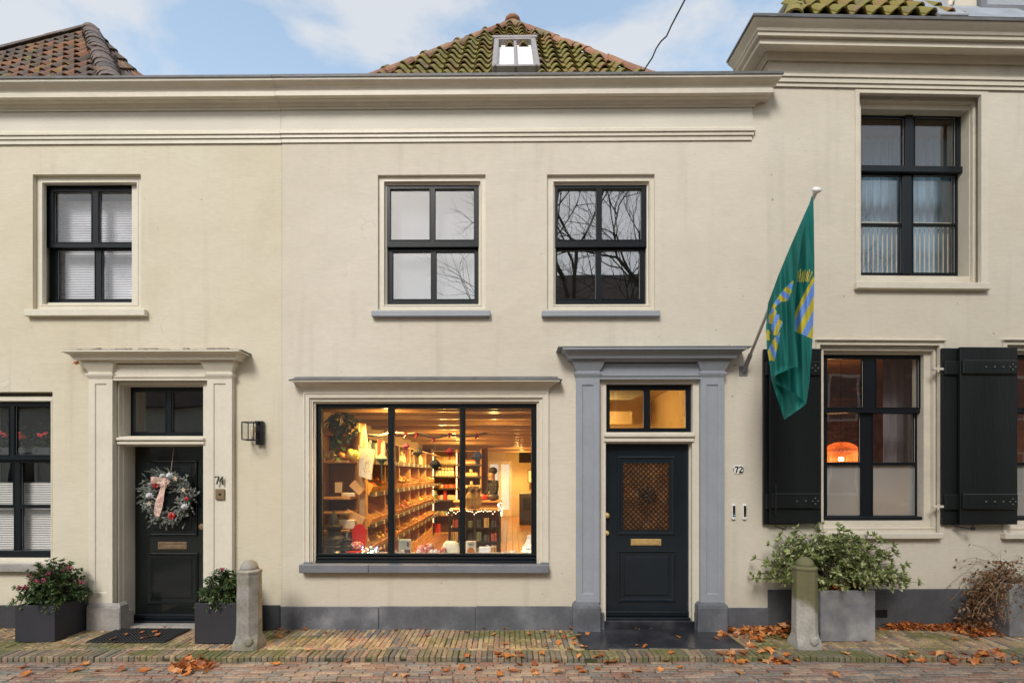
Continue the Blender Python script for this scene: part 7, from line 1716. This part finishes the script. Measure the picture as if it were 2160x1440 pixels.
solo('coral_ornament', m_, 'snow_white', 'white knobbly coral-like ornament lying near the little snowy tree', 'ornament')
# snowy tree with lights at the frame
x, y = sit(1119, 6.36); r_ = empty('snowy_tree', (x, y, wz), 'small snow-covered tree with coloured lights at the edge of the shop window', 'christmas tree'); m_ = MB(); rn = random.Random(10); zt_ = U(1119, 1132, 6.36).z
for t in range(5):
    z0_ = wz+(zt_-wz)*t/5; m_.lathe((x, y, 0), [(.15*(1-t/5.5), z0_), (.15*(1-t/5.5)*.9, z0_+.015), (.04, z0_+.065)], 11)
m_.v = [(a+rn.uniform(-.01, .01), b_+rn.uniform(-.01, .01), c+rn.uniform(-.006, .006)) for a, b_, c in m_.v]; m_.build('snowy_boughs', 'snow_white', r_)
for i in range(22): t = rn.random(); a = rn.uniform(3.3, 5.6); inst('bulb', bms[(1, 2, 3, 1, 2)[i % 5]], r_, (x+.155*(1-t)*math.cos(a), y+.155*(1-t)*math.sin(a), wz+.01+(zt_-wz)*t), sc=(1.2,)*3)
# hall behind door 72
room(h, 1.06, 3.0, .1, 3.35, .342, 5.0, ['wood_floor', 'hall_ceiling', 'wall_warm', 'wall_warm', 'wall_warm'], 'hallway') if 'hall_ceiling' in MATS else (M('hall_ceiling', (.40, .30, .2), .8, .1), room(h, 1.02, 3.0, .1, 3.35, .342, 5.0, ['wood_floor', 'hall_ceiling', 'wall_warm', 'wall_warm', 'wall_warm'], 'hallway'))
def plamp(name, x, y, z, e, label, col=WARM, r=.05):
    r_ = empty(name, (x, y, z), label, 'lamp'); MB().ball((x, y, z), r).build('bulb', 'lamp_warm', r_, smooth=True); MB().tube([(x, y, z+r), (x, y, z+.3)], .004, 4).build('cord', 'iron', r_)
    l_ = bpy.data.lights.new('lamp_light', 'POINT'); l_.energy = e; l_.color = col; l_.shadow_soft_size = .1; lo = bpy.data.objects.new('lamp_light', l_); COL.objects.link(lo); lo.location = (0, 0, -r-.03); lo.parent = r_; return r_
plamp('pendant_lamp', 1.5, 3.4, 2.72, 42, 'small lit pendant lamp in the hallway behind the fanlight of door 72', r=.035)
mb = MB(); mb.box(1.03, 2.4, 4.2, 4.4, 2.75, 3.0); mb.build('ceiling_beam', 'wall_warm', h.root)
# room behind the shuttered window: brick wall, curtains, wicker lamp
h = H3
M('brick_in', (.30, .13, .07), .85, .3, 4, .5, 20)
x0, x1 = h.x(1660, .5), h.x(2120, .5)
rm = room(h, x0-.3, x1+.5, .2, 3.4, .452, 3.4, ['dark_room', 'back_panel', 'brick_in', 'brick_in', 'brick_in'])
yb_ = 3.395; nr = 0; mb = MB(); rn = random.Random(3); z = .9
m_b = ramp_mat('brick_inner', [(.34, .15, .075), (.28, .12, .06), (.40, .19, .10), (.24, .11, .06), (.36, .18, .11)], .85, .5, 40)
bs = [MB().box(-.105, .105, 0, .03, -.028, .028, b=.005).mesh('wall_brick', 'brick_inner') for _ in range(2)]
rows = 38
cand = []
for j in range(rows):
    z = 1.2+j*.066
    x = x0-.2+(.11 if j % 2 else 0)
    while x < x1+.4: cand.append((x, z)); x += .222
cand.sort(key=lambda c_: abs(c_[0]-4.6)+abs(c_[1]-2.6))
for i, (x, z) in enumerate(cand):
    if i < 300: inst('wall_brick', bs[0], rm, (x, yb_-.02, z))
    else: mb.cv = rn.random(); mb.box(x-.105, x+.105, yb_-.02, yb_+.01, z-.028, z+.028, b=.005)
mb.build('wall_bricks', 'brick_inner', rm, kind='stuff')
q = h.rect(1726, 750, 1745, 1090, .45); curtain(q[0]-.05, q[1]+.02, .9, 3.3, .6, .03, .09, 'curtain_grey', h.root); q = h.rect(1880, 750, 1935, 1090, .45); curtain(q[0]+.02, q[1]+.12, .9, 3.3, .62, .03, .09, 'curtain_grey', h.root)
M('wicker', (.55, .25, .08), .6, .2, 30); 
wm = MATS['wicker']; t = wm.node_tree; b = t.nodes['Principled BSDF']; tl = t.nodes.new('ShaderNodeBsdfTranslucent'); tl.inputs[0].default_value = (.8, .42, .14, 1); mx_ = t.nodes.new('ShaderNodeMixShader'); mx_.inputs[0].default_value = .5; t.links.new(b.outputs[0], mx_.inputs[1]); t.links.new(tl.outputs[0], mx_.inputs[2]); t.links.new(mx_.outputs[0], t.nodes['Material Output'].inputs[0])
lc = U(1774, 975, 7.4); R0 = 35/F*7.4; hh_ = 42/F*7.4
r_ = empty('wicker_lamp', (lc.x, lc.y, lc.z), 'lit orange wicker pendant lamp behind the shuttered window', 'pendant lamp')
m_ = MB(); prof = [(1, 0), (1, .1), (1, .22), (.99, .34), (.97, .46), (.94, .58), (.9, .68), (.74, .82), (.55, .93), (.36, 1)]
for (r1, h1) in [(1, 0)]+[(1-.10*max(0, (k/16-.5)*2)**2 if k < 11 else max(.36, .93-(k-10)*.095), k/16) for k in range(17)]:
    m_.tube([(lc.x+R0*r1*math.cos(a*math.pi/12), lc.y+R0*r1*math.sin(a*math.pi/12), lc.z+hh_*h1) for a in range(25)], .006, 5)
for k in range(60):
    a = k*math.pi/30; m_.tube([(lc.x+R0*r1*math.cos(a+h1*.4*(1 if k % 2 else -1)), lc.y+R0*r1*math.sin(a+h1*.4*(1 if k % 2 else -1)), lc.z+hh_*h1) for r1, h1 in prof], .0042, 4)
m_.build('lamp_shade', 'wicker', r_)
m_ = MB(); m_.ball((lc.x, lc.y, lc.z+.05), .03); m_.build('bulb', 'lamp_hot', r_, smooth=True) if 'lamp_hot' in MATS else (M('lamp_hot', (1, .8, .5), .5, 0, emit=(1, .7, .38), es=60), m_.build('bulb', 'lamp_hot', r_, smooth=True))
MB().tube([(lc.x, lc.y, lc.z+.08), (lc.x, lc.y, 3.39)], .004, 5).build('cord', 'iron', r_)
l_ = bpy.data.lights.new('lamp_light', 'POINT'); l_.energy = 42; l_.color = (1, .52, .2); l_.shadow_soft_size = .05; lo = bpy.data.objects.new('lamp_light', l_); COL.objects.link(lo); lo.parent = r_; lo.location = (0, 0, .05)
h = H3; q = h.rect(1850, 250, 1990, 300, 1.6)
plamp('pendant_lamp', (q[0]+q[1])/2, 1.9, q[3]+.1, 26, 'small lit lamp high behind the upper curtained window')
# geraniums put behind the pane in place of a mirrored window box opposite
h = H1; rn = random.Random(12)
q = h.rect(-20, 905, 106, 935, .3); r_ = empty('reflection_geranium', ((q[0]+q[1])/2-.0, .3, q[2]), 'red geraniums behind the cream house lower window, standing in for a mirrored window box', 'plant'); lf = MB(); fl_ = MB()
for i in range(240): addleaf(lf, (rn.uniform(q[0], q[1]+.05), .33+rn.gauss(0, .03), q[2]-.02+abs(rn.gauss(0, .09))+rn.gauss(0, .04)), (rn.gauss(0, 1), rn.gauss(-.3, .5), rn.gauss(0, .8)), .03, .04, rn)
for px, py in ((10, 914), (16, 918), (44, 914), (50, 921), (54, 923), (88, 917), (92, 919), (100, 914)):
    a, b_ = h.P(px, py, .26)
    for k in range(7): fl_.ball((a+rn.gauss(0, .012), .26+rn.gauss(0, .01), b_+rn.gauss(0, .01)), .012, seg=6, rg=4)
lf.build('leaves', 'pothos', r_, kind='stuff', smooth=True); M('geranium_red', (.75, .05, .07), .6, .2, 40); fl_.build('flowers', 'geranium_red', r_, kind='stuff')
MB().box(q[0], q[1]+.05, .28, .42, q[2]-.16, q[2]-.05, b=.01).build('trough', 'pot_dark', r_)
